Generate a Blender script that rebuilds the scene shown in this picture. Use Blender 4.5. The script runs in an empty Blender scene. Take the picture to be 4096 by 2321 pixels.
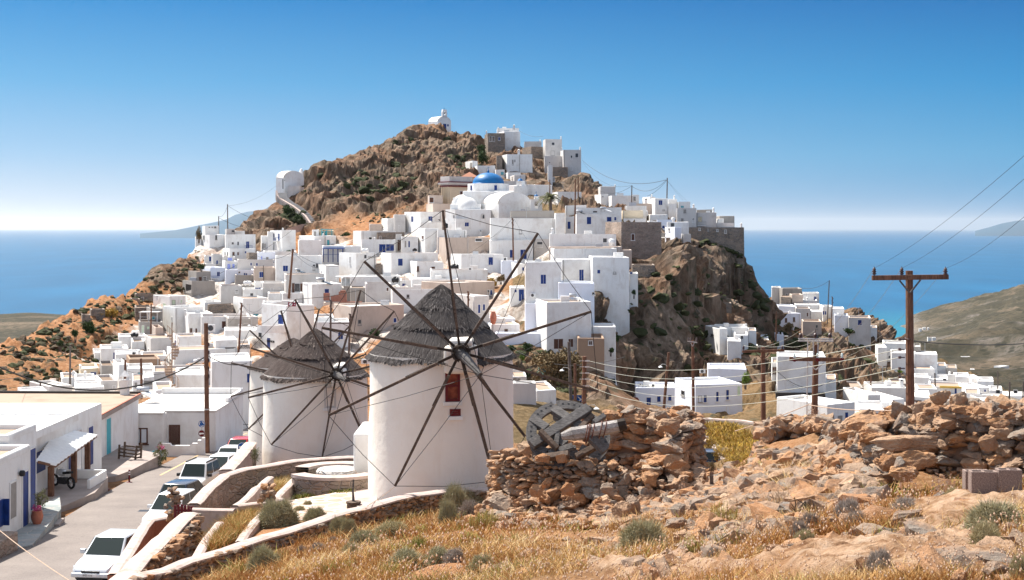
import bpy, math, random
import numpy as np
from mathutils import Vector, Matrix
random.seed(7); RS=np.random.RandomState(7)
R=math.radians
F=5627.0; CX=2048.0; HY=909.0
CR=dict(A=(600,400,2.57),B=(1600,400,2.57),C=(2400,550,3.2125),D=(0,900,2.57),E=(700,850,3.2125),G=(1400,800,3.2125),
 H=(2100,800,3.2125),I=(2300,1200,3.2125),J=(0,1400,2.57),K=(0,1750,2.57),L=(900,1100,3.2125),M=(900,1650,2.3364),
 N=(1900,1550,2.57),O=(2900,1100,3.2125),Q=(3300,1500,3.2136),S=(300,1250,4.2817),T=(1250,1250,3.2125),
 U=(1900,1250,4.2817),V=(3400,1250,3.6925),W=(3000,1350,4.2817),X=(2000,1600,5.14),Y=(3496,1750,4.2817),R=(2500,1750,2.57),Z=(0,0,0.6272),s=(0,0,1.0),k=(3096,1980,2.57))
def cv(c,x,y):
 o=CR[c]; return o[0]+x/o[2], o[1]+y/o[2]
def P(sx,sy,d): return Vector(((sx-CX)/F*d, d, (HY-sy)/F*d))
def Pc(c,x,y,d): return P(*cv(c,x,y),d)
scene=bpy.context.scene
COL=scene.collection
# ---------- numpy noise ----------
def _h(ix,iy,iz,s):
 n=(ix*374761393+iy*668265263+iz*2147483647+s*974634777)&0xffffffff
 n=((n^(n>>13))*1274126177)&0xffffffff
 n=((n^(n>>16))*2246822519)&0xffffffff
 return ((n^(n>>15))&0xffffff)/float(0xffffff)
def vnoise(p,s=0):
 p=np.asarray(p,dtype=np.float64); i=np.floor(p).astype(np.int64); f=p-i; f=f*f*f*(f*(f*6-15)+10)
 r=0
 for dx in (0,1):
  wx=f[:,0] if dx else 1-f[:,0]
  for dy in (0,1):
   wy=f[:,1] if dy else 1-f[:,1]
   for dz in (0,1):
    wz=f[:,2] if dz else 1-f[:,2]
    r=r+wx*wy*wz*_h(i[:,0]+dx,i[:,1]+dy,i[:,2]+dz,s)
 return r
def fbm(p,o=4,s=0,g=0.5,ridge=False):
 a=1.;t=0;r=0;p=np.array(p,dtype=np.float64)
 for k in range(o):
  n=vnoise(p,s+k*17)
  if ridge: n=1-np.abs(2*n-1)
  r=r+a*n;t+=a;a*=g;p=p*2.03+11.7
 return r/t
# ---------- mesh helpers ----------
def tag(o,label=None,cat=None,group=None,kind=None):
 if label: o['label']=label
 if cat: o['category']=cat
 if group: o['group']=group
 if kind: o['kind']=kind
 return o
def empty(name,loc,label=None,cat=None,group=None):
 o=bpy.data.objects.new(name,None); o.empty_display_size=.2; COL.objects.link(o); o.location=loc
 return tag(o,label,cat,group)
def fastmesh(name,V,Fc,mats=(),mi=None,smooth=False,attrs=None,parent=None,loc=None):
 V=np.asarray(V,dtype=np.float32); Fc=np.asarray(Fc,dtype=np.int32)
 me=bpy.data.meshes.new(name); n=len(V); m=len(Fc); k=Fc.shape[1]
 if loc is not None: V=V-np.array(loc,dtype=np.float32)
 me.vertices.add(n); me.vertices.foreach_set('co',V.ravel())
 me.loops.add(m*k); me.loops.foreach_set('vertex_index',Fc.ravel())
 me.polygons.add(m); me.polygons.foreach_set('loop_start',np.arange(0,m*k,k,dtype=np.int32))
 try: me.polygons.foreach_set('loop_total',np.full(m,k,dtype=np.int32))
 except Exception: pass
 if mi is not None: me.polygons.foreach_set('material_index',np.asarray(mi,dtype=np.int32))
 if smooth: me.polygons.foreach_set('use_smooth',np.ones(m,dtype=bool))
 else: me.polygons.foreach_set('use_smooth',np.zeros(m,dtype=bool))
 for mt in mats: me.materials.append(mt)
 if attrs:
  for an,av in attrs.items():
   a=me.attributes.new(an,'FLOAT','POINT'); a.data.foreach_set('value',np.asarray(av,dtype=np.float32))
 me.update(calc_edges=True); me.validate(verbose=False)
 o=bpy.data.objects.new(name,me); COL.objects.link(o)
 if loc is not None: o.location=loc
 if parent is not None: o.parent=parent
 return o
class MB:
 def __init__(s): s.v=[];s.f=[];s.m=[]
 def add(s,vs,fs,mi=0):
  b=len(s.v); s.v+= [tuple(v) for v in vs]; s.f+=[tuple(b+i for i in f) for f in fs]; s.m+=[mi]*len(fs)
 def hexa(s,c,mi=0):   # c: 8 corners, bottom 4 ccw then top 4
  s.add(c,[(3,2,1,0),(4,5,6,7),(0,1,5,4),(1,2,6,5),(2,3,7,6),(3,0,4,7)],mi)
 def box(s,lo,hi,mi=0,M=None):
  x0,y0,z0=lo;x1,y1,z1=hi
  c=[Vector(q) for q in ((x0,y0,z0),(x1,y0,z0),(x1,y1,z0),(x0,y1,z0),(x0,y0,z1),(x1,y0,z1),(x1,y1,z1),(x0,y1,z1))]
  if M: c=[M@q for q in c]
  s.hexa(c,mi)
 def beam(s,a,b,w,h=None,mi=0,up=None,w2=None):
  a=Vector(a);b=Vector(b);h=h or w; d=(b-a).normalized(); u=Vector(up) if up else Vector((0,0,1))
  if abs(d.dot(u))>.97: u=Vector((0,1,0))
  r=d.cross(u).normalized(); t=r.cross(d)
  w2=w2 or w; k=w2/w
  c=[a-r*w/2-t*h/2,a+r*w/2-t*h/2,a+r*w/2+t*h/2,a-r*w/2+t*h/2]
  c+=[b-r*w2/2-t*h*k/2,b+r*w2/2-t*h*k/2,b+r*w2/2+t*h*k/2,b-r*w2/2+t*h*k/2]
  s.hexa(c,mi)
 def tube(s,pts,r,n=6,mi=0,cap=True):
  pts=[Vector(p) for p in pts]; rs=r if isinstance(r,(list,tuple)) else [r]*len(pts); vs=[];fs=[]
  pr=None
  for i,p in enumerate(pts):
   d=(pts[min(i+1,len(pts)-1)]-pts[max(i-1,0)]).normalized()
   if pr is None:
    u=Vector((0,0,1)) if abs(d.z)<.9 else Vector((1,0,0)); pr=d.cross(u).normalized()
   else: pr=(pr-d*pr.dot(d)).normalized()
   q=d.cross(pr)
   for k in range(n):
    a=2*math.pi*k/n; vs.append(p+(pr*math.cos(a)+q*math.sin(a))*rs[i])
  for i in range(len(pts)-1):
   for k in range(n): fs.append((i*n+k,i*n+(k+1)%n,(i+1)*n+(k+1)%n,(i+1)*n+k))
  if cap: fs.append(tuple(range(n))[::-1]); fs.append(tuple((len(pts)-1)*n+k for k in range(n)))
  s.add(vs,fs,mi)
 def lathe(s,prof,c,n=24,mi=0,axis='Z',M=None,a0=0,a1=2*math.pi):
  c=Vector(c); vs=[];fs=[]; full=abs(a1-a0-2*math.pi)<1e-6; nn=n if full else n+1
  for (r,z) in prof:
   for k in range(nn):
    a=a0+(a1-a0)*k/n; q=Vector((r*math.cos(a),r*math.sin(a),z))
    if M: q=M@q
    vs.append(c+q)
  for i in range(len(prof)-1):
   for k in range(n):
    k2=(k+1)%nn
    fs.append((i*nn+k,i*nn+k2,(i+1)*nn+k2,(i+1)*nn+k))
  s.add(vs,fs,mi)
 def build(s,name,mats,parent=None,loc=None,smooth=False,bevel=0,seg=2):
  me=bpy.data.meshes.new(name); L=Vector(loc) if loc is not None else (Vector(parent.location) if parent is not None else Vector((0,0,0)))
  if parent is not None: 
   pw=Vector((0,0,0)); q=parent
   while q is not None: pw+=Vector(q.location); q=q.parent
   L=pw
  me.from_pydata([tuple(Vector(v)-L) for v in s.v],[],s.f)
  if not isinstance(mats,(list,tuple)): mats=[mats]
  for m in mats: me.materials.append(m)
  me.polygons.foreach_set('material_index',s.m)
  if smooth: me.polygons.foreach_set('use_smooth',[True]*len(s.f))
  me.update(); o=bpy.data.objects.new(name,me); COL.objects.link(o)
  if parent is not None: o.parent=parent
  else: o.location=L
  if bevel:
   b=o.modifiers.new('b','BEVEL'); b.width=bevel; b.segments=seg; b.limit_method='ANGLE'; b.angle_limit=R(40)
  return o
def wloc(o):
 p=Vector((0,0,0))
 while o is not None: p+=Vector(o.location); o=o.parent
 return p
# ---------- materials ----------
MATS={}
def newmat(name):
 m=bpy.data.materials.new(name); m.use_nodes=True; nt=m.node_tree; b=nt.nodes['Principled BSDF']; b.inputs['Roughness'].default_value=.85
 b.inputs['Specular IOR Level'].default_value=.25
 MATS[name]=m; return m,nt,b
def nd(nt,t,**k):
 n=nt.nodes.new(t)
 for a,v in k.items():
  if hasattr(n,a): setattr(n,a,v)
  else: n.inputs[a].default_value=v
 return n
def ramp(nt,fac,stops,interp='LINEAR'):
 r=nt.nodes.new('ShaderNodeValToRGB'); r.color_ramp.interpolation=interp; e=r.color_ramp.elements
 while len(e)<len(stops): e.new(.5)
 for i,(p,c) in enumerate(stops):
  e[i].position=p; e[i].color=(c[0],c[1],c[2],1) if not isinstance(c,(int,float)) else (c,c,c,1)
 nt.links.new(fac,r.inputs[0]); return r.outputs[0]
def noise(nt,co,scale,detail=4,rough=.55,dist=0,out=0):
 n=nt.nodes.new('ShaderNodeTexNoise'); n.inputs['Scale'].default_value=scale; n.inputs['Detail'].default_value=detail; n.inputs['Roughness'].default_value=rough; n.inputs['Distortion'].default_value=dist
 if co is not None: nt.links.new(co,n.inputs['Vector'])
 return n.outputs[out]
def coord(nt,kind='Object',scale=None,rot=None):
 t=nt.nodes.new('ShaderNodeTexCoord'); o=t.outputs[kind]
 if scale or rot:
  m=nt.nodes.new('ShaderNodeMapping'); nt.links.new(o,m.inputs['Vector'])
  if scale: m.inputs['Scale'].default_value=scale
  if rot: m.inputs['Rotation'].default_value=rot
  o=m.outputs[0]
 return o
def mix(nt,f,a,b,mode='MIX'):
 m=nt.nodes.new('ShaderNodeMix'); m.data_type='RGBA'; m.blend_type=mode
 def s(i,v):
  if hasattr(v,'is_linked') or hasattr(v,'links'): nt.links.new(v,m.inputs[i])
  elif isinstance(v,(int,float)): m.inputs[i].default_value=v if i==0 else (v,v,v,1)
  else: m.inputs[i].default_value=(v[0],v[1],v[2],1)
 s(0,f);s(6,a);s(7,b); return m.outputs[2]
def math_(nt,op,a,b=None,clamp=False):
 m=nt.nodes.new('ShaderNodeMath'); m.operation=op; m.use_clamp=clamp
 for i,v in enumerate((a,b)):
  if v is None: continue
  if isinstance(v,(int,float)): m.inputs[i].default_value=v
  else: nt.links.new(v,m.inputs[i])
 return m.outputs[0]
def bump(nt,b,h,strength=.5,dist=.1):
 n=nt.nodes.new('ShaderNodeBump'); n.inputs['Strength'].default_value=strength; n.inputs['Distance'].default_value=dist
 nt.links.new(h,n.inputs['Height']); nt.links.new(n.outputs[0],b.inputs['Normal']); return n
def plain(name,col,rough=.6,metal=0,var=.12,scale=3,bmp=0,spec=.3):
 m,nt,b=newmat(name); co=coord(nt); n=noise(nt,co,scale)
 c=ramp(nt,n,[(.3,[x*(1-var) for x in col]),(.7,[min(1,x*(1+var)) for x in col])])
 nt.links.new(c,b.inputs['Base Color']); b.inputs['Roughness'].default_value=rough; b.inputs['Metallic'].default_value=metal; b.inputs['Specular IOR Level'].default_value=spec
 if bmp: bump(nt,b,noise(nt,co,scale*6),bmp,.02)
 return m
def attr(nt,n):
 a=nt.nodes.new('ShaderNodeAttribute'); a.attribute_name=n; return a.outputs['Fac']
def wallmat(name,base,stain,amount=.25,rnd=.06,bmp=.35,streak=.5,fine=1.2):
 m,nt,b=newmat(name); co=coord(nt)
 oi=nt.nodes.new('ShaderNodeObjectInfo')
 add=nt.nodes.new('ShaderNodeVectorMath'); add.operation='ADD'; nt.links.new(co,add.inputs[0])
 mul=nt.nodes.new('ShaderNodeVectorMath'); mul.operation='SCALE'; mul.inputs[0].default_value=(37,91,53); nt.links.new(oi.outputs['Random'],mul.inputs['Scale']); nt.links.new(mul.outputs[0],add.inputs[1])
 c2=add.outputs[0]
 st=nt.nodes.new('ShaderNodeMapping'); st.inputs['Scale'].default_value=(1,1,.22); nt.links.new(c2,st.inputs['Vector'])
 n1=noise(nt,c2,.35*fine,5,.6); n2=noise(nt,st.outputs[0],1.1*fine,5,.65)
 s1=ramp(nt,n1,[(.5,0),(.78,1)]); s2=ramp(nt,n2,[(.52,0),(.75,streak)])
 s=math_(nt,'MAXIMUM',s1,s2); s=math_(nt,'MULTIPLY',s,amount)
 c=mix(nt,s,base,stain)
 rr=math_(nt,'MULTIPLY',oi.outputs['Random'],rnd); c=mix(nt,rr,c,[x*.55 for x in base])
 nt.links.new(c,b.inputs['Base Color']); b.inputs['Roughness'].default_value=.9
 bump(nt,b,noise(nt,c2,2.2,6,.6),bmp,.06)
 return m
def stonemat(name,cols,mortar,scale=2.2,bmp=1.,mort=.06,flat=(1,1,1.9),gscale=.5):
 m,nt,b=newmat(name); co=coord(nt,'Object',flat)
 w=nt.nodes.new('ShaderNodeTexVoronoi'); w.inputs['Scale'].default_value=scale; nt.links.new(co,w.inputs['Vector']); w.inputs['Randomness'].default_value=.95
 e=nt.nodes.new('ShaderNodeTexVoronoi'); e.feature='DISTANCE_TO_EDGE'; e.inputs['Scale'].default_value=scale; nt.links.new(co,e.inputs['Vector']); e.inputs['Randomness'].default_value=.95
 sp=nt.nodes.new('ShaderNodeSeparateColor'); nt.links.new(w.outputs['Color'],sp.inputs[0])
 k=len(cols); c=ramp(nt,sp.outputs[0],[((i+.5)/k,cc) for i,cc in enumerate(cols)])
 big=ramp(nt,noise(nt,co,gscale),[(.35,.72),(.65,1.1)]); c=mix(nt,1.0,c,big,'MULTIPLY')
 c=mix(nt,ramp(nt,noise(nt,co,scale*5,6,.7),[(.4,0),(.8,.5)]),c,[x*.5 for x in cols[0]])
 em=ramp(nt,e.outputs['Distance'],[(0,1),(mort,0)]); c=mix(nt,em,c,mortar)
 nt.links.new(c,b.inputs['Base Color']); b.inputs['Roughness'].default_value=.95
 hh=ramp(nt,e.outputs['Distance'],[(0,0),(mort*2.5,1)]); h2=math_(nt,'ADD',hh,math_(nt,'MULTIPLY',noise(nt,co,scale*4,6,.7),.5))
 bump(nt,b,h2,bmp,.08)
 return m
WHITE=(.80,.79,.77)
wallmat('white',WHITE,(.50,.43,.37),.62,.12,.35,.8,1.6)
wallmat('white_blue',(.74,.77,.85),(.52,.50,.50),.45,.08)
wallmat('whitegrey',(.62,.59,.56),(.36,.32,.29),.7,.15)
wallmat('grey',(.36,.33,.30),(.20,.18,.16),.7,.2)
wallmat('cream',(.74,.62,.45),(.5,.36,.24),.3,.05)
wallmat('tan',(.55,.45,.38),(.33,.25,.20),.8,.1)
wallmat('brown_plaster',(.36,.24,.165),(.25,.17,.12),.45,.05)
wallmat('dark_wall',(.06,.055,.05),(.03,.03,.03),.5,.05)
wallmat('roof_white',(.72,.69,.65),(.50,.42,.36),.6,.2)
wallmat('roof_tan',(.36,.265,.20),(.24,.165,.115),.8,.12,.4,.2,1.8)
wallmat('roof_brown',(.20,.14,.10),(.13,.09,.06),.7,.1,.5,.1,2)
wallmat('mill_white',(.82,.76,.68),(.66,.52,.40),.42,.0,.5,.9,1.6)
wallmat('coping',(.46,.37,.33),(.24,.17,.13),.9,.05,.9,.3,7)
stonemat('stone',[(.36,.28,.22),(.27,.23,.20),(.42,.33,.25),(.23,.20,.18)],(.40,.35,.31),2.6)
stonemat('stone_white',[(.70,.66,.62),(.45,.38,.33),(.72,.70,.68),(.60,.52,.46)],(.66,.62,.58),2.2)
stonemat('ruin_wall',[(.34,.25,.20),(.28,.23,.19),(.42,.33,.27),(.37,.28,.23)],(.42,.33,.27),2.6,.8,.05)
stonemat('paving',[(.50,.37,.29),(.46,.33,.25),(.52,.40,.32),(.44,.33,.26)],(.60,.56,.52),1.6,.2,.09,(1,1,1))
stonemat('slate',[(.30,.33,.33),(.36,.37,.36),(.27,.31,.31),(.40,.38,.35)],(.42,.38,.34),1.5,.3,.05,(1,1.6,1))
plain('blue',(.008,.035,.18),.5,0,.25); plain('blue_light',(.30,.36,.78),.5,0,.1); plain('dark',(.035,.035,.04),.3,0,.2,spec=.6)
plain('cyan',(.06,.38,.45),.5); plain('green_shutter',(.50,.62,.46),.6); plain('brown',(.10,.045,.03),.6); plain('creamwood',(.72,.60,.40),.6)
plain('greyframe',(.30,.28,.26),.7); plain('terracotta',(.42,.15,.09),.7,0,.2); plain('metalgrey',(.45,.46,.48),.4,.6,.1)
plain('black',(.02,.02,.022),.4); plain('tankwhite',(.8,.8,.78),.35,0,.05); plain('wire',(.03,.028,.026),.6); plain('wire_light',(.42,.43,.36),.5)
plain('insulator',(.07,.035,.03),.3,0,.1,spec=.6); plain('galv',(.55,.54,.52),.45,.5,.1); plain('glassy_insulator',(.65,.75,.72),.1,0,.05,spec=.8)
plain('redpaint',(.13,.01,.014),.5); plain('yellowpaint',(.62,.40,.08),.7); plain('rope',(.42,.30,.22),.9,0,.25,20)
def domeblue():
 m=plain('dome_blue',(.004,.12,.32),.45,0,.12,1.5); return m
domeblue()
def woodmat(name,a,bcol,scale=(8,8,.8),bmp=.8,s=4):
 m,nt,b=newmat(name); co=coord(nt,'Object',scale); n=noise(nt,co,s,6,.65); n2=noise(nt,coord(nt),3,4)
 c=ramp(nt,n,[(.3,a),(.62,bcol)]); c=mix(nt,ramp(nt,n2,[(.4,0),(.7,.45)]),c,[x*.5 for x in a])
 nt.links.new(c,b.inputs['Base Color']); bump(nt,b,n,bmp,.03); b.inputs['Roughness'].default_value=.85
woodmat('pole_wood',(.075,.038,.024),(.26,.13,.08),(9,9,.5))
woodmat('pole_grey',(.07,.055,.045),(.2,.16,.14),(9,9,.5))
woodmat('spar_dark',(.022,.017,.014),(.06,.042,.032),(3,3,3),.4)
woodmat('spar_light',(.05,.034,.025),(.17,.12,.09),(3,3,3),.4)
woodmat('weathered',(.035,.03,.03),(.20,.185,.175),(2,14,14),1.)
woodmat('weathered_pale',(.16,.145,.135),(.50,.46,.43),(3,10,10),1.)
woodmat('brick',(.30,.11,.07),(.46,.20,.13),(5,5,12),.5)
def thatch(name,a,bc):
 m,nt,b=newmat(name); at=nt.nodes.new('ShaderNodeAttribute'); at.attribute_name='ang'; a2=nt.nodes.new('ShaderNodeAttribute'); a2.attribute_name='len'
 cb=nt.nodes.new('ShaderNodeCombineXYZ'); nt.links.new(at.outputs['Fac'],cb.inputs[0]); nt.links.new(a2.outputs['Fac'],cb.inputs[1])
 mp=nt.nodes.new('ShaderNodeMapping'); mp.inputs['Scale'].default_value=(26,.9,1); nt.links.new(cb.outputs[0],mp.inputs['Vector'])
 n=noise(nt,mp.outputs[0],1.,5,.7); n2=noise(nt,coord(nt),1.1,4,.6)
 c=ramp(nt,n,[(.36,a),(.55,[ (x+y)/2*.8 for x,y in zip(a,bc)]),(.72,bc)]); c=mix(nt,ramp(nt,n2,[(.35,.0),(.7,.55)]),c,[a[0]*1.4,a[1]*1.1,a[2]])
 nt.links.new(c,b.inputs['Base Color']); b.inputs['Roughness'].default_value=.95; bump(nt,b,n,1.,.05)
thatch('thatch',(.022,.019,.019),(.24,.21,.20)); thatch('thatch_brown',(.03,.02,.018),(.27,.215,.19))
m,nt,b=newmat('glass_dark'); b.inputs['Base Color'].default_value=(.018,.026,.024,1); b.inputs['Roughness'].default_value=.12; b.inputs['Specular IOR Level'].default_value=.3
m,nt,b=newmat('rubber'); b.inputs['Base Color'].default_value=(.02,.02,.02,1); b.inputs['Roughness'].default_value=.9
def carpaint(n,c,r=.25,metal=.0):
 m,nt,b=newmat(n); co=coord(nt); cc=ramp(nt,noise(nt,co,1.2),[(.3,[x*.93 for x in c]),(.7,c)]); nt.links.new(cc,b.inputs['Base Color']); b.inputs['Roughness'].default_value=r; b.inputs['Metallic'].default_value=metal; b.inputs['Coat Weight'].default_value=.7; b.inputs['Coat Roughness'].default_value=.08
carpaint('car_white',(.78,.78,.78)); carpaint('car_silver',(.62,.64,.66),.3,.3); carpaint('car_dark',(.035,.045,.07)); carpaint('car_red',(.5,.02,.015)); carpaint('car_blue',(.02,.05,.30)); carpaint('car_green',(.03,.10,.07)); carpaint('car_teal',(.03,.32,.28))
m,nt,b=newmat('lamp_glass'); b.inputs['Base Color'].default_value=(.7,.75,.8,1); b.inputs['Roughness'].default_value=.1; b.inputs['Metallic'].default_value=.3
m,nt,b=newmat('tail_red'); b.inputs['Base Color'].default_value=(.35,.01,.02,1); b.inputs['Roughness'].default_value=.2
m,nt,b=newmat('asphalt'); co=coord(nt); c=ramp(nt,noise(nt,co,.35,5,.6),[(.3,(.13,.11,.10)),(.7,(.21,.18,.16))]); c=mix(nt,ramp(nt,noise(nt,co,14,3,.8),[(.35,0),(.75,.4)]),c,(.36,.30,.27)); c=mix(nt,ramp(nt,noise(nt,co,5,6,.8),[(.55,0),(.66,.6)]),c,(.13,.11,.10)); nt.links.new(c,b.inputs['Base Color']); bump(nt,b,noise(nt,co,30),.4,.02)
m,nt,b=newmat('road_paint'); co=coord(nt); c=ramp(nt,noise(nt,co,4,6,.8),[(.42,(.27,.24,.22)),(.6,(.46,.44,.42))]); nt.links.new(c,b.inputs['Base Color'])
m,nt,b=newmat('road_yellow'); co=coord(nt); c=ramp(nt,noise(nt,co,4,6,.8),[(.40,(.38,.33,.28)),(.6,(.66,.42,.12))]); nt.links.new(c,b.inputs['Base Color'])
m,nt,b=newmat('concrete'); co=coord(nt); c=ramp(nt,noise(nt,co,.9,6,.65),[(.3,(.26,.215,.19)),(.7,(.37,.31,.28))]); nt.links.new(c,b.inputs['Base Color']); bump(nt,b,noise(nt,co,12),.3,.02)
m,nt,b=newmat('cinder'); co=coord(nt); c=ramp(nt,noise(nt,co,55,6,.8),[(.35,(.10,.06,.045)),(.6,(.36,.27,.23))]); nt.links.new(c,b.inputs['Base Color']); bump(nt,b,noise(nt,co,70,4,.8),1.,.01)
def rockmat(name):
 m,nt,b=newmat(name); co=coord(nt); t=attr(nt,'tone')
 c=ramp(nt,t,[(0,(.25,.225,.195)),(.25,(.41,.27,.175)),(.5,(.48,.265,.135)),(.75,(.41,.20,.09)),(1,(.56,.40,.27))])
 c=mix(nt,ramp(nt,noise(nt,co,2.6,8,.75),[(.45,0),(.62,.75)]),c,(.17,.11,.08)); c=mix(nt,ramp(nt,noise(nt,co,5.5,8,.8),[(.54,0),(.72,.5)]),c,(.60,.47,.37))
 c=mix(nt,ramp(nt,noise(nt,co,1.4,5,.7),[(.5,0),(.62,.5)]),c,(.50,.27,.14))
 nt.links.new(c,b.inputs['Base Color']); b.inputs['Roughness'].default_value=.95
 bump(nt,b,noise(nt,co,6,9,.75),1.,.09)
rockmat('boulder_rock')
def terrainmat(name,sc,near):
 m,nt,b=newmat(name); co=coord(nt); rock=attr(nt,'rock'); veg=attr(nt,'veg'); ora=attr(nt,'warm')
 n1=noise(nt,co,.35*sc,6,.65); n2=noise(nt,co,1.6*sc,6,.7); n3=noise(nt,co,6*sc,4,.8)
 grass=ramp(nt,n2,[(.3,(.20,.085,.035)),(.5,(.35,.17,.08)),(.72,(.47,.28,.165))])
 dry=ramp(nt,n2,[(.3,(.07,.055,.03)),(.5,(.15,.11,.055)),(.72,(.26,.19,.11))])
 g=mix(nt,ora,dry,grass)
 mp=nt.nodes.new('ShaderNodeMapping'); mp.inputs['Scale'].default_value=(1,1,.45); mp.inputs['Rotation'].default_value=(.5,.35,0); nt.links.new(co,mp.inputs['Vector'])
 r1=noise(nt,mp.outputs[0],.55*sc,9,.72,.6); r2=noise(nt,mp.outputs[0],.14*sc,5,.6)
 rc=ramp(nt,r1,[(.32,(.035,.025,.018)),(.44,(.12,.086,.06)),(.56,(.22,.16,.115)),(.72,(.38,.295,.225))])
 rc=mix(nt,ramp(nt,r2,[(.45,0),(.62,.58)]),rc,ramp(nt,r1,[(.3,(.09,.042,.022)),(.7,(.33,.165,.09))]))
 town=attr(nt,'town'); tw=ramp(nt,n2,[(.35,(.34,.28,.24)),(.6,(.62,.58,.54))]); g=mix(nt,town,g,tw)
 if near: rc=ramp(nt,r1,[(.32,(.12,.055,.028)),(.43,(.29,.165,.09)),(.53,(.47,.31,.20)),(.72,(.60,.46,.35))])
 c=mix(nt,rock,g,rc)
 vor=nt.nodes.new('ShaderNodeTexVoronoi'); vor.inputs['Scale'].default_value=.55*sc; nt.links.new(co,vor.inputs['Vector'])
 vm=ramp(nt,vor.outputs['Distance'],[(.25,1),(.42,0)]); pr=ramp(nt,n1,[(.42,0),(.55,1)]); vm=math_(nt,'MULTIPLY',vm,pr); vm=math_(nt,'MULTIPLY',vm,veg)
 vc=ramp(nt,n3,[(.3,(.035,.035,.022)),(.7,(.12,.115,.075))]); c=mix(nt,vm,c,vc)
 nt.links.new(c,b.inputs['Base Color']); b.inputs['Roughness'].default_value=.97; b.inputs['Specular IOR Level'].default_value=.1
 h=math_(nt,'ADD',r1,math_(nt,'MULTIPLY',n3,.3)); bump(nt,b,h,1.,.55/sc if not near else .12)
 return m
terrainmat('terrain',1.,False); terrainmat('ground_near',5.,True)
M=MATS
SUN_AZ=R(47); SUN_EL=R(56)   # azimuth left of straight ahead
SDIR=Vector((-math.sin(SUN_AZ)*math.cos(SUN_EL),math.cos(SUN_AZ)*math.cos(SUN_EL),math.sin(SUN_EL)))
EXPO=.98; SKY_S=.15
def world():
 w=bpy.data.worlds.new('World'); scene.world=w; w.use_nodes=True; nt=w.node_tree; bg=nt.nodes['Background']
 sk=nt.nodes.new('ShaderNodeTexSky'); sk.sky_type='NISHITA'; sk.sun_disc=False; sk.sun_elevation=SUN_EL; sk.sun_rotation=-SUN_AZ
 sk.altitude=200; sk.air_density=1.0; sk.dust_density=.6; sk.ozone_density=1.5
 g=nt.nodes.new('ShaderNodeTexCoord'); sp=nt.nodes.new('ShaderNodeSeparateXYZ'); nt.links.new(g.outputs['Generated'],sp.inputs[0])
 def lin(c): return [((v/255+.055)/1.055)**2.4 if v>10 else v/255/12.92 for v in c]
 def rp(st): return ramp(nt,sp.outputs[2],[(p,lin(c)) for p,c in st])
 L=rp([(0,(224,232,240)),(.018,(200,221,241)),(.05,(158,203,240)),(.10,(104,181,233)),(.16,(34,146,218)),(.3,(60,140,215))])
 Rr=rp([(0,(70,150,205)),(.012,(78,158,210)),(.05,(78,166,216)),(.10,(36,147,210)),(.16,(4,112,186)),(.3,(30,110,190))])
 ax=nt.nodes.new('ShaderNodeMapRange'); ax.inputs[1].default_value=-.36; ax.inputs[2].default_value=.36; nt.links.new(sp.outputs[0],ax.inputs[0])
 grad=mix(nt,ax.outputs[0],L,Rr)
 sc=nt.nodes.new('ShaderNodeVectorMath'); sc.operation='SCALE'; nt.links.new(grad,sc.inputs[0]); sc.inputs['Scale'].default_value=1/(SKY_S*2**EXPO)
 el=nt.nodes.new('ShaderNodeMapRange'); el.inputs[1].default_value=.18; el.inputs[2].default_value=.42; nt.links.new(sp.outputs[2],el.inputs[0])
 hs=nt.nodes.new('ShaderNodeHueSaturation'); hs.inputs['Saturation'].default_value=.42; hs.inputs['Value'].default_value=.85; nt.links.new(sk.outputs[0],hs.inputs['Color'])
 out=mix(nt,el.outputs[0],sc.outputs[0],hs.outputs[0])
 nt.links.new(out,bg.inputs[0]); bg.inputs[1].default_value=SKY_S
 s=bpy.data.lights.new('sun','SUN'); s.energy=5.0; s.angle=R(.5); s.color=(1,.95,.87); o=bpy.data.objects.new('sun',s); COL.objects.link(o)
 o.rotation_euler=SDIR.to_track_quat('Z','Y').to_euler(); o.location=(-50,60,80)
 c=bpy.data.cameras.new('camera'); co=bpy.data.objects.new('camera',c); COL.objects.link(co); co.rotation_euler=(R(90),0,0)
 c.sensor_width=36; c.lens=36*F/4096; c.shift_y=-(1160.5-HY)/4096; c.clip_start=.5; c.clip_end=250000
 scene.camera=co
 v=scene.view_settings; v.view_transform='Standard'; v.look='None'; v.exposure=EXPO; v.gamma=1; v.use_curve_mapping=False
world()
def haze():
 m=bpy.data.materials.new('haze'); m.use_nodes=True; nt=m.node_tree; nt.nodes.clear(); o=nt.nodes.new('ShaderNodeOutputMaterial'); v=nt.nodes.new('ShaderNodeVolumePrincipled'); v.inputs['Density'].default_value=1.0e-5; v.inputs['Color'].default_value=(.95,.98,1,1); v.inputs['Anisotropy'].default_value=.45; nt.links.new(v.outputs[0],o.inputs['Volume'])
 mb=MB(); mb.box((-95000,-3000,-330),(95000,118000,700)); tag(mb.build('haze',[m]),kind='stuff')
haze()
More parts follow.
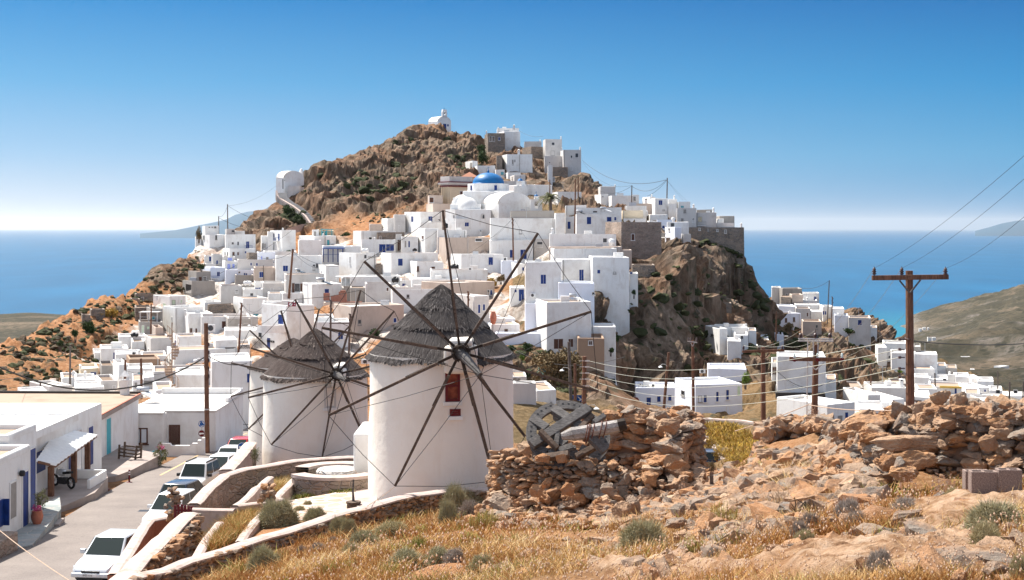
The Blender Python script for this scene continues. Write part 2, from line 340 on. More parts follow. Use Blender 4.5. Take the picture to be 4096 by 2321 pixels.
HOUSES="""
B 995 1070 1235 325 435 420 | d 1133 367 1162 415;^ 1172 252 300 | white house with one dark window and tall round chimney on the summit terrace
B 995 1000 1222 290 330 426 dep=5 | ^ 1010 282 296 | low white upper storey on the roof of the summit house
B 870 905 1078 340 560 415 m=stone | d 920 375 942 425;d 950 378 972 425;b 1010 385 1030 415;^ 889 315 345 | ruined grey stone house with three openings beside the summit white house
B 1275 1280 1455 428 485 418 m=whitegrey | ^ 1440 405 430 | low whitewashed house above the stone retaining wall on the summit
B 1470 1495 1665 403 580 405 m=whitegrey | d 1560 438 1588 480;d 1552 525 1588 570;^ 1655 372 405 | tall pale house with two stacked windows near the top of the hill
B 1650 1680 1862 512 778 395 m=whitegrey | d 1755 572 1770 615;d 1803 550 1832 592;d 1758 680 1772 722;d 1808 735 1838 742;^ 1852 482 514;^ 1663 488 514 | tall narrow grey white house at the right end of the summit row
B 1480 1485 1672 575 690 398 m=whitegrey | d 1532 640 1545 668;d 1638 648 1665 685 | lower pale house between the two tall summit houses
B 1255 1350 1470 480 605 408 m=stone | | stone retaining house block with a sunlit left face below the summit
B 1550 1570 1725 690 795 392 m=stone | w 1580 740 1610 785 | stone basement with one white window under the tall summit house
B 1045 1100 1360 558 720 385 | w 1153 618 1163 668;w 1175 615 1183 640;d 1232 610 1241 640;^ 1220 505 560 | long bright white house with a thin tall chimney below the ruined stone house
B 990 993 1052 572 718 386 m=stone | | narrow reddish stone tower at the left end of the long bright white house
B 672 745 797 627 740 380 | w 722 650 765 684;w 755 702 768 718 | small white dovecote house with a triangle of pigeon holes
B 755 795 980 675 770 374 | | plain white box house just right of the dovecote
B 965 985 1075 715 780 371 | c 1040 742 1064 770 | small white house with a turquoise gate above the blue dome
B 1070 1110 1240 745 800 367 | ^ 1123 762 778 | small white house between the turquoise gate and the rock outcrop
B 1130 1175 1290 770 835 357 | w 1150 795 1160 815 | small two sided white house behind the little blue cupola
B 1030 1035 1300 832 875 349 dep=4 m=whitegrey | | low pale terrace wall directly behind the blue dome
B 1518 1522 1565 672 825 377 | w 1572 798 1590 840 | narrow white house wedged between the outcrop and the dark rock
B 1120 1290 1565 868 965 327 | | long white building behind the church bell tower
B 1565 1620 1865 945 1085 322 m=white | ^ 1385 868 900 | white building behind the palm tree with a wide plain wall
B 2035 2060 2215 888 970 332 m=whitegrey | ^ 2210 878 890 | weathered pale house right of the dark crag, its top against the sky
B 2000 2066 2140 968 1062 319 | k 2078 992 2086 1000 | small white house tucked against the right side of the dark crag
C 105 150 420 750 895 312 | | wide blank white house left of the short sky line pole
C 415 418 500 735 832 317 | w 430 762 458 818;k 415 815 440 840 | narrow white house with a grey shutter beside the short pole
C 545 640 708 762 880 309 | ^ 665 738 762 | white house with a slanting roof left of the tall sky line pole
C 640 708 873 785 990 300 | b 755 810 800 868;k 808 928 815 940 | white house with one large blue window below the tall sky line pole
C 873 878 990 790 862 307 | ^ 955 740 790 | white box house to the right of the tall sky line pole
C 990 1005 1160 825 908 304 m=white | c 1040 880 1075 905 | white house with a flat sky blue window on the ridge
C 873 878 985 858 960 299 | b 873 910 900 945 | white house with a blue window at its lower left on the ridge
C 985 990 1238 905 1160 290 m=whitegrey | w 1077 930 1103 968;w 1045 1045 1068 1075;w 1188 1040 1212 1090;^ 1203 852 906 | tall pale ridge house with two arched cream windows and a pyramid capped chimney
C 1238 1242 1495 963 1158 291 m=whitegrey | W 1262 1025 1308 1085;R 1243 1085 1362 1140;^ 1458 900 964 | pale ridge house with a cream double door and a grey railed balcony
C 1240 1245 1440 930 965 299 dep=4 m=grey | | low grey rear storey behind the house with the railed balcony
C 1495 1500 1720 1100 1157 295 | | low white wall house at the cliff edge, right of the balcony house
C 1495 1510 1590 1045 1105 298 | | small white block above the low cliff edge house
C 1495 1535 1728 1010 1150 303 m=grey | | grey unplastered house at the right end of the ridge
C 1142 1145 1850 1158 1335 288 m=stone | w 1270 1165 1287 1195;w 1380 1175 1397 1210;w 1500 1185 1512 1208;w 1603 1190 1625 1230;^ 1815 1095 1150 | long stone wall building with four small cream windows on the cliff edge
C 340 345 598 877 942 291 | ^ 330 880 910 | low white house behind the pale banded terrace on the upper right
C 275 290 555 938 1042 283 m=cream dep=6 | | low cream walled house with a long flat front on the upper right
C 300 303 590 1042 1112 275 | | long white house right behind the ruined plaster building
C 430 440 662 850 985 305 m=tan | ^ 590 770 850 | tan plastered wall house with a thin white chimney
C 625 640 870 993 1055 285 | ^ 605 938 990 | long pale low house with a tall pointed chimney at its left
C 730 735 960 1055 1130 273 m=white_blue | b 800 1135 830 1230 | bluish white house below the banded terrace with a dark blue door
C 600 632 735 1075 1130 270 | | small white flat house left of the bluish one
C 860 865 1140 1085 1425 262 | d 912 1105 950 1150;^ 940 1025 1085 | tall white house on the cliff with a barred window and round chimney
C 835 962 1025 1152 1415 256 m=white_blue | d 880 1168 900 1198;R 845 1230 900 1290 | narrow bluish white house with a two sided corner left of the buttresses
C 1030 1075 1168 1240 1460 255 m=whitegrey | | stained white buttress house hanging over the cliff edge
H 1032 1238 1752 285 725 235 m=ruin_wall | n 1367 440 1405 518 | big ruined building with bare stones showing through pink grey plaster, brown window
H 650 662 1240 180 445 252 | b 795 220 850 312;b 1053 220 1110 277;b 1148 222 1172 263;b 793 420 850 440 | broad white house with two large and one small blue windows behind a dark pole
H 380 395 512 165 445 262 | | tall blank white house left of the blue stair alley
H 515 520 655 215 445 268 | b 548 280 585 440 | white alley house with a blue ladder like stair frame
H 640 650 1240 100 180 277 | k 875 145 925 176 | long white upper house carrying the solar heaters
H 515 520 790 70 165 285 | | long low white house in front of the palm tree
B 1133 1137 1585 1140 1218 272 m=grey dep=9 | | long grey parapet roof house in the centre below the church
B 925 932 1620 1215 1460 264 | d 1228 1335 1250 1375;d 1035 1395 1058 1430;^ 1567 1315 1375 | huge blank white wall house with drainpipes below the church
H 315 320 1170 440 612 232 | d 1003 495 1050 545;^ 352 358 440 | long low white house with a single dark window near its right end
H 305 308 1245 603 650 226 m=tan dep=5 | | thin tan terrace house between two long white houses
H 305 370 1180 625 765 221 | | long low white house with a plain curved front
H 1180 1185 1372 645 785 226 m=tan | ^ 1217 700 722 | small beige topped house right of the plain curved one
H 395 470 868 765 1080 209 | b 698 898 752 1037 | white house with one tall blue shutter over the rock
H 820 866 1340 735 1140 205 | b 930 900 965 945;d 1138 930 1155 948 | white house with one small square blue window standing on the rocks
H 1340 1346 1450 950 1180 207 | b 1350 930 1380 952 | narrow white annex at the cliff edge right of the square window house
H 0 5 468 800 1290 198 | b 203 962 268 1078 | big white house with one blue shuttered window and wall mounted air conditioner
H 420 430 890 1070 1350 195 m=white_blue | k 865 1190 880 1220 | bluish white lower house carrying the round solar water tank
H 1370 1378 1668 835 1000 216 m=stone | | rough stone terrace house above the cliff with a white parapet
U 1040 1230 1990 -175 650 186 r=t | N 1350 455 1505 622;N 1600 455 1678 590 | tall white house with a barred dark door over the tan annex
U 1985 1995 2410 245 560 189 | | white side wing at the right of the tall house against the cliff
U 1745 1760 2215 445 860 181 m=brown_plaster | n 1948 492 2010 555 | brown plastered annex with one small window hanging above the rocks
U 175 275 765 205 365 200 r=t | n 510 290 557 345 | white low house with one brown square window and a clay urn on its roof
U 110 195 690 100 200 207 m=white_blue | | low bluish white terrace house behind the clay urn
U 350 355 1360 358 560 190 dep=2 m=white_blue | | long sloping whitewashed boundary house wall right of the big thatched mill
U 855 862 1045 -150 370 194 m=white_blue | | narrow shaded white house between the urn house and the tall barred door house
G 2050 2060 2245 1128 1305 216 | B 2170 1150 2235 1298;b 2115 1155 2140 1187 | small white house with a bright blue door near the rubble path
U 610 645 885 1100 1290 152 r=t | w 655 1130 690 1220;w 725 1130 765 1220 | low white shed with columns and a flat roof beside the big mill
U 640 650 1045 1215 1500 128 dep=2 | | white sloping wall house right of the big mill
U 905 1050 1390 1330 1480 138 r=t | | small flat white shop roof below the tamarisk tree
G 700 905 1180 150 355 297 | b 790 213 812 283;b 1007 213 1058 280;d 1113 250 1160 278 | white corner house with one narrow and one wide blue window left of the church
G 558 568 712 188 405 301 | w 622 330 638 408 | tall blank white house next to the orange hillside
G 405 480 565 233 398 305 | ^ 430 370 395 | small stepped white house with a narrow left face by the hillside
G 246 252 410 310 398 309 m=tan | | peach coloured low house at the edge of the orange hillside
G 40 143 590 400 565 290 | | wide white house with an air conditioner in its shaded front
G 345 350 700 420 522 286 m=stone dep=5 | d 382 468 398 510;d 476 480 495 515 | old bare stone house with two tiny dark windows
G 148 152 585 510 692 280 | b 375 570 460 675;b 462 570 565 655;^ 315 475 522 | white house with a wide bright blue gate
G 585 588 660 440 660 284 m=whitegrey | N 610 512 655 655 | narrow pale house with a rusty brown door
G 655 660 875 475 662 278 | w 703 527 718 615;b 750 530 762 655 | white house with a thin blue door frame beside the rusty door
G 860 965 1140 368 662 274 | n 925 462 948 503;d 1070 480 1092 555 | two sided white house with one square brown window below the corner house
G 790 905 1185 290 455 291 | | blank white house under the two blue windows of the corner house
G 1118 1125 1500 390 600 268 | | blank white block with an uneven lower edge behind the main mill sail
G 1118 1240 1790 480 705 262 m=tan r=w | d 1612 500 1693 530;d 1605 657 1645 698 | beige stained house with two dark square openings in the middle of the town
G 1222 1360 1800 238 470 281 | b 1475 290 1525 340;b 1625 290 1677 340;^ 1680 375 455 | white house with a pair of blue square windows directly below the church
G 400 530 1130 685 965 258 | b 617 757 675 845 | long white house with one recessed blue window in the middle left
G 770 860 1200 800 945 251 r=t m=white | n 862 855 880 920;n 1045 858 1092 895 | low crooked white house with a tan roof in the middle of the town
G 1295 1430 1970 700 945 249 | b 1780 738 1835 835 | long rounded white house with one faded blue shutter and a black tank in front
G 1790 1800 2350 520 805 258 | b 2055 643 2090 742;B 2190 640 2270 760 | white house with a blue double door behind the right mill sail
G 2350 2365 2560 500 795 262 m=whitegrey | d 2405 540 2472 607 | pale house with a single black window left of the long low houses
G 1030 1035 1770 900 1065 236 r=t | w 1622 1035 1680 1062;^ 1150 1040 1100 | wide low white house with an air conditioner on its roof above the main thatch
G 325 330 420 830 965 264 m=stone | d 375 905 415 957 | small stone hut with a dark window beside the house with grey lettering
E 2110 2330 2585 525 815 263 | d 2430 547 2460 605;w 2245 572 2256 660 | white house carrying grey Greek lettering beside its window
G 1935 1945 2150 785 955 245 m=white_blue | | bluish white low house beside the dry grass plot
G 2065 2150 2245 820 1135 238 | b 2213 868 2235 908 | white house with a tiny blue window left of the big shuttered house
G 785 795 1400 1018 1105 231 | | long low white roof house above the big thatch, left part
G 915 1290 1860 1062 1245 221 m=tan r=w | d 1765 1160 1787 1222;b 1800 1160 1825 1222 | stained beige house with two narrow windows at its right corner
G 525 545 1120 1150 1410 221 | d 733 1222 755 1262 | white house with a single tiny dark window left of the big thatch
G 192 200 530 1080 1295 229 m=whitegrey r=t | n 470 1130 492 1170 | old grey stained house with a tan roof in the middle left
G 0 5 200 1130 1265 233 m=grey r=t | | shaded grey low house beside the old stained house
G 0 5 640 985 1080 246 | | long white terrace below the lettered house
G 640 645 790 1030 1105 243 | b 672 1075 712 1125 | little white house with a blue hatch beside a black tank
G 1350 1600 1790 1235 1460 205 | b 1645 1345 1672 1455;b 1707 1342 1733 1420 | white house with a blue lattice door behind the thatch peak
L 1395 1620 2300 400 700 206 m=tan r=w | d 1713 580 1745 645;b 2165 555 2200 610 | large peeling beige house above the dark green shrub
E 258 264 340 318 440 319 | | small white block at the far left end of the upper left houses
E 338 445 640 285 445 314 m=white | d 365 300 380 345;d 520 298 535 350 | two sided white house on the rock at the upper left with two narrow windows
E 352 385 562 172 285 321 | d 433 185 445 198;d 470 185 482 198;d 508 185 520 198 | topmost white cube at the upper left with three tiny square windows
E 640 650 1035 285 470 308 | d 733 388 742 405;d 802 378 818 432;B 915 375 952 470;Q 898 425 992 472 | stained white house with a blue balcony at the upper left
E 645 660 770 215 292 315 | d 733 232 760 283 | small white rooftop room with a dark blue door at the upper left
E 765 772 897 240 292 317 | | low white rooftop wall room right of the rooftop door
E 615 700 1030 462 605 301 | d 640 510 650 552;d 673 512 683 552;n 740 512 762 550;n 800 512 820 550;b 897 500 910 525 | white house with four small windows under the blue balcony house
E 918 950 1055 520 600 296 m=stone dep=4 | | small bare stone hut in front of the four window house
E 373 378 500 558 662 303 | B 437 568 465 655 | small white hut with a dark blue door on the left edge of the town
E 383 388 530 655 708 298 m=whitegrey | | low white yard wall under the hut with the dark blue door
E 463 480 608 540 692 299 m=whitegrey | B 530 617 552 675;d 568 612 582 640 | stained small white house with a blue door at the left edge
E 606 612 772 572 642 296 | l 677 583 735 620 | small white house with one wide lilac window
E 606 640 800 628 785 290 | l 673 662 710 727;l 737 662 765 715 | white house with two lilac doors at the upper left
E 335 455 645 708 862 289 m=white_blue | B 540 765 575 820;Q 460 815 550 855 | bluish white house with a small blue railed balcony
E 170 275 458 760 908 285 m=grey | d 192 830 203 870;n 308 830 342 880;k 362 830 403 905 | unfinished grey concrete house at the left edge of the town
E 97 215 512 885 1078 279 m=grey | k 140 925 210 1030;k 253 965 268 1005 | curved grey concrete basement under the unfinished house
E 643 650 1010 740 865 282 m=white_blue | d 817 762 832 800;b 885 780 900 805;b 908 782 922 805;b 992 785 1006 805 | bluish white house with a row of tiny blue windows
E 798 804 1280 610 718 289 | b 968 648 984 682;b 1043 650 1058 685;^ 1270 625 680 | long white house with two small blue windows in the left cluster
E 1010 1018 1285 712 892 272 m=tan r=t | | large blank beige wall house in the left cluster
E 768 775 1010 808 898 276 m=grey | | grey streaked garden wall house in the left cluster
E 1222 1375 1550 230 548 305 | b 1258 272 1280 320;b 1327 275 1345 375;Q 1312 325 1350 372;^ 1385 198 230 | tall white cube house with a tiny blue balcony and a roof barrel
E 1186 1192 1230 250 352 309 | | slim white block on the left of the tall cube with the roof barrel
E 1102 1112 1228 300 505 310 | w 1120 400 1132 458;w 1147 402 1162 455;w 1197 418 1208 450 | white house with three slim grey windows left of the tall cube
E 1132 1140 1560 500 585 298 | | long low white house at the foot of the tall cube
E 1052 1060 1290 515 615 295 m=white_blue | l 1105 562 1123 605;w 1175 578 1197 605 | pale bluish house with a small lilac door in the left cluster
E 1762 1768 1850 222 345 307 | w 1790 250 1800 300 | narrow white tower house at the foot of the mountain
E 1848 1855 2045 235 305 309 m=cream | c 1885 243 1905 298;c 1925 240 1952 298 | cream house with turquoise shutters and a light pergola under the mountain
E 1590 1790 2070 300 455 300 | c 1955 357 1982 420;^ 1903 270 300 | white house with a mint door under the mountain
E 1582 1592 1880 355 548 292 | | plain white house with a big blank shaded wall under the mountain
E 2165 2175 2390 430 525 276 | ^ 2308 435 520 | low curved white parapet house with an ornate chimney
E 1888 1895 2290 430 645 276 | d 1780 590 1790 640 | white house behind the blue pergola
E 1288 1300 1890 560 895 268 | b 1388 685 1450 755;d 1775 675 1785 740;d 1815 662 1822 705 | large white house with a blue opened shutter above a striped tank
E 1838 1940 2110 680 920 262 | b 1970 805 1990 862;b 1878 763 1888 790 | white two sided house with a small blue door below the blue pergola
E 1405 1420 1915 795 1040 252 | n 1505 912 1535 1035;d 1540 915 1604 1030;n 1608 912 1640 1035 | white house with a tall glazed door between brown shutters
E 1640 1760 2140 918 1335 240 | | tall blank white cube with a solar water heater on its roof
E 563 590 860 945 1205 262 m=whitegrey | | tall pale grey house in the lower left cluster
E 855 862 1020 940 1005 267 m=grey | | low grey shaded wall house left of the white barrel
E 868 874 1130 985 1105 258 | | low white wall house with a metal flue in front
E 1118 1126 1405 905 1035 259 m=whitegrey | | pale grey wall house with black stains along its foot
E 1018 1024 1120 900 988 263 | b 1030 968 1118 982 | small white yard house with a blue awning stripe
E 323 385 590 1150 1295 255 | | stepped white house above the bare stone wall at the lower left
E 418 425 750 1190 1325 250 m=stone dep=4 | | bare brown stone wall house with whitewash traces
E 748 875 1190 1105 1355 248 r=t | c 1007 1308 1068 1345 | wide white house with a turquoise window low in its wall
L 470 790 1150 395 985 214 | b 685 512 752 632;B 543 810 583 940;k 432 730 478 890 | rounded white bakery with a slotted balcony and blue doors
L 485 495 940 345 415 221 dep=4 | | white roof parapet of the bakery carrying a red sign
E 1905 1915 2400 1160 1335 236 m=tan r=t | | beige low house with unfinished red brickwork on its roof
E 2140 2150 2450 975 1105 239 m=grey | | shaded grey wall house behind the red brickwork
E 2135 2142 2570 850 978 251 | B 2098 850 2112 912 | white terrace house under the white wooden pergola
E 1375 1385 1640 1035 1155 246 | | low white yard house below the brown shuttered door
E 1192 1200 1380 1040 1135 251 r=t | | small tan roofed house left of the white yard
L 1148 1155 1400 540 910 201 r=t | | white low house with a tan roof below the brickwork
L 1150 1155 1600 605 1000 197 | b 1455 740 1515 825 | white house with a blue window between the mill roofs
L -20 45 425 545 725 233 m=whitegrey | | pale grey parapet house left of the bakery
L -10 0 425 710 860 222 | | white sloping roof house left of the bakery balcony
D 2195 2215 2440 1185 1395 206 | k 2315 1262 2422 1350 | white shop with a wide dark display window
D 2455 2462 2570 1230 1385 204 | | white low shop front with dark Greek lettering
D 1672 1800 2085 850 1175 246 | d 1765 950 1770 985 | tall plain white house with one slit window at the lower left
D 1885 1940 2190 910 1145 241 | n 1955 1065 1962 1135;n 2008 1065 2018 1135;^ 1905 865 915 | white house with two slit windows and a small dome chimney
D 2062 2070 2570 945 1095 236 | | long white low house behind the tall near pole
D 2315 2345 2580 965 1095 231 m=grey | | light grey walled house right of the tall near pole
D 1573 1745 1910 735 852 268 | g 1675 808 1705 850;g 1770 775 1800 818;g 1857 773 1870 800;^ 1615 720 760 | pale house with three light green shutters by the hillside steps
D 1422 1430 1672 1000 1118 240 m=grey | g 1460 1035 1478 1110;g 1512 1045 1535 1072 | grey house with green shutters and a railed terrace
D 1500 1560 1672 865 1002 246 m=grey | c 1565 940 1590 970 | grey upper house behind the green pergola
D 1383 1390 1560 850 980 252 m=stone | | dark stone shed left of the green pergola
D 1385 1392 1620 712 785 276 m=stone dep=5 | k 1450 745 1475 780 | ruined stone hut high on the orange slope
D 1338 1345 1440 762 845 268 m=stone dep=4 | | small roofless stone pen beside the hut on the slope
D 835 845 930 925 1015 240 m=stone dep=4 | | small ruined stone hut on the left slope, the lower of a pair
D 922 935 1080 872 975 246 m=stone dep=5 | | ruined stone hut with a flat roof on the left slope, the upper of a pair
D 1215 1222 1500 1148 1275 232 | | white house with a black water tank on its roof at the foot of the slope
D 1345 1355 1485 1200 1315 226 r=b | | small white house with a brown roof next to the black tank house
D 1480 1550 1775 1162 1315 222 m=whitegrey | k 1525 1275 1530 1300 | stained grey white house with rubble stones at its foot
D 1778 1838 2070 1150 1315 218 m=white r=t | b 1798 1188 1813 1255 | pale grey fronted house with a blue slit window on its sunny side
D 1025 1035 1320 1272 1405 219 | b 1165 1312 1218 1395 | white house with a dark blue door frame at the foot of the slope
D 953 975 1030 1312 1425 222 | | small white end block at the foot of the orange slope
D 1180 1190 1450 1330 1460 207 | w 1230 1375 1275 1435;w 1320 1370 1365 1392;^ 1432 1280 1330 | white house with cream shutters and a pointed chimney
D 1448 1455 1712 1345 1405 204 r=t | w 1685 1380 1710 1450 | low white house with a short rusty chimney
D 1715 1790 2320 1288 1460 203 r=t | k 1750 1385 1775 1425 | long white house with a stained left gable and tan roof
D 1555 1600 1675 1058 1155 229 m=tan | | peach shed with a curved roof below the grey pergola house
S 878 930 1460 805 965 194 m=brown_plaster r=b | | brown flat roofed stone house between the poles
S 418 455 660 915 1085 189 m=grey r=b | | grey barrel shaped stone cistern house at the lower left
S 65 95 405 962 1135 193 m=cream r=w | b 265 1025 360 1085;^ 100 900 960 | cream house with a wide blue window at the lower left
S 345 440 730 1172 1405 176 r=b | k 645 1260 690 1390 | white house with a brown roof and a dark door at the lower left
S 648 755 870 890 1195 182 | | narrow white house behind the two leaning poles
S 888 897 1350 965 1115 180 r=w | c 1225 1015 1300 1112;c 1080 1035 1120 1110 | white house with a pale blue shuttered window between the poles
S 1328 1336 2330 1005 1255 171 r=t | | broad white house with a large tan roof and a black flue
S 1168 1178 1330 1110 1265 168 | w 1175 1180 1320 1225 | narrow white house with a balustrade in its wall
S 978 990 1180 1160 1405 163 | w 1020 1200 1060 1300 | white house front behind the silver water tank
S -10 0 350 1155 1245 184 r=w | ^ 175 995 1110 | low rounded white roof house at the lower left edge
S -10 0 500 1290 1400 173 r=w | | low white vaulted house at the lower left edge
J 300 510 745 375 482 180 | l 600 435 632 480;l 648 435 690 470 | white house with two lilac windows at the far left
J 620 640 810 290 340 190 r=t | ^ 757 222 250 | little white house with a box chimney at the far left
J 180 250 520 455 490 165 r=w | | flat white roof at the far lower left behind the big tan roof
S 1330 1385 1730 1320 1405 148 r=t | | low white walled yard house left of the metal spiral stair
S 1722 1730 2240 1075 1440 124 | | tall blank grey white house with a white metal spiral stair
J 2165 2175 2590 120 830 116 | b 2540 245 2575 335;d 2450 770 2580 830 | tall blank white house at the end of the road behind the sail tips
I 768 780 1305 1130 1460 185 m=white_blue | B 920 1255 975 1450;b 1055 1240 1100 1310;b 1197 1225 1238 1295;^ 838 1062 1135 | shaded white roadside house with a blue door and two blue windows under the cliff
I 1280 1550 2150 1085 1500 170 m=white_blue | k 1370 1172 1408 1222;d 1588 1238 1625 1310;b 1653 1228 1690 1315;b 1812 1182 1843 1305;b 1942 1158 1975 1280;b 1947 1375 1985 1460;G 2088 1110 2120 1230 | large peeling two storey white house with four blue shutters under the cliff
I 1700 1710 2205 882 965 188 m=white_blue | ^ 2025 865 960 | low bluish rear house with a red topped chimney under the cliff
I 1672 1860 1955 372 695 212 | k 1748 443 1783 470 | rounded white house with a black square hole on the slope right of the cliff
I 1950 1960 2135 530 745 208 | | stained white house lower right of the rounded one
I 1780 1800 2220 352 440 220 r=w | ^ 2195 305 345 | white flat house with a bright roof behind the rounded one
I 2038 2045 2225 445 645 213 | d 2130 462 2160 502 | white box house with one square grey window right of the cliff
I 2222 2228 2265 395 525 218 | | very narrow white house at the right of the grey window house
I 2355 2365 2500 540 645 246 | b 2245 540 2300 615 | small white house beside a dark blue gate right of the cliff
I 2198 2205 2360 620 775 229 | B 2362 670 2395 770 | white wall house behind the small crossarm pole
I 1732 1740 1885 -10 55 264 m=tan | | beige house remnant high beside the cliff
I 1850 1855 2010 45 140 250 m=stone dep=4 | | roofless stone ruin on the spur right of the cliff
O 597 603 715 160 212 346 r=w | | low white roof house at the top of the right hand cluster
O 698 738 990 178 280 338 m=grey r=w | d 783 240 803 265 | grey rendered house with a white roof in the right hand cluster
O 985 1000 1210 235 335 335 | b 1142 278 1173 325 | white house with a dark blue door at the top of the right hand cluster
O 828 858 1002 258 380 325 m=tan | | brown beige house wall in the right hand cluster
O 713 720 845 285 392 321 m=stone | | broken stone house in the right hand cluster
O 1000 1006 1185 330 378 328 | ^ 1057 282 330 | small white house with a rounded chimney in the right hand cluster
O 888 900 1225 385 445 317 r=w | d 1160 428 1190 440 | long white roof house in the right hand cluster
O 1092 1102 1255 470 590 308 r=w | | plain white box in the middle of the right hand cluster
O 900 908 1095 430 590 306 m=whitegrey r=t | n 1050 487 1065 537 | grey white house with a small brown window in the right hand cluster
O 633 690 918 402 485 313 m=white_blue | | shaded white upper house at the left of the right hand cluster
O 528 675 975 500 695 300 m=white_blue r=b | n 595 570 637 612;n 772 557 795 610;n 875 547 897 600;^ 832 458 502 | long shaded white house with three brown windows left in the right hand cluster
O 1218 1260 1395 405 580 305 | b 1283 467 1297 515;b 1257 465 1264 540 | white house with narrow blue windows behind the tall thin pole
O 1365 1375 1532 430 525 300 r=w | | white box house right of the tall thin pole
O 1398 1408 1585 520 705 294 m=white_blue | d 1483 628 1500 658;^ 1450 490 520 | shaded white house left of the last house above the sea
O 1580 1590 1873 550 755 290 m=whitegrey r=t | b 1708 580 1756 645;d 1633 672 1650 700 | last house above the sea, cream walls with one big blue shutter
O 1870 1876 1942 675 765 292 | | tiny white annex at the right end of the last house above the sea
O 983 1000 1240 595 755 292 m=tan r=t | d 1170 648 1188 700 | crumbling house with an earth roof in the right hand cluster
O 632 645 755 768 855 280 m=white_blue | | low white garden house behind the thin brown pole
O 430 440 555 800 890 276 m=white_blue | | low shaded white house left of the thin brown pole
O 430 436 570 868 945 262 | | small white block with a bright top by the path
W 458 468 1300 325 935 165 | W 600 -20 610 -10 | very large blank white building with a dark open basement
W 1292 1298 1410 735 935 168 | | white side terrace of the very large blank building
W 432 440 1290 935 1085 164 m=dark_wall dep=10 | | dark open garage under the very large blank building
W 365 375 465 430 625 173 m=white | n 390 512 460 625 | small white building with a brown shutter left of the very large blank one
W 455 1330 1800 1150 1500 139 r=w | B 1385 1325 1435 1500;B 1625 1285 1675 1400;w 1495 1340 1580 1500 | white house with a broad overhanging white roof and blue shutters behind the twin crossarm pole
W 1795 1870 2560 1225 1500 150 r=w | b 1875 1335 2005 1500;B 2120 1300 2215 1420;B 2315 1240 2425 1410 | white house with three wide blue shutter doors at the right
W 1590 2025 2240 985 1175 166 r=t | | white upper storey with a roof terrace above the blue shutter doors
V 60 450 805 1290 1400 169 r=w | | white angular storey left of the thick near pole
W 1490 1560 1950 850 1065 186 m=grey | | grey walled yard house with a scalloped white parapet
V 200 320 860 1110 1210 181 | ^ 758 965 1090 | white house with a wavy parapet and a tall white chimney
V 372 415 545 510 800 265 m=white | d 568 640 576 680 | tall thin white house at the edge of the dark gorge
V 600 615 845 600 810 258 | ^ 625 540 600 | white house behind the thick near pole on its left
V 478 490 845 455 565 271 r=w | | row of flat white roofs behind the thick near pole
V 940 950 1290 617 905 262 m=white | | big two tone white building right of the thick near pole
V 940 945 1045 505 615 268 m=grey r=w | | grey sided house on top of the big two tone building
V 1285 1295 1418 785 905 264 r=t | | white side block right of the big two tone building
V 1416 1422 1582 818 920 262 m=grey r=t | | last grey block of the row toward the valley
V 890 945 1250 835 945 256 r=t | | flat roofed white house below the big two tone building
V 940 955 1165 960 1115 245 | b 1108 1050 1125 1090 | white house with a small blue window near the thick pole
V 1165 1172 1445 985 1065 250 r=w | d 1375 980 1420 1008 | white house with a dark awning right of the thick pole
V 1228 1236 1560 915 1015 258 r=w | ^ 1470 875 910 | white flat house with a triangular roof crest toward the valley
V 1552 1560 1760 945 1045 254 r=w | | white house with a clean flat roof toward the valley
V 1160 1170 1650 1085 1205 232 r=t | b 1547 1118 1572 1200;d 1397 1143 1422 1165;y 1325 1040 1650 1085 | white house with an ochre yellow roof edge
V 1672 1795 1955 978 1105 251 r=w | b 1680 965 1690 1010 | white block house behind the yellow edged one
V 1868 1880 2120 1010 1115 246 r=w | b 1798 1040 1810 1085;^ 2108 990 1015 | white house with a small pointed chimney at the far right
V 1645 1895 2065 1110 1255 238 r=w | b 1980 1140 2003 1172 | white stepped house with a small blue window at the right
V 1682 1692 1920 1190 1275 229 r=t | b 1782 1245 1817 1272 | low white house with a tiny blue arched window above the boulders
V 1765 1975 2320 1295 1456 214 r=w | | long flat white roof building directly above the boulder pair
V 2045 2056 2250 1150 1225 236 r=w | k 2160 1150 2210 1190 | white house with a dark roof tank at the far right
V 2250 2262 2600 1225 1320 247 r=w | k 2420 1150 2470 1190 | white row house at the right edge of the town
V 1905 1915 2250 1265 1300 227 r=w | | narrow white roof strip house at the far right
V 565 575 830 1045 1115 230 m=grey | | low grey house in the shade behind the tall white chimney
V 805 815 1190 1240 1345 189 | n 812 1300 1050 1345 | white terrace house with a brick red rail by the thick pole
V 955 1000 1290 1130 1200 205 | | white house with wavy parapets between the thick pole and the boulders
V 100 105 255 560 680 287 m=stone dep=3 | | grey stone wall block in the shaded gorge
V 270 275 372 628 715 283 m=stone dep=3 | | smaller stone wall block in the shaded gorge
"""
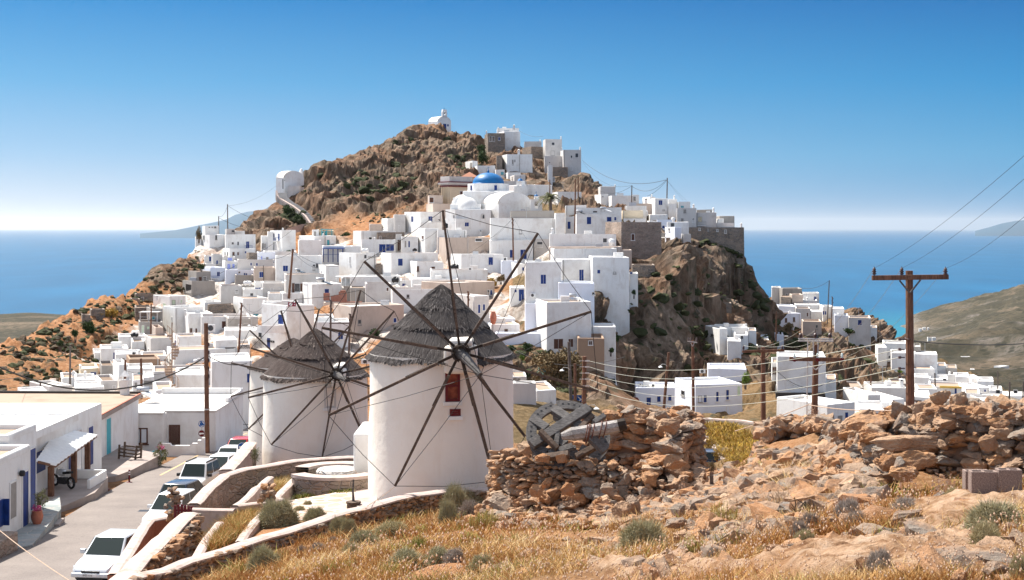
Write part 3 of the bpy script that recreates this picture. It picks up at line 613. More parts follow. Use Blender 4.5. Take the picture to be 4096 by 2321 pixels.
FARV="""
V 1635 1655 1780 655 712 1500 | d 1650 668 1665 700;d 1685 672 1697 705;d 1710 672 1722 705 | upper white villa of the left valley group
V 1765 1770 1840 685 720 1505 | d 1795 695 1810 715 | small white villa wing beside the upper left villa
V 1650 1655 1790 735 790 1490 | | middle terrace villa of the left valley group
V 1700 1705 1785 755 812 1480 | d 1720 765 1760 785 | lower cube villa of the left valley group
V 2225 2235 2365 690 760 1500 | d 2240 705 2258 725;d 2312 705 2330 730 | top villa of the right valley group
V 2160 2235 2360 745 810 1490 | d 2300 750 2330 770 | second villa of the right valley group
V 2125 2230 2350 800 850 1480 | | third villa of the right valley group
V 2000 2010 2170 855 930 1470 | d 2015 870 2060 885;d 2030 905 2060 925 | low left villa of the right valley group
V 2175 2290 2355 850 970 1470 | d 2195 910 2215 935;d 2260 915 2280 935 | low right villa of the right valley group with a long shadow
V 1775 1780 1840 840 880 1460 | | tiny white box house by the valley track
V 1140 1150 1205 368 415 2150 | | left white cube house near the bay
V 1210 1215 1268 370 415 2150 | | right white cube house near the bay
V 1015 1020 1060 240 272 2500 | | tiny white house on the headland nearest the water
V 1072 1077 1118 224 252 2520 | | white house on the headland above the tiny one
V 1142 1145 1170 225 248 2520 | | smallest white house on the headland
V 2530 2535 2600 118 150 2600 | | white house on the far ridge track
"""
CTRL="""
s 95 1328 222;s 240 1248 243;s 330 1203 256;s 440 1163 268;s 565 1100 283;s 660 1048 297;s 740 1002 311;s 60 1400 212;s 250 1300 236;s 420 1210 256;s 620 1110 284
s 0 1378 210;s 190 1283 235;s 284 1217 250;s 373 1190 262;s 506 1135 275;s 622 1067 290;s 700 1028 302;s 774 982 318
s 100 1500 193;s 200 1420 210;s 300 1350 226;s 450 1300 240;s 560 1200 262;s 700 1130 285;s 480 1400 228;s 10 1590 178;s -150 1500 190;s -250 1440 205
A 985 1310 335;A 1190 1130 345;A 1240 960 350;A 1300 955 350;A 1590 800 360;A 1700 740 365;A 1790 650 370;A 1960 630 378;A 2110 570 385;A 2150 500 395;A 2370 420 405;A 2570 360 415
B 60 300 430;B 290 290 446;B 520 305 442;B 650 380 432;B 780 340 425;B 900 350 422;B 1080 410 417;B 1470 490 407;B 1660 575 398;B 1900 710 385;B 2030 870 352;B 2070 1010 330
s 1000 920 320;s 1281 882 333;s 1479 906 316;s 1623 850 314;s 1261 847 342;s 1378 789 350;s 1495 828 335;s 1378 711 368;s 1534 672 385;s 1678 672 380;s 1678 595 410;s 1795 633 400;s 1872 595 405;s 1763 692 370;s 1911 641 392;s 1180 868 338;s 1120 900 334
H 900 1150 203;H 1340 1150 208;H 1380 820 236;H 1760 735 218;H 1900 650 222;C 1170 1400 250;C 1200 1260 286;C 1850 1335 290;C 1940 1430 287;O 570 180 287;O 605 420 290
I 770 1300 191;I 1300 1040 201;I 1700 910 203;I 1750 330 230;H 2350 1200 232;H 2520 900 263;I 300 200 198;I 250 450 194;I 500 600 196;I 600 1300 190;I 100 1450 184;U 1500 1200 175;U 900 900 175;U 700 700 180;s 2560 1092 209;s 2648 1075 212;s 2705 1085 215;s 2764 1090 219;s 2812 1090 228;s 2740 1030 250;s 2790 1010 262;s 2790 1250 221;s 2800 1400 219;s 2760 1450 207;s 2930 1500 194;s 2700 1150 212;s 2620 1150 209;s 2900 1200 262;s 2930 1050 268;s 2500 1200 206;s 2460 1172 205
I 1000 200 211;I 1000 600 205;I 1000 900 201;I 1500 400 214;I 1500 700 209;I 1300 200 211;I 1250 600 205
O 0 300 300;O 300 500 300;O 600 150 349;O 500 650 298;O 900 800 280;O 1400 900 278;O 1950 900 284;O 1500 1200 254;O 1900 1300 244;W 2300 700 240;O 2200 1250 250;O 1950 770 291;O 300 900 241;O 350 1050 226;W 100 1000 184;W 2000 700 248;W 1700 500 265
s 2600 1665 172;s 2900 1665 164;s 3000 1700 148;s 2200 1692 175;s 2330 1675 183;s 2450 1672 188;s 2100 1710 165
s 2850 1700 155;s 2850 1800 135;s 2900 1850 121;s 2960 1760 136;s 3050 1800 118;s 2791 1783 139;s 2841 1880 124;s 2780 1700 158;s 2830 1950 117
s 4096 2321 11;s 3500 2321 13;s 3000 2321 16;s 2500 2321 19.5;s 2048 2321 23;s 1500 2321 28;s 1000 2321 33.5;s 4300 2321 10.5;s 4096 2600 8
s 4096 2100 18;s 3600 2180 17.5;s 3900 2010 21.5;s 3500 2060 22;s 3100 2150 22;s 2700 2200 25;s 2300 2200 28;s 1900 2170 33;s 1500 2240 32;s 3000 2250 19
s 3500 1970 26;s 4096 1965 25.5;s 3100 1985 30;s 2900 1960 36;s 2700 2100 31;s 2000 2110 36.5;s 2200 2150 33;s 1754 2073 47;s 1435 2144 42;s 957 2265 37.5;s 700 2400 34;s 2600 2060 35
s 2100 2060 40;s 2678 2036 38;s 3093 1740 38;s 3269 1720 36;s 3300 1850 32;s 3492 1800 30;s 3250 1950 30;s 3400 1880 28.5
s 1100 2010 57;s 900 2150 47;s 780 2200 45.5;s 1300 1980 55;s 1500 1960 55;s 1750 2030 52.5;s 1150 1880 66;s 1050 1925 62;s 1300 1862 71;s 1500 1850 74;s 1200 1800 90;s 2000 1900 60;s 950 2000 58
"""
CTRLW=[(-30,250,-60),(0,480,-25),(60,470,-30),(-60,430,-50),(-110,400,-70),(-140,330,-75),(-160,250,-75),(-200,200,-90),(100,440,-60),(110,400,-70),(140,380,-75),(85,420,-45),
 (170,350,-70),(200,330,-70),(230,250,-65),(120,330,-62),(-15,460,5),(20,450,8),
 (2,50,-9.9),(8,52,-10.8),(10,60,-12.5),(14,75,-15.5),(17,90,-18.5),(19,105,-20.8),(24,75,-15.2),(26,95,-19),(30,60,-12.5),(40,60,-12),(25,42,-7.8),(16,42,-8),(12,47,-9.2),(22,34,-4.9),(35,42,-8),(12,33,-5.3),
 (40,100,-19.5),(70,100,-21),(20,112,-21.2),(0,110,-17),(30,150,-24),(80,150,-28),(120,200,-36),(0,140,-20),(50,130,-23),
 (-12,110,-15.8),(-10,130,-18),(-5,90,-13.5),(5,75,-13),(-40,100,-18),(-60,130,-22),(-80,150,-26),(-40,60,-13.3),(-45,80,-14.5),(-30,45,-12.6),(-40,30,-12),(-60,100,-20),(-30,120,-18.5),(-25,140,-20),
 (-25,30,-12),(-15,30,-11.8),(-10,25,-9.5),(-6,20,-7.5),(-3,12,-4.5),(0,6,-2.2),(3,5,-1.7),(-2,3,-2),(5,0,-1.6),(0,-5,-1.5),(-10,0,-3.5),(12,8,-1.8),(15,0,-1),(-30,10,-8),(20,15,-2.9)]
def parse(txt):
 out=[]
 for l in txt.strip().split('\n'):
  a,b,c=l.split('|'); h=a.split(); crop=h[0]; x0,xm,x1,yt,yb,d=map(float,h[1:7]); op=dict(t.split('=') for t in h[7:])
  s=CR[crop]; X0,YT=cv(crop,x0,yt); XM,YB=cv(crop,xm,yb); X1,_=cv(crop,x1,0)
  wins=[]
  for w in b.strip().split(';'):
   w=w.split()
   if w: wins.append((w[0],[float(q) for q in w[1:]]))
  ppm=F/d; wl=XM-X0; LT=float(op.get('dep',7.5)) if 'dep' in op else 7.5
  th_eff=math.asin(min(.86,max(.0,wl/(LT*ppm)))) if wl>0 else 0
  if 'th' in op: th_eff=R(float(op['th']))
  km=(XM-CX)/F; th=th_eff-math.atan(km); ra=Vector((math.cos(th),math.sin(th),0)); lb=Vector((-math.sin(th),math.cos(th),0))
  C=Vector((km*d,d,0))
  def solve(px,v):
   k=(px-CX)/F; den=v.x-k*v.y
   return (k*C.y-C.x)/den if abs(den)>1e-5 else 5
  tr=solve(X1,ra); tl=solve(X0,lb) if wl>2 and 'dep' not in op else LT
  if not (2<tl<16): tl=LT if tl<=2 or tl>16 else tl
  tr=max(1.2,min(tr,60)); zt=(HY-YT)/F*d; zb=(HY-YB)/F*d
  if zt-zb<1.2: zb=zt-1.2
  out.append(dict(crop=crop,C=C,ra=ra,lb=lb,tr=tr,tl=tl,zt=zt,zb=zb,d=d,op=op,wins=wins,label=c.strip(),xm=XM))
 return out
HS=parse(HOUSES); FV=parse(FARV); FVD=[]
pts=[]
def addc(x,y,z): pts.append((x,y,z))
for tok in CTRL.replace('\n',';').split(';'):
 t=tok.split()
 if len(t)==4:
  p=Pc(t[0],float(t[1]),float(t[2]),float(t[3])); addc(*p)
  s_=cv(t[0],float(t[1]),float(t[2]))
RIDGE="s 0 1378 210;s 190 1283 235;s 373 1190 262;s 506 1135 275;s 700 1028 302;s 774 982 318;A 985 1310 335;A 1240 960 350;A 1590 800 360;A 1790 650 370;A 1975 610 378;A 2150 500 395;A 2570 360 415;B 60 300 430;B 290 290 446;B 520 305 442;B 650 380 432;B 900 350 422;B 1470 490 407;B 1900 710 385;B 2070 1010 330;C 1850 1335 290;C 1940 1430 287;O 570 180 340;O 605 420 310"
for tok in RIDGE.split(';'):
 t=tok.split(); p=Pc(t[0],float(t[1]),float(t[2]),float(t[3])); 
 k=p.x/p.y; off=28 if t[0]!='s' else 40
 addc(k*(p.y+off),p.y+off,p.z-off*(.9 if t[0]!='s' else .6))
for w in CTRLW: addc(*w)
for h in HS:
 if h['d']<60: continue
 C,ra,lb,tr,tl,zb=h['C'],h['ra'],h['lb'],h['tr'],h['tl'],h['zb']
 for q in (C,C+ra*tr*.5,C+ra*tr,C+ra*tr*.5+lb*tl): addc(q.x,q.y,zb-.3)
SL_=[(1290,930,350),(1300,975,349),(1330,1010,348),(1380,1040,346),(1450,1080,343),(1520,1130,340),(1590,1190,337),(1640,1262,334)]
SR_=[(1405,950,349),(1410,985,347),(1440,1015,346),(1480,1050,344.5),(1560,1100,341.5),(1620,1150,339),(1670,1205,336.5),(1710,1255,334)]
STL=[(Pc('A',*a),Pc('A',*b)) for a,b in zip(SL_,SR_)]
for a,b in STL: addc(a.x,a.y,a.z-1.6); addc(b.x,b.y,b.z-.9); addc(a.x-2,a.y-3,a.z-4.)
PT=np.array(pts)
def rbf_fit(PT,lam):
 n=len(PT); D=np.hypot(PT[:,0][:,None]-PT[:,0][None],PT[:,1][:,None]-PT[:,1][None]); A=np.zeros((n+3,n+3)); A[:n,:n]=-D; A[:n,:n]-=np.diag(np.minimum(2.2,np.maximum(.12,PT[:,1]*.008))*lam)*-1
 A[:n,n]=1;A[n,:n]=1;A[:n,n+1]=PT[:,0]/100;A[n+1,:n]=PT[:,0]/100;A[:n,n+2]=PT[:,1]/100;A[n+2,:n]=PT[:,1]/100
 w=np.linalg.lstsq(A,np.concatenate([PT[:,2],[0,0,0]]),rcond=None)[0]; return w
WR=rbf_fit(PT,.35)
def rbf_eval(x,y):
 out=np.empty(len(x)); n=len(PT)
 for i in range(0,len(x),20000):
  a=x[i:i+20000];b=y[i:i+20000]
  D=np.hypot(a[:,None]-PT[:,0][None],b[:,None]-PT[:,1][None]); out[i:i+20000]=-D@WR[:n]+WR[n]+WR[n+1]*a/100+WR[n+2]*b/100
 return out
SU0,SU1,DU=-1200,5300,25.; LV0,LV1,DV=math.log(2.5),math.log(580),.02
us=np.arange(SU0,SU1+1,DU); vs_=np.arange(LV0,LV1+DV,DV)
gu,gv=np.meshgrid(us,vs_); gd=np.exp(gv).ravel(); gx=((gu-CX)/F).ravel()*gd
GZ=rbf_eval(gx,gd).reshape(gu.shape)
def smooth(a):
 b=a.copy(); b[1:-1,1:-1]=(a[1:-1,1:-1]*4+a[:-2,1:-1]+a[2:,1:-1]+a[1:-1,:-2]+a[1:-1,2:])/8; return b
GZ=smooth(GZ)
ROAD=[(-14.0,30,-12.35),(-16.2,45,-12.6),(-16.6,52,-12.8),(-17.0,60,-13.25),(-17.9,70,-13.85),(-18.9,80,-14.55),(-19.6,92,-15.35),(-20.0,104,-16.0),(-19.2,118,-16.7),(-17.,130,-17.6)]
HW=[3.2,3.1,3.0,3.0,2.9,2.7,2.4,2.2,2.1,2.1]
_ry=np.array([r[1] for r in ROAD]); _rx=np.array([r[0] for r in ROAD]); _rz=np.array([r[2] for r in ROAD]); _rh=np.array(HW)
def roadmod(x,y,z):
 cx=np.interp(y,_ry,_rx); rz=np.interp(y,_ry,_rz); hw=np.interp(y,_ry,_rh)
 dist=np.abs(x-cx)-hw; on=(y>28)&(y<130)
 t=np.clip(1-(dist-1.)/2.5,0,1)*on
 left=(x<cx)&(y>48)&(y<112)&(x>cx-30); t=np.where(left,np.clip(1-(dist-26)/5,0,1),t)
 return z*(1-t)+(rz-.12)*t
def tz_raw(x,y):
 x=np.atleast_1d(np.asarray(x,float)); y=np.atleast_1d(np.asarray(y,float)); yy=np.clip(y,2.6,570)
 u=(CX+F*x/yy-SU0)/DU; v=(np.log(yy)-LV0)/DV
 u=np.clip(u,0,len(us)-1.001); v=np.clip(v,0,len(vs_)-1.001); i=u.astype(int); j=v.astype(int); fu=u-i; fv=v-j
 z=GZ[j,i]*(1-fu)*(1-fv)+GZ[j,i+1]*fu*(1-fv)+GZ[j+1,i]*(1-fu)*fv+GZ[j+1,i+1]*fu*fv
 return roadmod(x,y,z)
def gz(x,y): return float(tz_raw(x,y)[0])
ROCK=[(1300,760,340,190,1),(1650,690,320,200,1),(1950,620,280,130,1),(2170,700,140,100,1),(2380,780,150,170,1),(1050,890,130,95,1),(2650,1280,380,400,1),(2900,1150,250,260,1),(2380,1380,190,190,1),(3300,1450,330,140,.8),(3050,1170,160,150,.8),(2150,1450,150,120,.6),(700,1090,110,60,.8),(3450,1360,160,120,1),(600,1100,120,35,.45),(1560,880,200,60,-.6),(1450,915,160,35,-.5)]
def rockmask(x,y,z):
 sx=CX+F*x/y; sy=HY-F*z/y; r=np.zeros_like(x)
 wob=(fbm(np.stack([x/9,y/9,z/9],1),3,5)-.5)*.7
 for a,b,c,e,w in ROCK:
  q=np.sqrt(((sx-a)/c)**2+((sy-b)/e)**2); r=r+w*np.clip((1.12-q+wob)/.25,0,1)
 return np.clip(r,0,1)*(y>110), sx, sy
def grid(s0,s1,ds,d0,d1,rd):
 a=np.arange(s0,s1+1,ds); b=np.exp(np.arange(math.log(d0),math.log(d1),rd)); A,B=np.meshgrid(a,b); d=B.ravel(); x=(A.ravel()-CX)/F*d
 nu,nv=len(a),len(b); i=np.arange(nu-1)[None]+np.arange(nv-1)[:,None]*nu; Fq=np.stack([i,i+1,i+nu+1,i+nu],-1).reshape(-1,4)
 return x,d,Fq,nu,nv
def nrm(x,y,z,nu,nv):
 Pq=np.stack([x,y,z],1).reshape(nv,nu,3); du=np.gradient(Pq,axis=1); dv=np.gradient(Pq,axis=0); n=np.cross(du,dv); n/=np.linalg.norm(n,axis=2,keepdims=True)+1e-9; return n.reshape(-1,3)
def build_far():
 x,y,Fq,nu,nv=grid(-700,4800,6,52,500,.0038); z=tz_raw(x,y); rk,sx,sy=rockmask(x,y,z)
 n=nrm(x,y,z,nu,nv); p=np.stack([x,y,z],1); 
 sl=1-n[:,2]
 u_=x*.64+z*.77; w_=-x*.77+z*.64; q=np.stack([u_*.38,y*.9,w_*1.05],1); q[sx>2440]=(p*np.array([1,1,.5]))[sx>2440]; q=q+ (fbm(p/6,3,3)[:,None]-.5)*6
 big=fbm(q/17,3,21,ridge=True)-.55; med=fbm(q/6.,4,41,.55,ridge=True)-.5; fine=fbm(q/1.9,3,61,ridge=True)-.5
 crack=-np.clip(.12-np.abs(fbm(q/11,3,77)-.5),0,.12)/.12
 vf=fbm(p*np.array([1.6,1.6,.5])/1.1,3,66,.6,ridge=True)-.5
 zc=np.full(len(x),1e9); sup=np.ones(len(x))
 for h in HS:
  if h['d']<60: continue
  c=h['C']+h['ra']*h['tr']*.5+h['lb']*h['tl']*.4; rr=max(h['tr'],h['tl'])*.5+1.5; c=Vector((c.x,c.y-1.5,0)); m=(np.abs(x-c.x)<rr+4)&(np.abs(y-c.y)<rr+4); q=np.hypot(x[m]-c.x,y[m]-c.y); t=np.clip((q-rr)/3,0,1); sup[m]=np.minimum(sup[m],t); zc[m]=np.minimum(zc[m],h['zb']+.1+t*6+np.where(t>=1,1e6,0))
 for c_,x_,y_,d_,rr,dy in (('A',1440,948,353,5.5,3),('B',440,297,447,4.5,2.5)):
  q_=Pc(c_,x_,y_,d_); m=(np.abs(x-q_.x)<rr+5)&(np.abs(y-q_.y-dy)<rr+5); q=np.hypot(x[m]-q_.x,y[m]-q_.y-dy); t=np.clip((q-rr)/3,0,1); sup[m]=np.minimum(sup[m],t); zc[m]=np.minimum(zc[m],q_.z-.1+t*5+np.where(t>=1,1e6,0))
 for (a_,b_) in STL:
  for k in range(12):
   q_=a_.lerp(b_,k/11); m=(np.abs(x-q_.x)<5)&(np.abs(y-q_.y)<5); q=np.hypot(x[m]-q_.x,y[m]-q_.y); t=np.clip((q-2.6)/2,0,1); sup[m]=np.minimum(sup[m],t); zc[m]=np.minimum(zc[m],q_.z-.9+t*4+np.where(t>=1,1e6,0))
 rk0=rk; a=rk*(6.5*big+3.4*med+2.9*fine+1.4*vf+4.*crack); a=np.where(a>0,a*(.15+.85*sup),a); a=np.where(sx<850,a*.35,a); a=np.where((sx>=850)&(sx<2440)&(y>300),a*.68,a); a=np.where((sx>2420)&(sx<3060),a*np.clip((y-187)/9,0,1),a); a=np.where((sx>2060)&(sx<=2420),a*np.clip((y-172)/8,0,1),a)
 gr=(1-rk)*((fbm(p/9,4,9)-.5)*1.6+(fbm(p/1.6,2,19)-.5)*.5)
 nh=n.copy(); nh[:,2]*=.55; nh/=np.linalg.norm(nh,axis=1,keepdims=True)
 cx=np.interp(y,_ry,_rx); near=(np.abs(x-cx-(-12))<24)&(y<125); a=np.where(near,0,a); gr=gr*(.2+.8*sup); gr=np.where(near,gr*.02,gr)
 fade=np.clip((y-60)/60,0.05,1)
 p2=p+nh*(a*1)[:,None]+np.array([0,0,1])*((gr*fade)[:,None])
 p2[:,2]=np.minimum(p2[:,2],zc)
 sh=fbm(p/2.3,2,91); bumpm=np.clip((sh-.62)*8,0,1)*.7*(1-rk*.6)*(y>150); p2[:,2]+=bumpm
 warm=np.clip((2250-sx)/350,0,1)*.75+.25; warm=np.where(y<140,.8,warm); warm=np.where((sx>2050)&(y>115),.2,warm); wn=fbm(p/25,3,33); warm=np.clip(warm+(wn-.5)*.7,0,1)
 veg=np.clip(.35+bumpm*2+np.where(sx>2300,.4,0),0,1)
 town=np.zeros(len(x)); hc=np.array([(( h['C']+h['ra']*h['tr']*.5).x,(h['C']+h['ra']*h['tr']*.5).y-1,max(4.8,h['tr']*.62)) for h in HS if h['op'].get('m')!='stone' and 60<h['d']<375 and h['crop'] not in 'IUWO'])
 for cx_,cy_,rr_ in hc:
  m=(np.abs(x-cx_)<rr_+3)&(np.abs(y-cy_)<rr_+3); q=np.hypot(x[m]-cx_,y[m]-cy_); town[m]=np.maximum(town[m],np.clip((rr_+1.5-q)/2.5,0,1))
 town=np.clip(town*1.3-(fbm(p/3,3,71)>.60)*.7,0,1)*(1-np.clip(rk*1.3,0,1)); town=np.where((y<105),0,town)
 o=fastmesh('hill',p2,Fq,[M['terrain']],smooth=True,attrs=dict(rock=rk,warm=warm,veg=veg*(1-town),town=town))
 fl=rk[Fq].mean(1)<.45; o.data.polygons.foreach_set('use_smooth',fl); return o
def near_noise(x,y):
 p=np.stack([x,y,np.zeros_like(x)],1)
 r=np.clip((fbm(p/2.6,4,7,ridge=True)-.55)*5,0,1)
 inner=(x<9)&(y>41+np.maximum(0,(-x))*.0)&(x+ (y-40)*.0<9)
 return p,r
def slabmask(x,y):
 sx=CX+F*x/y; z=tz_raw(x,y); sy=HY-F*z/y; p=np.stack([x,y,z],1)
 w=(fbm(p/1.2,4,44)-.5)*1.1
 m=np.zeros_like(x)
 for a,b,c,e,rot in ((3560,2190,560,70,-.33),(3900,2060,330,50,-.3),(2750,2300,430,26,-.05),(3450,2300,330,38,-.15),(3950,2250,150,50,-.2)):
  dx=(sx-a)*math.cos(rot)+(sy-b)*math.sin(rot)*2; dy=-(sx-a)*math.sin(rot)*.5+(sy-b)
  q=np.sqrt((dx/c)**2+(dy/e)**2); m=np.maximum(m,np.clip((1.1-q+w)/.35,0,1))
 return m*(y<26)*.85
def build_near():
 x,y,Fq,nu,nv=grid(-500,4700,9,3.2,56,.0058); z=tz_raw(x,y); p=np.stack([x,y,z],1)
 slab=slabmask(x,y)
 garden=(x<4.5)&(y>40)&(x>-14)
 amp=np.where(garden,.25,1.)*np.clip(y/12,.3,1)
 cx=np.interp(y,_ry,_rx); onroad=(x<cx+5)&(y>28); amp=np.where(onroad,.03,amp)
 z2=z+amp*((fbm(p/3,4,8)-.5)*.55+(fbm(p/.7,3,18)-.5)*.16)+slab*(.10+.26*(fbm(p*np.array([1,1,3])/.9,4,28,ridge=True)-.5)+.10*(fbm(p/.22,3,29,ridge=True)-.5))
 p[:,2]=z2; warm=np.clip(.75+(fbm(p/4,3,38)-.5)*1.2,0,1)
 rk=np.maximum(slab,np.clip((fbm(p/1.1,4,48)-.66)*9,0,1)*.6)
 return fastmesh('ground',p,Fq,[M['ground_near']],smooth=True,attrs=dict(rock=rk,warm=warm,veg=np.full(len(x),.12),town=np.zeros(len(x))))
tag(build_far(),kind='structure'); tag(build_near(),kind='structure')
VZ=None
def build_valley():
 global VZ
 C="s 3480 1395 2480;s 3584 1356 2518;s 3627 1326 2700;s 3608 1303 2856;s 3640 1285 3000;s 3652 1266 3160;s 3700 1248 3250;s 3830 1222 3150;s 3987 1178 3100;s 4096 1160 3100;s 4300 1130 3100;s 4600 1120 3000;s 3900 1290 2500;s 4096 1250 2700;s 3760 1330 2600;s 3700 1400 1950;s 3960 1330 2200;s 4096 1300 2200;s 4300 1300 2000;s 4000 1480 1420;s 3700 1500 1250;s 4096 1600 900;s 4300 1600 900;s 3700 1600 800;s 3400 1500 1700;s 3300 1600 1000;s 3850 1420 1600;s 4000 1400 1800"
 Pn=[tuple(Pc(t.split()[0],*map(float,t.split()[1:]))) for t in C.split(';')]
 for sx,dd,zz in ((3400,2600,-212),(3500,2750,-215),(3560,2900,-215),(3560,3300,-220),(3650,3700,-240),(3828,4000,-260),(3987,4200,-280),(4300,4200,-280),(3300,2000,-205),(3000,1500,-160),(3000,1000,-110),(3200,2300,-210),(3500,560,-85),(3800,560,-80),(4096,560,-82),(4400,560,-80),(3200,560,-90),(2900,560,-110),(4700,600,-80),(2600,2000,-230),(2600,1000,-200),(2600,560,-150),(4096,420,-72),(3600,420,-72),(4600,420,-70),(3000,420,-90)):
  Pn.append(((sx-CX)/F*dd,dd,zz))
 Pn=np.array(Pn); 
 x,y,Fq,nu,nv=grid(2500,4900,9,420,4400,.0085)
 D=np.hypot(Pn[:,0][:,None]-Pn[:,0],Pn[:,1][:,None]-Pn[:,1]); n=len(Pn); A=np.zeros((n+1,n+1)); A[:n,:n]=-D; A[:n,n]=A[n,:n]=1; w=np.linalg.solve(A,np.append(Pn[:,2],0))
 z=-np.hypot(x[:,None]-Pn[:,0],y[:,None]-Pn[:,1])@w[:n]+w[n]
 VZ=lambda X_,Y_: float(-np.hypot(X_-Pn[:,0],Y_-Pn[:,1])@w[:n]+w[n])
 p=np.stack([x,y,z],1); am=np.clip((z+205)/40,0.1,1)
 for h in FV:
  k=h['C'].x/h['C'].y; s_=h['zb']/h['C'].y
  for d in range(600,3600,10):
   if s_*d<VZ(k*d,d)+2: break
  FVD.append(d); q=np.hypot(x-k*d,y-d); am=am*np.clip((q-20)/60,.05,1)
 z=z+am*((fbm(p/260,5,5,ridge=True)-.5)*42+(fbm(p/60,4,15,ridge=True)-.5)*12); p[:,2]=z
 rk=np.clip((fbm(p/45,5,25,.6)-.58)*6,0,1)*.8; rk=np.maximum(rk,np.clip((-190-z)/8,0,1)); warm=np.clip((fbm(p/160,4,35)-.62)*6,0,1)
 return fastmesh('valley_hills',p,Fq,[M['valley']],smooth=True,attrs=dict(rock=rk,warm=warm,veg=fbm(p/14,3,55)))
m,nt,b=newmat('valley'); co=coord(nt,'Object',(.02,.02,.02)); n=noise(nt,co,1.2,9,.7); rock=attr(nt,'rock'); warm=attr(nt,'warm')
c=ramp(nt,n,[(.3,(.045,.04,.025)),(.5,(.09,.075,.045)),(.7,(.16,.125,.08))]); c=mix(nt,math_(nt,'MULTIPLY',rock,.8),c,(.32,.27,.23)); c=mix(nt,math_(nt,'MULTIPLY',warm,.5),c,(.42,.30,.20))
n2=noise(nt,co,9,8,.8); c=mix(nt,ramp(nt,n2,[(.5,0),(.62,.8)]),c,(.055,.062,.04)); nt.links.new(c,b.inputs['Base Color']); 
vo=nt.nodes.new('ShaderNodeTexVoronoi'); vo.inputs['Scale'].default_value=.085; nt.links.new(coord(nt,'Object'),vo.inputs['Vector']); vm=math_(nt,'MULTIPLY',ramp(nt,vo.outputs['Distance'],[(.28,.9),(.46,0)]),ramp(nt,n,[(.4,.2),(.6,1)])); c=mix(nt,vm,c,(.03,.032,.018)); nt.links.new(c,b.inputs['Base Color']); b.inputs['Roughness'].default_value=1; bump(nt,b,n2,1.,9)
tag(build_valley(),kind='structure')
def build_left():
 x,y,Fq,nu,nv=grid(-900,900,9,2100,3500,.006); p=np.stack([x,y,np.zeros_like(x)],1); sx=CX+F*x/y
 edge=3230+90*np.sin(sx/70)+ (fbm(p/200,3,5)-.5)*260+np.clip(sx-100,0,400)*.25
 z=-203+np.clip((edge-y)/60,-1,1)*3.5+np.clip((edge-y)/500,0,1)*26*fbm(p/220,4,9); p[:,2]=z
 rk=np.clip((-198-z)/4,0,1)*.7; return fastmesh('bay_land',p,Fq,[M['valley']],smooth=True,attrs=dict(rock=rk,warm=np.clip((fbm(p/200,3,3)-.45)*5,0,1),veg=np.zeros(len(x))))
tag(build_left(),kind='structure')
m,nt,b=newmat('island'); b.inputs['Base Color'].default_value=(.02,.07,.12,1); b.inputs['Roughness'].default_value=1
def island(name,prof,d,dep):
 pr=np.array(prof,float); sx=np.arange(pr[0,0],pr[-1,0]+1,4.); sy=np.interp(sx,pr[:,0],pr[:,1]); rows=16; V=[]
 top=(HY-sy)/F*d
 for j in range(rows+1):
  t=j/rows; s=math.sin(math.pi*t)**.7 if 0<t<1 else 0
  dd=d-dep/2+dep*t; xx=(sx-CX)/F*dd; h=(top+212)*s-212; pn=np.stack([xx,np.full_like(xx,dd),h],1); h=h+(fbm(pn/1500,4,3)-.5)*.16*(top+212)*s; V.append(np.stack([xx,np.full_like(xx,dd),h],1))
 V=np.concatenate(V); nu=len(sx); i=np.arange(nu-1)[None]+np.arange(rows)[:,None]*nu; Fq=np.stack([i,i+1,i+nu+1,i+nu],-1).reshape(-1,4)
 return tag(fastmesh(name,V,Fq,[M['island']],smooth=True),kind='structure')
island('far_island',[(560,935),(700,922),(800,902),(860,890),(905,880),(940,862),(990,850),(1050,845),(1100,815),(1200,790),(1300,830),(1400,922)],28000,5000)
island('far_headland',[(3900,924),(3960,908),(4010,893),(4060,884),(4150,878),(4300,884),(4500,925)],34000,5000)
m,nt,b=newmat('sea'); co=coord(nt,'Object',(.004,.0012,1)); co2=coord(nt,'Object',(.05,.02,1))
tc=nt.nodes.new('ShaderNodeTexCoord'); mp=nt.nodes.new('ShaderNodeMapping'); nt.links.new(tc.outputs['Object'],mp.inputs['Vector']); mp.inputs['Location'].default_value=(-750/900,-2650/1100,0); mp.inputs['Scale'].default_value=(1/900,1/1100,0)
ln=nt.nodes.new('ShaderNodeVectorMath'); ln.operation='LENGTH'; nt.links.new(mp.outputs[0],ln.inputs[0])
sh=ramp(nt,math_(nt,'ADD',ln.outputs['Value'],math_(nt,'MULTIPLY',noise(nt,co2,.3,4),.25)),[(.2,.8),(.95,0)])
c=mix(nt,ramp(nt,noise(nt,co,1,4),[(.4,0),(.7,1)]),(.002,.07,.15),(.003,.095,.20)); c=mix(nt,sh,c,(.012,.16,.21))
nt.links.new(c,b.inputs['Base Color']); b.inputs['Roughness'].default_value=.35; b.inputs['Specular IOR Level'].default_value=.18; b.inputs['IOR'].default_value=1.33
bump(nt,b,noise(nt,co2,1.,6,.7),.6,3)
mb=MB(); mb.add([(-90000,500,-200),(90000,500,-200),(90000,110000,-200),(-90000,110000,-200)],[(0,1,2,3)]); tag(mb.build('sea',[M['sea']]),kind='structure')
KM={'b':'blue','B':'blue','l':'blue_light','d':'dark','k':'black','g':'green_shutter','G':'green_shutter','w':'greyframe','W':'creamwood','n':'brown','N':'brown','c':'cyan'}
CREAMW=('C','W')
def faceinfo(h,sx):
 C=h['C']; left=sx<h['xm']-1.5
 return (C,h['lb'],left) if left else (C,h['ra'],left)
def onface(h,sx,sy):
 C,v,left=faceinfo(h,sx); k=(sx-CX)/F; den=v.x-k*v.y; t=(k*C.y-C.x)/den if abs(den)>1e-6 else 1
 p=C+v*t; return p,v,left,(HY-sy)/F*p.y
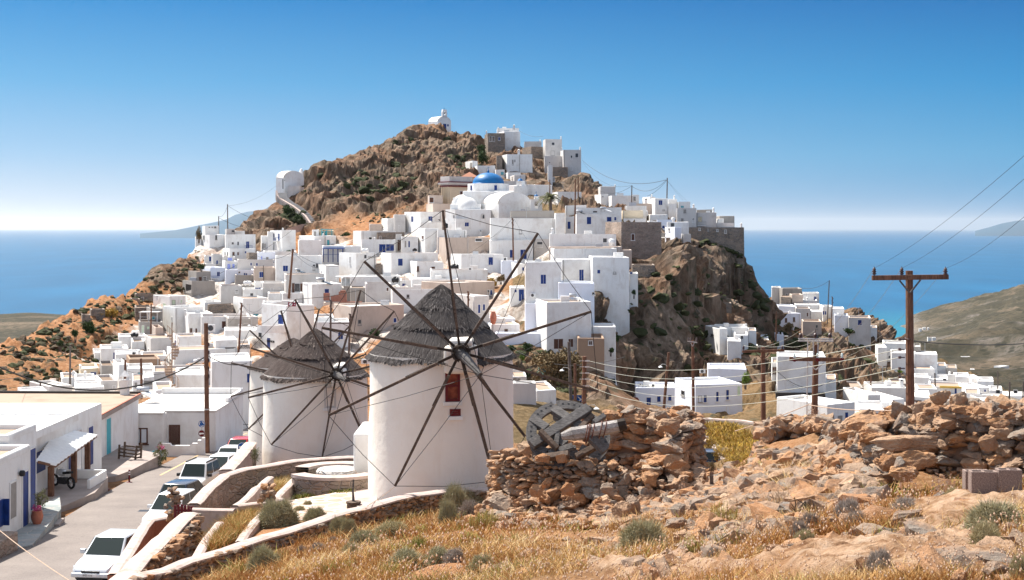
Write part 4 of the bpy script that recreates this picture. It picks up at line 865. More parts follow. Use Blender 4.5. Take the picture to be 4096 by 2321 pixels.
def fbox(mb,p0,v,nv,w,z0,z1,out,inn=-.05,mi=0):
 a=p0+nv*inn; b=p0+nv*out; c=[]
 for z in (z0,z1):
  for q in (b,b+v*w,a+v*w,a): c.append(Vector((q.x,q.y,z)))
 mb.hexa(c,mi)
def chimney(root,x,y,z0,z1,w,mat='white',style=0):
 mb=MB(); h=max(.5,z1-z0); w=max(.32,w)
 if style==0:
  mb.box((x-w/2,y-w/2,z0-.3),(x+w/2,y+w/2,z0+h*.62)); 
  for dx in (-1,1):
   for dy in (-1,1): mb.box((x+dx*w*.38-w*.1,y+dy*w*.38-w*.1,z0+h*.62),(x+dx*w*.38+w*.1,y+dy*w*.38+w*.1,z0+h*.8))
  mb.box((x-w*.25,y-w*.25,z0+h*.6),(x+w*.25,y+w*.25,z0+h*.78),1)
  zt=z0+h*.79; mb.add([(x-w*.6,y-w*.6,zt),(x+w*.6,y-w*.6,zt),(x+w*.6,y+w*.6,zt),(x-w*.6,y+w*.6,zt),(x,y,z0+h)],[(3,2,1,0),(0,1,4),(1,2,4),(2,3,4),(3,0,4)])
 else:
  mb.lathe([(w/2,z0-.3),(w/2,z0+h*.55),(w*.62,z0+h*.58),(w*.62,z0+h*.64),(w*.4,z0+h*.66),(w*.4,z0+h*.8),(w*.55,z0+h*.82),(w*.3,z0+h*.95),(.01,z0+h)],(x,y,0),10)
 return mb.build('chimney',[M[mat],M['black']],root)
ROOFS={'w':'roof_white','t':'roof_tan','b':'roof_brown'}
def house(h,idx,far=False,cat='house',grp=None):
 rnd=random.Random(idx*13+5)
 C,ra,lb,tr,tl,zt,zb,d=[h[k] for k in ('C','ra','lb','tr','tl','zt','zb','d')]; op=h['op']
 mw=op.get('m','white'); 
 if mw=='white' and rnd.random()<.22: mw='whitegrey' if rnd.random()<.3 else 'white'
 rk=op.get('r') or ('t' if (rnd.random()<.30 and mw in('white','whitegrey')) else ('w' if mw.startswith('white') else 't'))
 stone=mw in('stone','ruin_wall')
 root=empty('house',(C.x,C.y,zb),h['label'],cat,grp)
 cs=[C,C+ra*tr,C+ra*tr+lb*tl,C+lb*tl]; jz=[rnd.uniform(-.07,.07) for _ in range(4)]
 pw=.28 if min(tr,tl)>1.6 else .12; ph=min(rnd.uniform(.18,.45),(zt-zb)*.3); cen=sum(cs,Vector())/4
 ins=[]
 for i,c in enumerate(cs):
  e1=(cs[(i+1)%4]-c).normalized(); e2=(cs[i-1]-c).normalized(); ins.append(c+e1*pw+e2*pw)
 g=[gz(c.x,c.y) if not far else zb for c in cs]; bot=min(min(g),zb)-(4.5 if 180<d<262 else 1.5) 
 if far: bot=zb-6
 mb=MB(); V=[]
 bt=.12 if stone else .07
 for i,c in enumerate(cs):
  o=(c-cen).normalized()*bt*rnd.uniform(.5,1.6); V.append(Vector((c.x+o.x,c.y+o.y,bot)))
 for c,j in zip(cs,jz): V.append(Vector((c.x,c.y,zt+j)))
 for c,j in zip(ins,jz): V.append(Vector((c.x,c.y,zt+j)))
 for c in ins: V.append(Vector((c.x,c.y,zt-ph)))
 fs=[]
 for i in range(4):
  j=(i+1)%4; fs+=[(i,j,4+j,4+i),(4+i,4+j,8+j,8+i),(8+i,8+j,12+j,12+i)]
 mb.add(V,fs); w=mb.build('wall',[M[mw]],root)
 if d<215 or rnd.random()<.3:
  bv=w.modifiers.new('b','BEVEL'); bv.width=.09 if not stone else .05; bv.segments=2; bv.limit_method='ANGLE'; bv.angle_limit=R(50)
 mr=MB(); mr.add([Vector((c.x,c.y,zt-ph+.02)) for c in ins],[(0,1,2,3)]); mr.build('roof',[M[ROOFS[rk]]],root)
 if not h['wins'] and not far and not stone and d>140 and tr>3.5 and zt-zb>1.7 and rnd.random()<.75:
  for u in ((.3,.7) if tr>8 and rnd.random()<.5 else (rnd.uniform(.25,.75),)):
   p=C+ra*tr*u; sx_=CX+F*p.x/p.y; w_=rnd.uniform(.22,.4)*F/d; y_=HY-F*(zt-rnd.uniform(.7,1.1))/d; o_=CR[h['crop']]; q_=lambda X_,Y_:[(X_-o_[0])*o_[2],(Y_-o_[1])*o_[2]]; h['wins'].append((rnd.choice('ddbnd'),q_(sx_-w_,y_)+q_(sx_+w_,y_+w_*rnd.uniform(2.,3.2))))
 for kd,a in h['wins']:
  X0,Y0=cv(h['crop'],a[0],a[1])
  if kd=='^':
   _,Yb=cv(h['crop'],a[0],a[2]); dd=min(d+.5+rnd.random(),d+tl-.4) ; x=(X0-CX)/F*dd; z1=(HY-Y0)/F*dd; z0=(HY-Yb)/F*dd
   chimney(root,x,dd,z0,z1,min(.95,(z1-z0)*.42),'white' if mw!='grey' else 'whitegrey',0 if rnd.random()<.7 else 1); continue
  X1,Y1=cv(h['crop'],a[2],a[3]); p,v,left,z1=onface(h,X0,Y0); p2,_,_,_=onface(h,X1,Y0) ; 
  if left: p2,_,_,_=onface(h,min(X1,h['xm']-1.6),Y0)
  else: p,_,_,z1=onface(h,max(X0,h['xm']-1.4),Y0)
  z0=(HY-Y1)/F*(p.y+p2.y)/2; z1=(HY-Y0)/F*(p.y+p2.y)/2
  t0=(p-C).dot(v); t1=(p2-C).dot(v)
  if t1<t0: t0,t1=t1,t0
  w_=max(.3,t1-t0); p0=C+v*t0; nv=Vector((-v.y,v.x,0)); 
  if nv.dot(cen-C)>0: nv=-nv
  if kd in('R','Q'):
   mb=MB(); fbox(mb,p0,v,nv,w_,z0-.02,z0+.12,.95); b_=mb.build('balcony',[M['white']],root)
   mb=MB(); n=max(4,int(w_/.22)); hh=min(1.,z1-z0)
   for i in range(n+1):
    q=p0+nv*.9+v*(w_*i/n); mb.beam((q.x,q.y,z0+.1),(q.x,q.y,z0+hh),.04)
   for zz in (z0+.2,z0+hh): mb.beam(tuple((p0+nv*.9).xy)+(zz,),tuple((p0+nv*.9+v*w_).xy)+(zz,),.05)
   for e in (0,w_):
    q=p0+v*e; mb.beam((q.x,q.y,z0+hh),((q+nv*.9).x,(q+nv*.9).y,z0+hh),.05)
   mb.build('railing',[M['greyframe' if kd=='R' else 'blue']],b_); continue
  if kd=='y':
   mb=MB(); fbox(mb,p0,v,nv,w_,zt-.25,zt+.06,.3); mb.build('cornice',[M['yellowpaint']],root); continue
  door=kd.isupper(); nm='door' if door else 'window'
  mb=MB(); fr='white' if kd in 'blB' else 'greyframe'
  f=.07
  fbox(mb,p0-v*f,v,nv,f,z0-(0 if door else f),z1+f,.05); fbox(mb,p0+v*w_,v,nv,f,z0-(0 if door else f),z1+f,.05); fbox(mb,p0,v,nv,w_,z1,z1+f,.05)
  if not door: fbox(mb,p0-v*.12,v,nv,w_+.24,z0-f-.05,z0-.002,.14)
  if far: fr='white'
  wo=mb.build(nm,[M['white'] if (fr=='white' or rnd.random()<.6) else M['greyframe']],root)
  mb=MB(); km=KM.get(kd,'dark')
  if kd in 'bBlgGcnNW' and w_>.55:
   hw=w_/2; fbox(mb,p0,v,nv,hw-.02,z0,z1,.035); fbox(mb,p0+v*(hw+.02),v,nv,hw-.02,z0,z1,.035); fbox(mb,p0+v*(hw-.02),v,nv,.04,z0,z1,.01,mi=1)
  else: fbox(mb,p0,v,nv,w_,z0,z1,.012 if kd in 'dk' else .03)
  mb.build('shutter' if kd not in 'dkBN' else ('panel' if door else 'pane'),[M[km],M['black']],wo)
  if d<205 and kd in 'dwn' and w_>.4:
   mb=MB(); q=p0+v*(w_/2-.025); fbox(mb,q,v,nv,.05,z0,z1,.04); fbox(mb,p0,v,nv,w_,(z0+z1)/2-.02,(z0+z1)/2+.02,.038); mb.build('glazing_bar',[M['greyframe']],wo)
 if not far and not stone and d>110 and tr>4:
  nv=Vector((ra.y,-ra.x,0))
  if rnd.random()<.38:
   u=rnd.choice((.06,.5,.93)); p=C+ra*tr*u; mb=MB(); mb.box((p.x-.05,p.y-.14,zb-.5),(p.x+.05,p.y-.03,zt-.1)); mb.build('drainpipe',[M['greyframe' if rnd.random()<.5 else 'whitegrey']],root)
  if tl>4 and rnd.random()<.42:
   p=C+ra*tr*rnd.uniform(.2,.8)+lb*tl*rnd.uniform(.25,.7); s=rnd.uniform(.35,.8); mb=MB(); mb.box((p.x-s,p.y-s*.7,zt-ph),(p.x+s,p.y+s*.7,zt+s*.9)); mb.build('roof_box',[M['white' if rnd.random()<.7 else 'metalgrey']],root)
  if rnd.random()<.28:
   p=C+ra*tr*rnd.uniform(.15,.85)+lb*tl*.4; H_=rnd.uniform(1.4,2.6); mb=MB(); mb.beam((p.x,p.y,zt-ph),(p.x,p.y,zt+H_),.05); mb.beam((p.x-.5,p.y,zt+H_-.1),(p.x+.5,p.y,zt+H_-.1),.04)
   for q in (-.4,-.15,.1,.35): mb.beam((p.x+q,p.y-.25,zt+H_-.1),(p.x+q,p.y+.25,zt+H_-.1),.03)
   mb.build('antenna',[M['metalgrey']],root)
 h['root']=root; h['bot']=bot
 return root
for i,h in enumerate(HS): house(h,i,grp='whitewashed houses of the hill town')
ls=FARV.strip().split('\n'); out_=[]
for l,d in zip(ls,FVD):
 a,b=l.split('|',1); t=a.split(); t[6]=str(d); out_.append(' '.join(t)+' |'+b)
FV=parse('\n'.join(out_))
for i,h in enumerate(FV): house(h,500+i,far=True,grp='villas in the valley')
def pol(sx,d): return (sx-CX)/F*d
# ---- gable / vault building with the arch facing the camera's right-hand face
def vault(root,C,ra,lb,tr,tl,z0,ze,rise,mat='white',name='wall',n=16,over=0,roofmat='roof_white',parap=.25):
 mb=MB(); prof=[(0,z0),(0,ze)]+[(tr*(.5-.5*math.cos(math.pi*i/n)),ze+rise*math.sin(math.pi*i/n)) for i in range(1,n)]+[(tr,ze),(tr,z0)]
 k=len(prof); V=[C+ra*u+Vector((0,0,z-C.z)) for u,z in prof]+[C+ra*u+lb*tl+Vector((0,0,z-C.z)) for u,z in prof]
 fs=[tuple(range(k)),tuple(range(k,2*k))[::-1],(0,k,k+1,1),(k-2,2*k-2,2*k-1,k-1)]
 mb.add(V,fs); w=mb.build(name,[M[mat]],root)
 mb=MB(); off=.05; pr=[(tr*(.5-.5*math.cos(math.pi*i/n)),ze+off+(rise)*math.sin(math.pi*i/n)) for i in range(0,n+1)]; k=len(pr)
 V=[C+ra*u+lb*.3+Vector((0,0,z-C.z)) for u,z in pr]+[C+ra*u+lb*(tl-.05)+Vector((0,0,z-C.z)) for u,z in pr]
 V2=[v-Vector((0,0,.25)) for v in V]
 m2=MB(); m2.add(V+V2,[(i,i+1,k+i+1,k+i) for i in range(k-1)]+[(2*k+i+1,2*k+i,i,i+1) for i in range(k-1)]); m2.build('vault_roof',[M[roofmat]],root,smooth=True)
 return w
def frame(sxm,d,th_eff):
 km=(sxm-CX)/F; th=R(th_eff)-math.atan(km); return Vector((km*d,d,0)),Vector((math.cos(th),math.sin(th),0)),Vector((-math.sin(th),math.cos(th),0))
def solve(C,v,px):
 k=(px-CX)/F; return (k*C.y-C.x)/(v.x-k*v.y)
def bellcote(root,c,ra,nv,w,h,t,z,bell=True):
 mb=MB(); n=8; ow=w*.42; oh=h*.35; z1=z+h*.30
 def q(u,zz,b): return c+ra*u+nv*(t*b)+Vector((0,0,zz-c.z))
 arch=[(w/2-ow/2,z1),(w/2-ow/2,z1+oh)]+[(w/2-ow/2*math.cos(math.pi*i/n),z1+oh+ow/2*math.sin(math.pi*i/n)) for i in range(1,n)]+[(w/2+ow/2,z1+oh),(w/2+ow/2,z1)]
 outer=[(0,z1),(0,z1+oh)]+[(w/2*(1-math.cos(math.pi*i/n)**1),z+h if 0<i<n else z1+oh) for i in range(1,n)]+[(w,z1+oh),(w,z1)]
 outer=[(0,z1),(0,z1+oh)]+[(w*i/n,z+h) for i in range(1,n)]+[(w,z1+oh),(w,z1)]
 k=len(arch); V=[q(u,zz,0) for u,zz in arch]+[q(u,zz,0) for u,zz in outer]+[q(u,zz,1) for u,zz in arch]+[q(u,zz,1) for u,zz in outer]
 fs=[]
 for i in range(k-1): fs+=[(i,i+1,k+i+1,k+i),(2*k+i+1,2*k+i,3*k+i,3*k+i+1),(i+1,i,2*k+i,2*k+i+1),(k+i,k+i+1,3*k+i+1,3*k+i)]
 mb.add(V,fs); mb.hexa([q(0,z,0),q(w,z,0),q(w,z,1),q(0,z,1),q(0,z1,0),q(w,z1,0),q(w,z1,1),q(0,z1,1)])
 bc=mb.build('bell_gable',[M['white']],root)
 if bell:
  p=q(w/2,z1+oh*.45,.5); m=MB(); s=ow*.36; m.lathe([(s*1.1,0),(s,.1*s),(s*.7,s),(s*.45,1.5*s),(.01,1.7*s)],p,10); m.beam(q(w/2-ow/2,z1+oh*.45+1.7*s,.5),q(w/2+ow/2,z1+oh*.45+1.7*s,.5),.05); m.build('bell',[M['black']],bc)
 m=MB(); p=q(w/2,z+h,.5); m.beam(p,p+Vector((0,0,.6)),.06); m.beam(p+ra*-.2+Vector((0,0,.4)),p+ra*.2+Vector((0,0,.4)),.06); m.build('cross',[M['black']],bc)
 return bc
def stick(h,root,wins):
 hh=dict(h); hh['wins']=wins
 C=h['C']
 for kd,a in wins:
  X0,Y0=cv(h['crop'],a[0],a[1]); X1,Y1=cv(h['crop'],a[2],a[3]); p,v,left,z1=onface(h,X0,Y0); p2,_,_,_=onface(h,X1,Y0); z0=(HY-Y1)/F*p.y; z1=(HY-Y0)/F*p.y
  nv=Vector((v.y,-v.x,0)); 
  if nv.y>0: nv=-nv
  if left: nv=-h['ra']
  w_=(p2-p).length; v=(p2-p).normalized(); door=kd.isupper(); mb=MB(); fbox(mb,p-v*.08,v,nv,.08,z0,z1+.08,.05); fbox(mb,p2,v,nv,.08,z0,z1+.08,.05); fbox(mb,p,v,nv,w_,z1,z1+.08,.05)
  wo=mb.build('door' if door else 'window',[M['white']],root); mb=MB(); fbox(mb,p,v,nv,w_,z0,z1,.03); mb.build('panel' if door else 'pane',[M[KM[kd]]],wo)
# ---- summit chapel
def chapel1():
 d=446; C,ra,lb=frame(cv('B',392,0)[0],d,38); tr=solve(C,ra,cv('B',525,0)[0]); tl=solve(C,lb,cv('B',290,0)[0]); z0=(HY-cv('B',0,300)[1])/F*d; ze=(HY-cv('B',0,222)[1])/F*d; zt=(HY-cv('B',0,165)[1])/F*d
 root=empty('chapel',(C.x,C.y,z0),'small white barrel vaulted chapel with a bell gable on the mountain top','chapel')
 C=Vector((C.x,C.y,z0)); vault(root,C,ra,lb,tr,tl,z0-4,ze,zt-ze); h=dict(crop='B',C=C,ra=ra,lb=lb,xm=cv('B',392,0)[0],tr=tr)
 stick(h,root,[('B',(440,245,475,298)),('b',(484,250,500,272)),('d',(348,250,356,268))])
 w=60/2.57*d/F; c=C+ra*(tr*.5-w*.45); bellcote(root,Vector((c.x,c.y,0)),ra,lb,w,(HY-cv('B',0,92)[1])/F*d-zt+.3,.7,zt-.35)
 mb=MB(); p=[Pc('B',x,y,dd) for x,y,dd in ((210,300,455),(290,268,450),(400,275,441),(470,298,437),(560,330,436),(650,385,432))]
 for a,b in zip(p,p[1:]):
  mb.hexa([Vector((a.x,a.y,a.z-3)),Vector((b.x,b.y,b.z-3)),Vector((b.x,b.y+.5,b.z-3)),Vector((a.x,a.y+.5,a.z-3)),a,b,b+Vector((0,.5,0)),a+Vector((0,.5,0))])
 tag(mb.build('terrace_wall',[M['white']]),'white terrace wall around the mountain top chapel, sloping down to its right','wall')
chapel1()
def chapel2():
 d=352; C,ra,lb=frame(cv('A',1382,0)[0],d,42); tr=solve(C,ra,cv('A',1583,0)[0]); tl=solve(C,lb,cv('A',1295,0)[0]); z0=(HY-cv('A',0,948)[1])/F*d; ze=(HY-cv('A',0,802)[1])/F*d; zt=(HY-cv('A',0,726)[1])/F*d
 root=empty('chapel',(C.x,C.y,z0),'white vaulted chapel standing at the left edge of the mountain above the long stairs','chapel')
 C=Vector((C.x,C.y,z0)); vault(root,C,ra,lb,tr,tl,z0-3,ze,zt-ze); h=dict(crop='A',C=C,ra=ra,lb=lb,xm=cv('A',1382,0)[0],tr=tr)
 stick(h,root,[('k',(1380,822,1387,830)),('D' if 0 else 'd',(1363,815,1373,915))])
 mb=MB(); a=Pc('A',1418,886,d-2.5); b=Pc('A',1540,882,d+.5)
 mb.hexa([Vector((a.x,a.y,a.z-3)),Vector((b.x,b.y,a.z-3)),Vector((b.x,b.y+3,a.z-3)),Vector((a.x,a.y+3,a.z-3)),a,b,b+Vector((0,3,0)),a+Vector((0,3,0))]); mb.build('annex',[M['white']],root)
 w=42/2.57*d/F; c=C+ra*(tr*.72)+lb*(tl*.8); p=Pc('A',1531,800,c.y); zt2=(HY-cv('A',0,700)[1])/F*d
 mb=MB(); zb=ze-.5; mb.box((p.x,c.y,zb-2),(p.x+w,c.y+1.2,zb+(zt2-zb)*.75)); mb.lathe([(w*.5,0),(w*.42,.35),(w*.25,.7),(.01,.9)],(p.x+w/2,c.y+.6,zb+(zt2-zb)*.75),10); mb.box((p.x+w*.3,c.y-.03,zb+(zt2-zb)*.3),(p.x+w*.7,c.y,zb+(zt2-zb)*.62),1); mb.build('belfry',[M['white'],M['whitegrey']],root)
 L=SL_
 Rr=SR_
 st=empty('stairway',tuple(Pc('A',1600,1200,337)),'long grey stairway with white parapet climbing to the left chapel','stairway')
 lp=[Pc('A',*q) for q in L]; rp_=[Pc('A',*q) for q in Rr]
 mb=MB()
 for a,b in zip(lp,lp[1:]):
  z=Vector((0,0,-2.2)); t=Vector((.45,.1,0)); mb.hexa([a+z,b+z,b+z+t,a+z+t,a,b,b+t,a+t])
 mb.build('parapet',[M['coping']],st)
 def itp(pl,t):
  t=t*(len(pl)-1); i=min(int(t),len(pl)-2); return pl[i].lerp(pl[i+1],t-i)
 mb=MB(); N=46
 for i in range(N):
  a=itp(lp,i/N)-Vector((0,0,.7)); b=itp(rp_,i/N); a2=itp(lp,(i+1)/N)-Vector((0,0,.7)); b2=itp(rp_,(i+1)/N); zt_=max(a.z,b.z)*.5+min(a.z,b.z)*.5
  mb.hexa([Vector((a.x,a.y,zt_-1.5)),Vector((a2.x,a2.y,zt_-1.5)),Vector((b2.x,b2.y,zt_-1.5)),Vector((b.x,b.y,zt_-1.5)),Vector((a.x,a.y,zt_)),Vector((a2.x,a2.y,zt_)),Vector((b2.x,b2.y,zt_)),Vector((b.x,b.y,zt_))],i%2)
 mb.build('steps',[M['whitegrey'],M['grey']],st)
 mb=MB(); q=[Pc('A',*t) for t in ((1735,1245,333),(1690,1268,331),(1560,1278,328),(1480,1300,325),(1400,1330,322))]
 for a,b in zip(q,q[1:]):
  z=Vector((0,0,-1.6)); t=Vector((0,.5,0)); mb.hexa([b+z,a+z,a+z+t,b+z+t,b,a,a+t,b+t])
 tag(mb.build('retaining_wall',[M['coping']]),'grey whitewashed retaining wall at the foot of the chapel stairs','wall')
chapel2()
# ---- domed church
def church():
 d0=284; 
 def X(x,d=d0): return pol(cv('B',x,0)[0],d)
 def Zz(y,d=d0): return (HY-cv('B',0,y)[1])/F*d
 root=empty('church',(X(850),d0,Zz(1300)),'large white church with a bright blue dome, apses and barrel vaults in the town centre','church')
 def bx(x0,x1,yt,yb,d,dep,name='wall',mat='white',bev=.12):
  mb=MB(); mb.box((X(x0,d),d,Zz(yb,d)-2),(X(x1,d),d+dep,Zz(yt,d))); return mb.build(name,[M[mat]],root,bevel=bev)
 bx(565,935,1125,1460,282,12); 
 hB=dict(crop='B'); C,ra,lb=frame(cv('B',567,0)[0],281.6,30); tl=solve(C,lb,cv('B',468,0)[0]); mb=MB(); z0=Zz(1460)-2; z1=Zz(1126)
 q=[C,C+ra*2,C+ra*2+lb*tl,C+lb*tl]; mb.hexa([Vector((p.x,p.y,z0)) for p in q]+[Vector((p.x,p.y,z1)) for p in q]); mb.build('wall',[M['white']],root)
 for (x0,x1,y0,y1) in ((542,563,1178,1218),(828,872,1168,1220)):
  mb=MB(); c=((X(x0,281.5)+X(x1,281.5))/2,281.9,Zz(y1,282)); w=(X(x1,282)-X(x0,282))/2; Mx=Matrix.Rotation(R(90),3,'X'); n=10
  pts=[Vector((-w,0,0)),Vector((w,0,0))]+[Vector((w*math.cos(math.pi*i/n),0,Zz(y0,282)-Zz(y1,282)-w+w*math.sin(math.pi*i/n))) for i in range(n+1)]
  mb.add([Vector(c)+p for p in pts],[tuple(range(len(pts)))]); wn=mb.build('window',[M['whitegrey']],root)
  mb=MB(); mb.add([Vector(c)+Vector((p.x*.4+w*.35,-.02,p.z*.75)) for p in pts],[tuple(range(len(pts)))]); mb.build('pane',[M['dark']],wn)
 bx(515,830,1072,1140,284,9); bx(545,700,1005,1090,287,7)
 def hdome(x,yb,r,d,sq=1.,name='apse'):
  mb=MB(); mb.lathe([(r*math.cos(a),r*math.sin(a)*sq) for a in [i*math.pi/2/10 for i in range(11)]],(X(x,d),d,Zz(yb,d)),28); return mb.build(name,[M['white']],root,smooth=True)
 hdome(690,1127,2.35,285.2,1.08); hdome(640,1085,2.2,288.5,1.)
 bx(645,1175,936,1080,288,9.5,bev=.25)
 C,ra,lb=frame(cv('B',1016,0)[0],282.5,34); tr=solve(C,ra,cv('B',1348,0)[0]); tl=solve(C,lb,cv('B',822,0)[0]); z0=Zz(1140)-2; ze=Zz(1066); zt=Zz(950); C.z=z0
 vault(root,C,ra,lb,tr,tl,z0,ze,zt-ze,n=20)
 mb=MB(); q=C+ra*tr; mb.box((q.x,q.y-.3,z0),(X(1462,q.y),q.y+1.2,Zz(1085,q.y))); mb.build('wall',[M['white']],root)
 cx=X(908,293); cy=293; r=(X(1116,293)-X(700,293))/2
 mb=MB(); mb.lathe([(r*1.02,Zz(936,cy)-.5),(r*1.02,Zz(864,cy)),(.01,Zz(864,cy)+.02)],(cx,cy,0),8); mb.build('drum',[M['white']],root)
 for a,w in ((-90+22.5,.75),(-90-68,.5)):
  aa=R(a+ (0 if a>-100 else 0)); 
 for sx_,sw in ((986,28),(735,14)):
  k=(X(sx_,293)-cx); yy=cy-math.sqrt(max(0,(r*.97)**2-k*k)) ; w=sw/2.57*cy/F/2
  mb=MB(); mb.box((cx+k-w-.1,yy-.25,Zz(938,cy)),(cx+k+w+.1,yy+.3,Zz(880,cy))); wn=mb.build('window',[M['white']],root); mb=MB(); mb.box((cx+k-w,yy-.29,Zz(934,cy)),(cx+k+w,yy-.24,Zz(884,cy))); mb.build('pane',[M['blue']],wn)
 rd=(X(1070,cy)-X(745,cy))/2; h=Zz(750,cy)-Zz(862,cy)
 mb=MB(); mb.lathe([(rd*1.015,-.08),(rd*1.015,.0)]+[(rd*math.cos(t),h*math.sin(t)) for t in [i*math.pi/2/16 for i in range(17)]],(cx,cy,Zz(862,cy)+.05),40); dm=mb.build('dome',[M['dome_blue']],root,smooth=True)
 mb=MB(); zt=Zz(750,cy); mb.lathe([(.22,-.1),(.22,.35),(.15,.5),(.01,.75)],(cx,cy,zt),10); mb.beam((cx,cy,zt+.6),(cx,cy,zt+1.3),.06); mb.beam((cx-.25,cy,zt+1.05),(cx+.25,cy,zt+1.05),.06); mb.build('finial',[M['dome_blue']],dm)
 def tower(x0,x1,yt,yb,d,dome=None,open_=None,bell=False):
  xa,xb=X(x0,d),X(x1,d); w=xb-xa; t=empty('bell_tower',(0,0,0)); t.location=(0,0,0); t.parent=root; t.location=-Vector(root.location)
  mb=MB(); 
  if open_:
   zo0,zo1=Zz(open_[3],d),Zz(open_[1],d); u0,u1=X(open_[0],d),X(open_[2],d)
   mb.box((xa,d,Zz(yb,d)-1),(xb,d+w,zo0)); mb.box((xa,d,zo0),(u0,d+w,zo1)); mb.box((u1,d,zo0),(xb,d+w,zo1)); mb.box((xa,d,zo1),(xb,d+w,Zz(yt,d)))
  else: mb.box((xa,d,Zz(yb,d)-1),(xb,d+w,Zz(yt,d)))
  o=mb.build('belfry',[M['white']],root)
  if dome:
   mb=MB(); zc=Zz(dome[1],d); rr=dome[2]/2.57*d/F; mb.lathe([(rr,-.02),(rr,.05)]+[(rr*math.cos(a),rr*.85*math.sin(a)+.05) for a in [i*math.pi/2/8 for i in range(9)]],(X(dome[0],d),d+w/2,zc),16); mb.beam((X(dome[0],d),d+w/2,zc+rr*.8),(X(dome[0],d),d+w/2,zc+rr*.8+.7),.05); mb.beam((X(dome[0],d)-.2,d+w/2,zc+rr*.8+.5),(X(dome[0],d)+.2,d+w/2,zc+rr*.8+.5),.05); mb.build('cupola',[M['dome_blue']],o,smooth=True)
  if bell:
   mb=MB(); mb.lathe([(.28,0),(.22,.1),(.16,.4),(.01,.55)],(X((open_[0]+open_[2])/2,d),d+w/2,(zo0+zo1)/2-.1),10); mb.build('bell',[M['black']],o)
  bpy.data.objects.remove(t)
 tower(1195,1285,832,900,301,(1237,832,27),(1225,845,1250,885)); tower(1172,1310,888,1000,300); tower(1342,1462,1022,1140,283,None,(1385,1045,1418,1118),True)
 tower(1378,1432,990,1024,283.6,(1400,990,20),(1392,1000,1400,1020))
church()
# ---- cream town hall
def townhall():
 d=310; C,ra,lb=frame(cv('B',510,0)[0],d,35); tr=max(6,solve(C,ra,cv('B',705,0)[0])); tl=solve(C,lb,cv('B',425,0)[0]); z0=(HY-cv('B',0,1075)[1])/F*d; z1=(HY-cv('B',0,893)[1])/F*d; z2=(HY-cv('B',0,848)[1])/F*d; z3=(HY-cv('B',0,785)[1])/F*d
 root=empty('town_hall',(C.x,C.y,z0),'cream neoclassical town hall with red cornice band and tiled roof behind the dome','building')
 def ring(g,a,b,mat,name):
  mb=MB(); q=[C-ra*g-lb*g,C+ra*(tr+g)-lb*g,C+ra*(tr+g)+lb*(tl+g),C-ra*g+lb*(tl+g)]; mb.hexa([Vector((p.x,p.y,a)) for p in q]+[Vector((p.x,p.y,b)) for p in q]); return mb.build(name,[M[mat]],root)
 ring(0,z0-3,z1,'cream','wall'); ring(.25,z1,z1+.35,'redpaint','cornice'); ring(.1,z1+.35,z1+(z2-z1)*.6,'whitegrey','frieze'); ring(.55,z1+(z2-z1)*.6,z2,'whitegrey','cornice'); ring(.6,z2,z2+.2,'redpaint','cornice')
 ring(.15,z2+.2,z3,'whitegrey','parapet')
 mb=MB(); c=C+ra*(tr*.8)+lb*(tl*.6); zb=z3-.1; ap=(HY-cv('B',0,740)[1])/F*(d+6); w=5.6
 c=Vector((pol(cv('B',715,0)[0],d+6),d+6,0)); w=(815-618)/2.57*(d+6)/F/2
 q=[Vector((c.x-w,c.y-w,zb)),Vector((c.x+w,c.y-w,zb)),Vector((c.x+w,c.y+w,zb)),Vector((c.x-w,c.y+w,zb)),Vector((c.x,c.y,ap))]; mb.add(q,[(0,1,4),(1,2,4),(2,3,4),(3,0,4)]); mb.build('roof',[M['tiles']],root)
 h=dict(crop='B',C=Vector((C.x,C.y,z0)),ra=ra,lb=lb,xm=cv('B',510,0)[0],tr=tr)
 mb=MB()
 for u in (.12,.36,.62,.9):
  p=C+lb*tl*u; mb.beam(Vector((p.x,p.y,z0))-ra*.12,Vector((p.x,p.y,z1))-ra*.12,.35)
 mb.build('pilaster',[M['cream']],root)
 stick(h,root,[('n',(617,940,645,1000)),('n',(650,955,662,990))])
m,nt,b=newmat('tiles'); co=coord(nt,'Object'); wv=nt.nodes.new('ShaderNodeTexWave'); wv.inputs['Scale'].default_value=1.4; nt.links.new(co,wv.inputs['Vector']); c=ramp(nt,wv.outputs['Fac'],[(.2,(.20,.08,.05)),(.8,(.50,.24,.15))]); nt.links.new(c,b.inputs['Base Color'])
townhall()
EXTRA_H="""
B 285 300 440 980 1068 305 m=tan r=t | n 303 1003 345 1055 | small beige house beside the town hall with a brown window
B 268 340 510 1065 1118 300 m=tan r=w | | low beige terrace house in front of the town hall
"""
for i,h in enumerate(parse(EXTRA_H)): house(h,700+i,grp='whitewashed houses of the hill town')
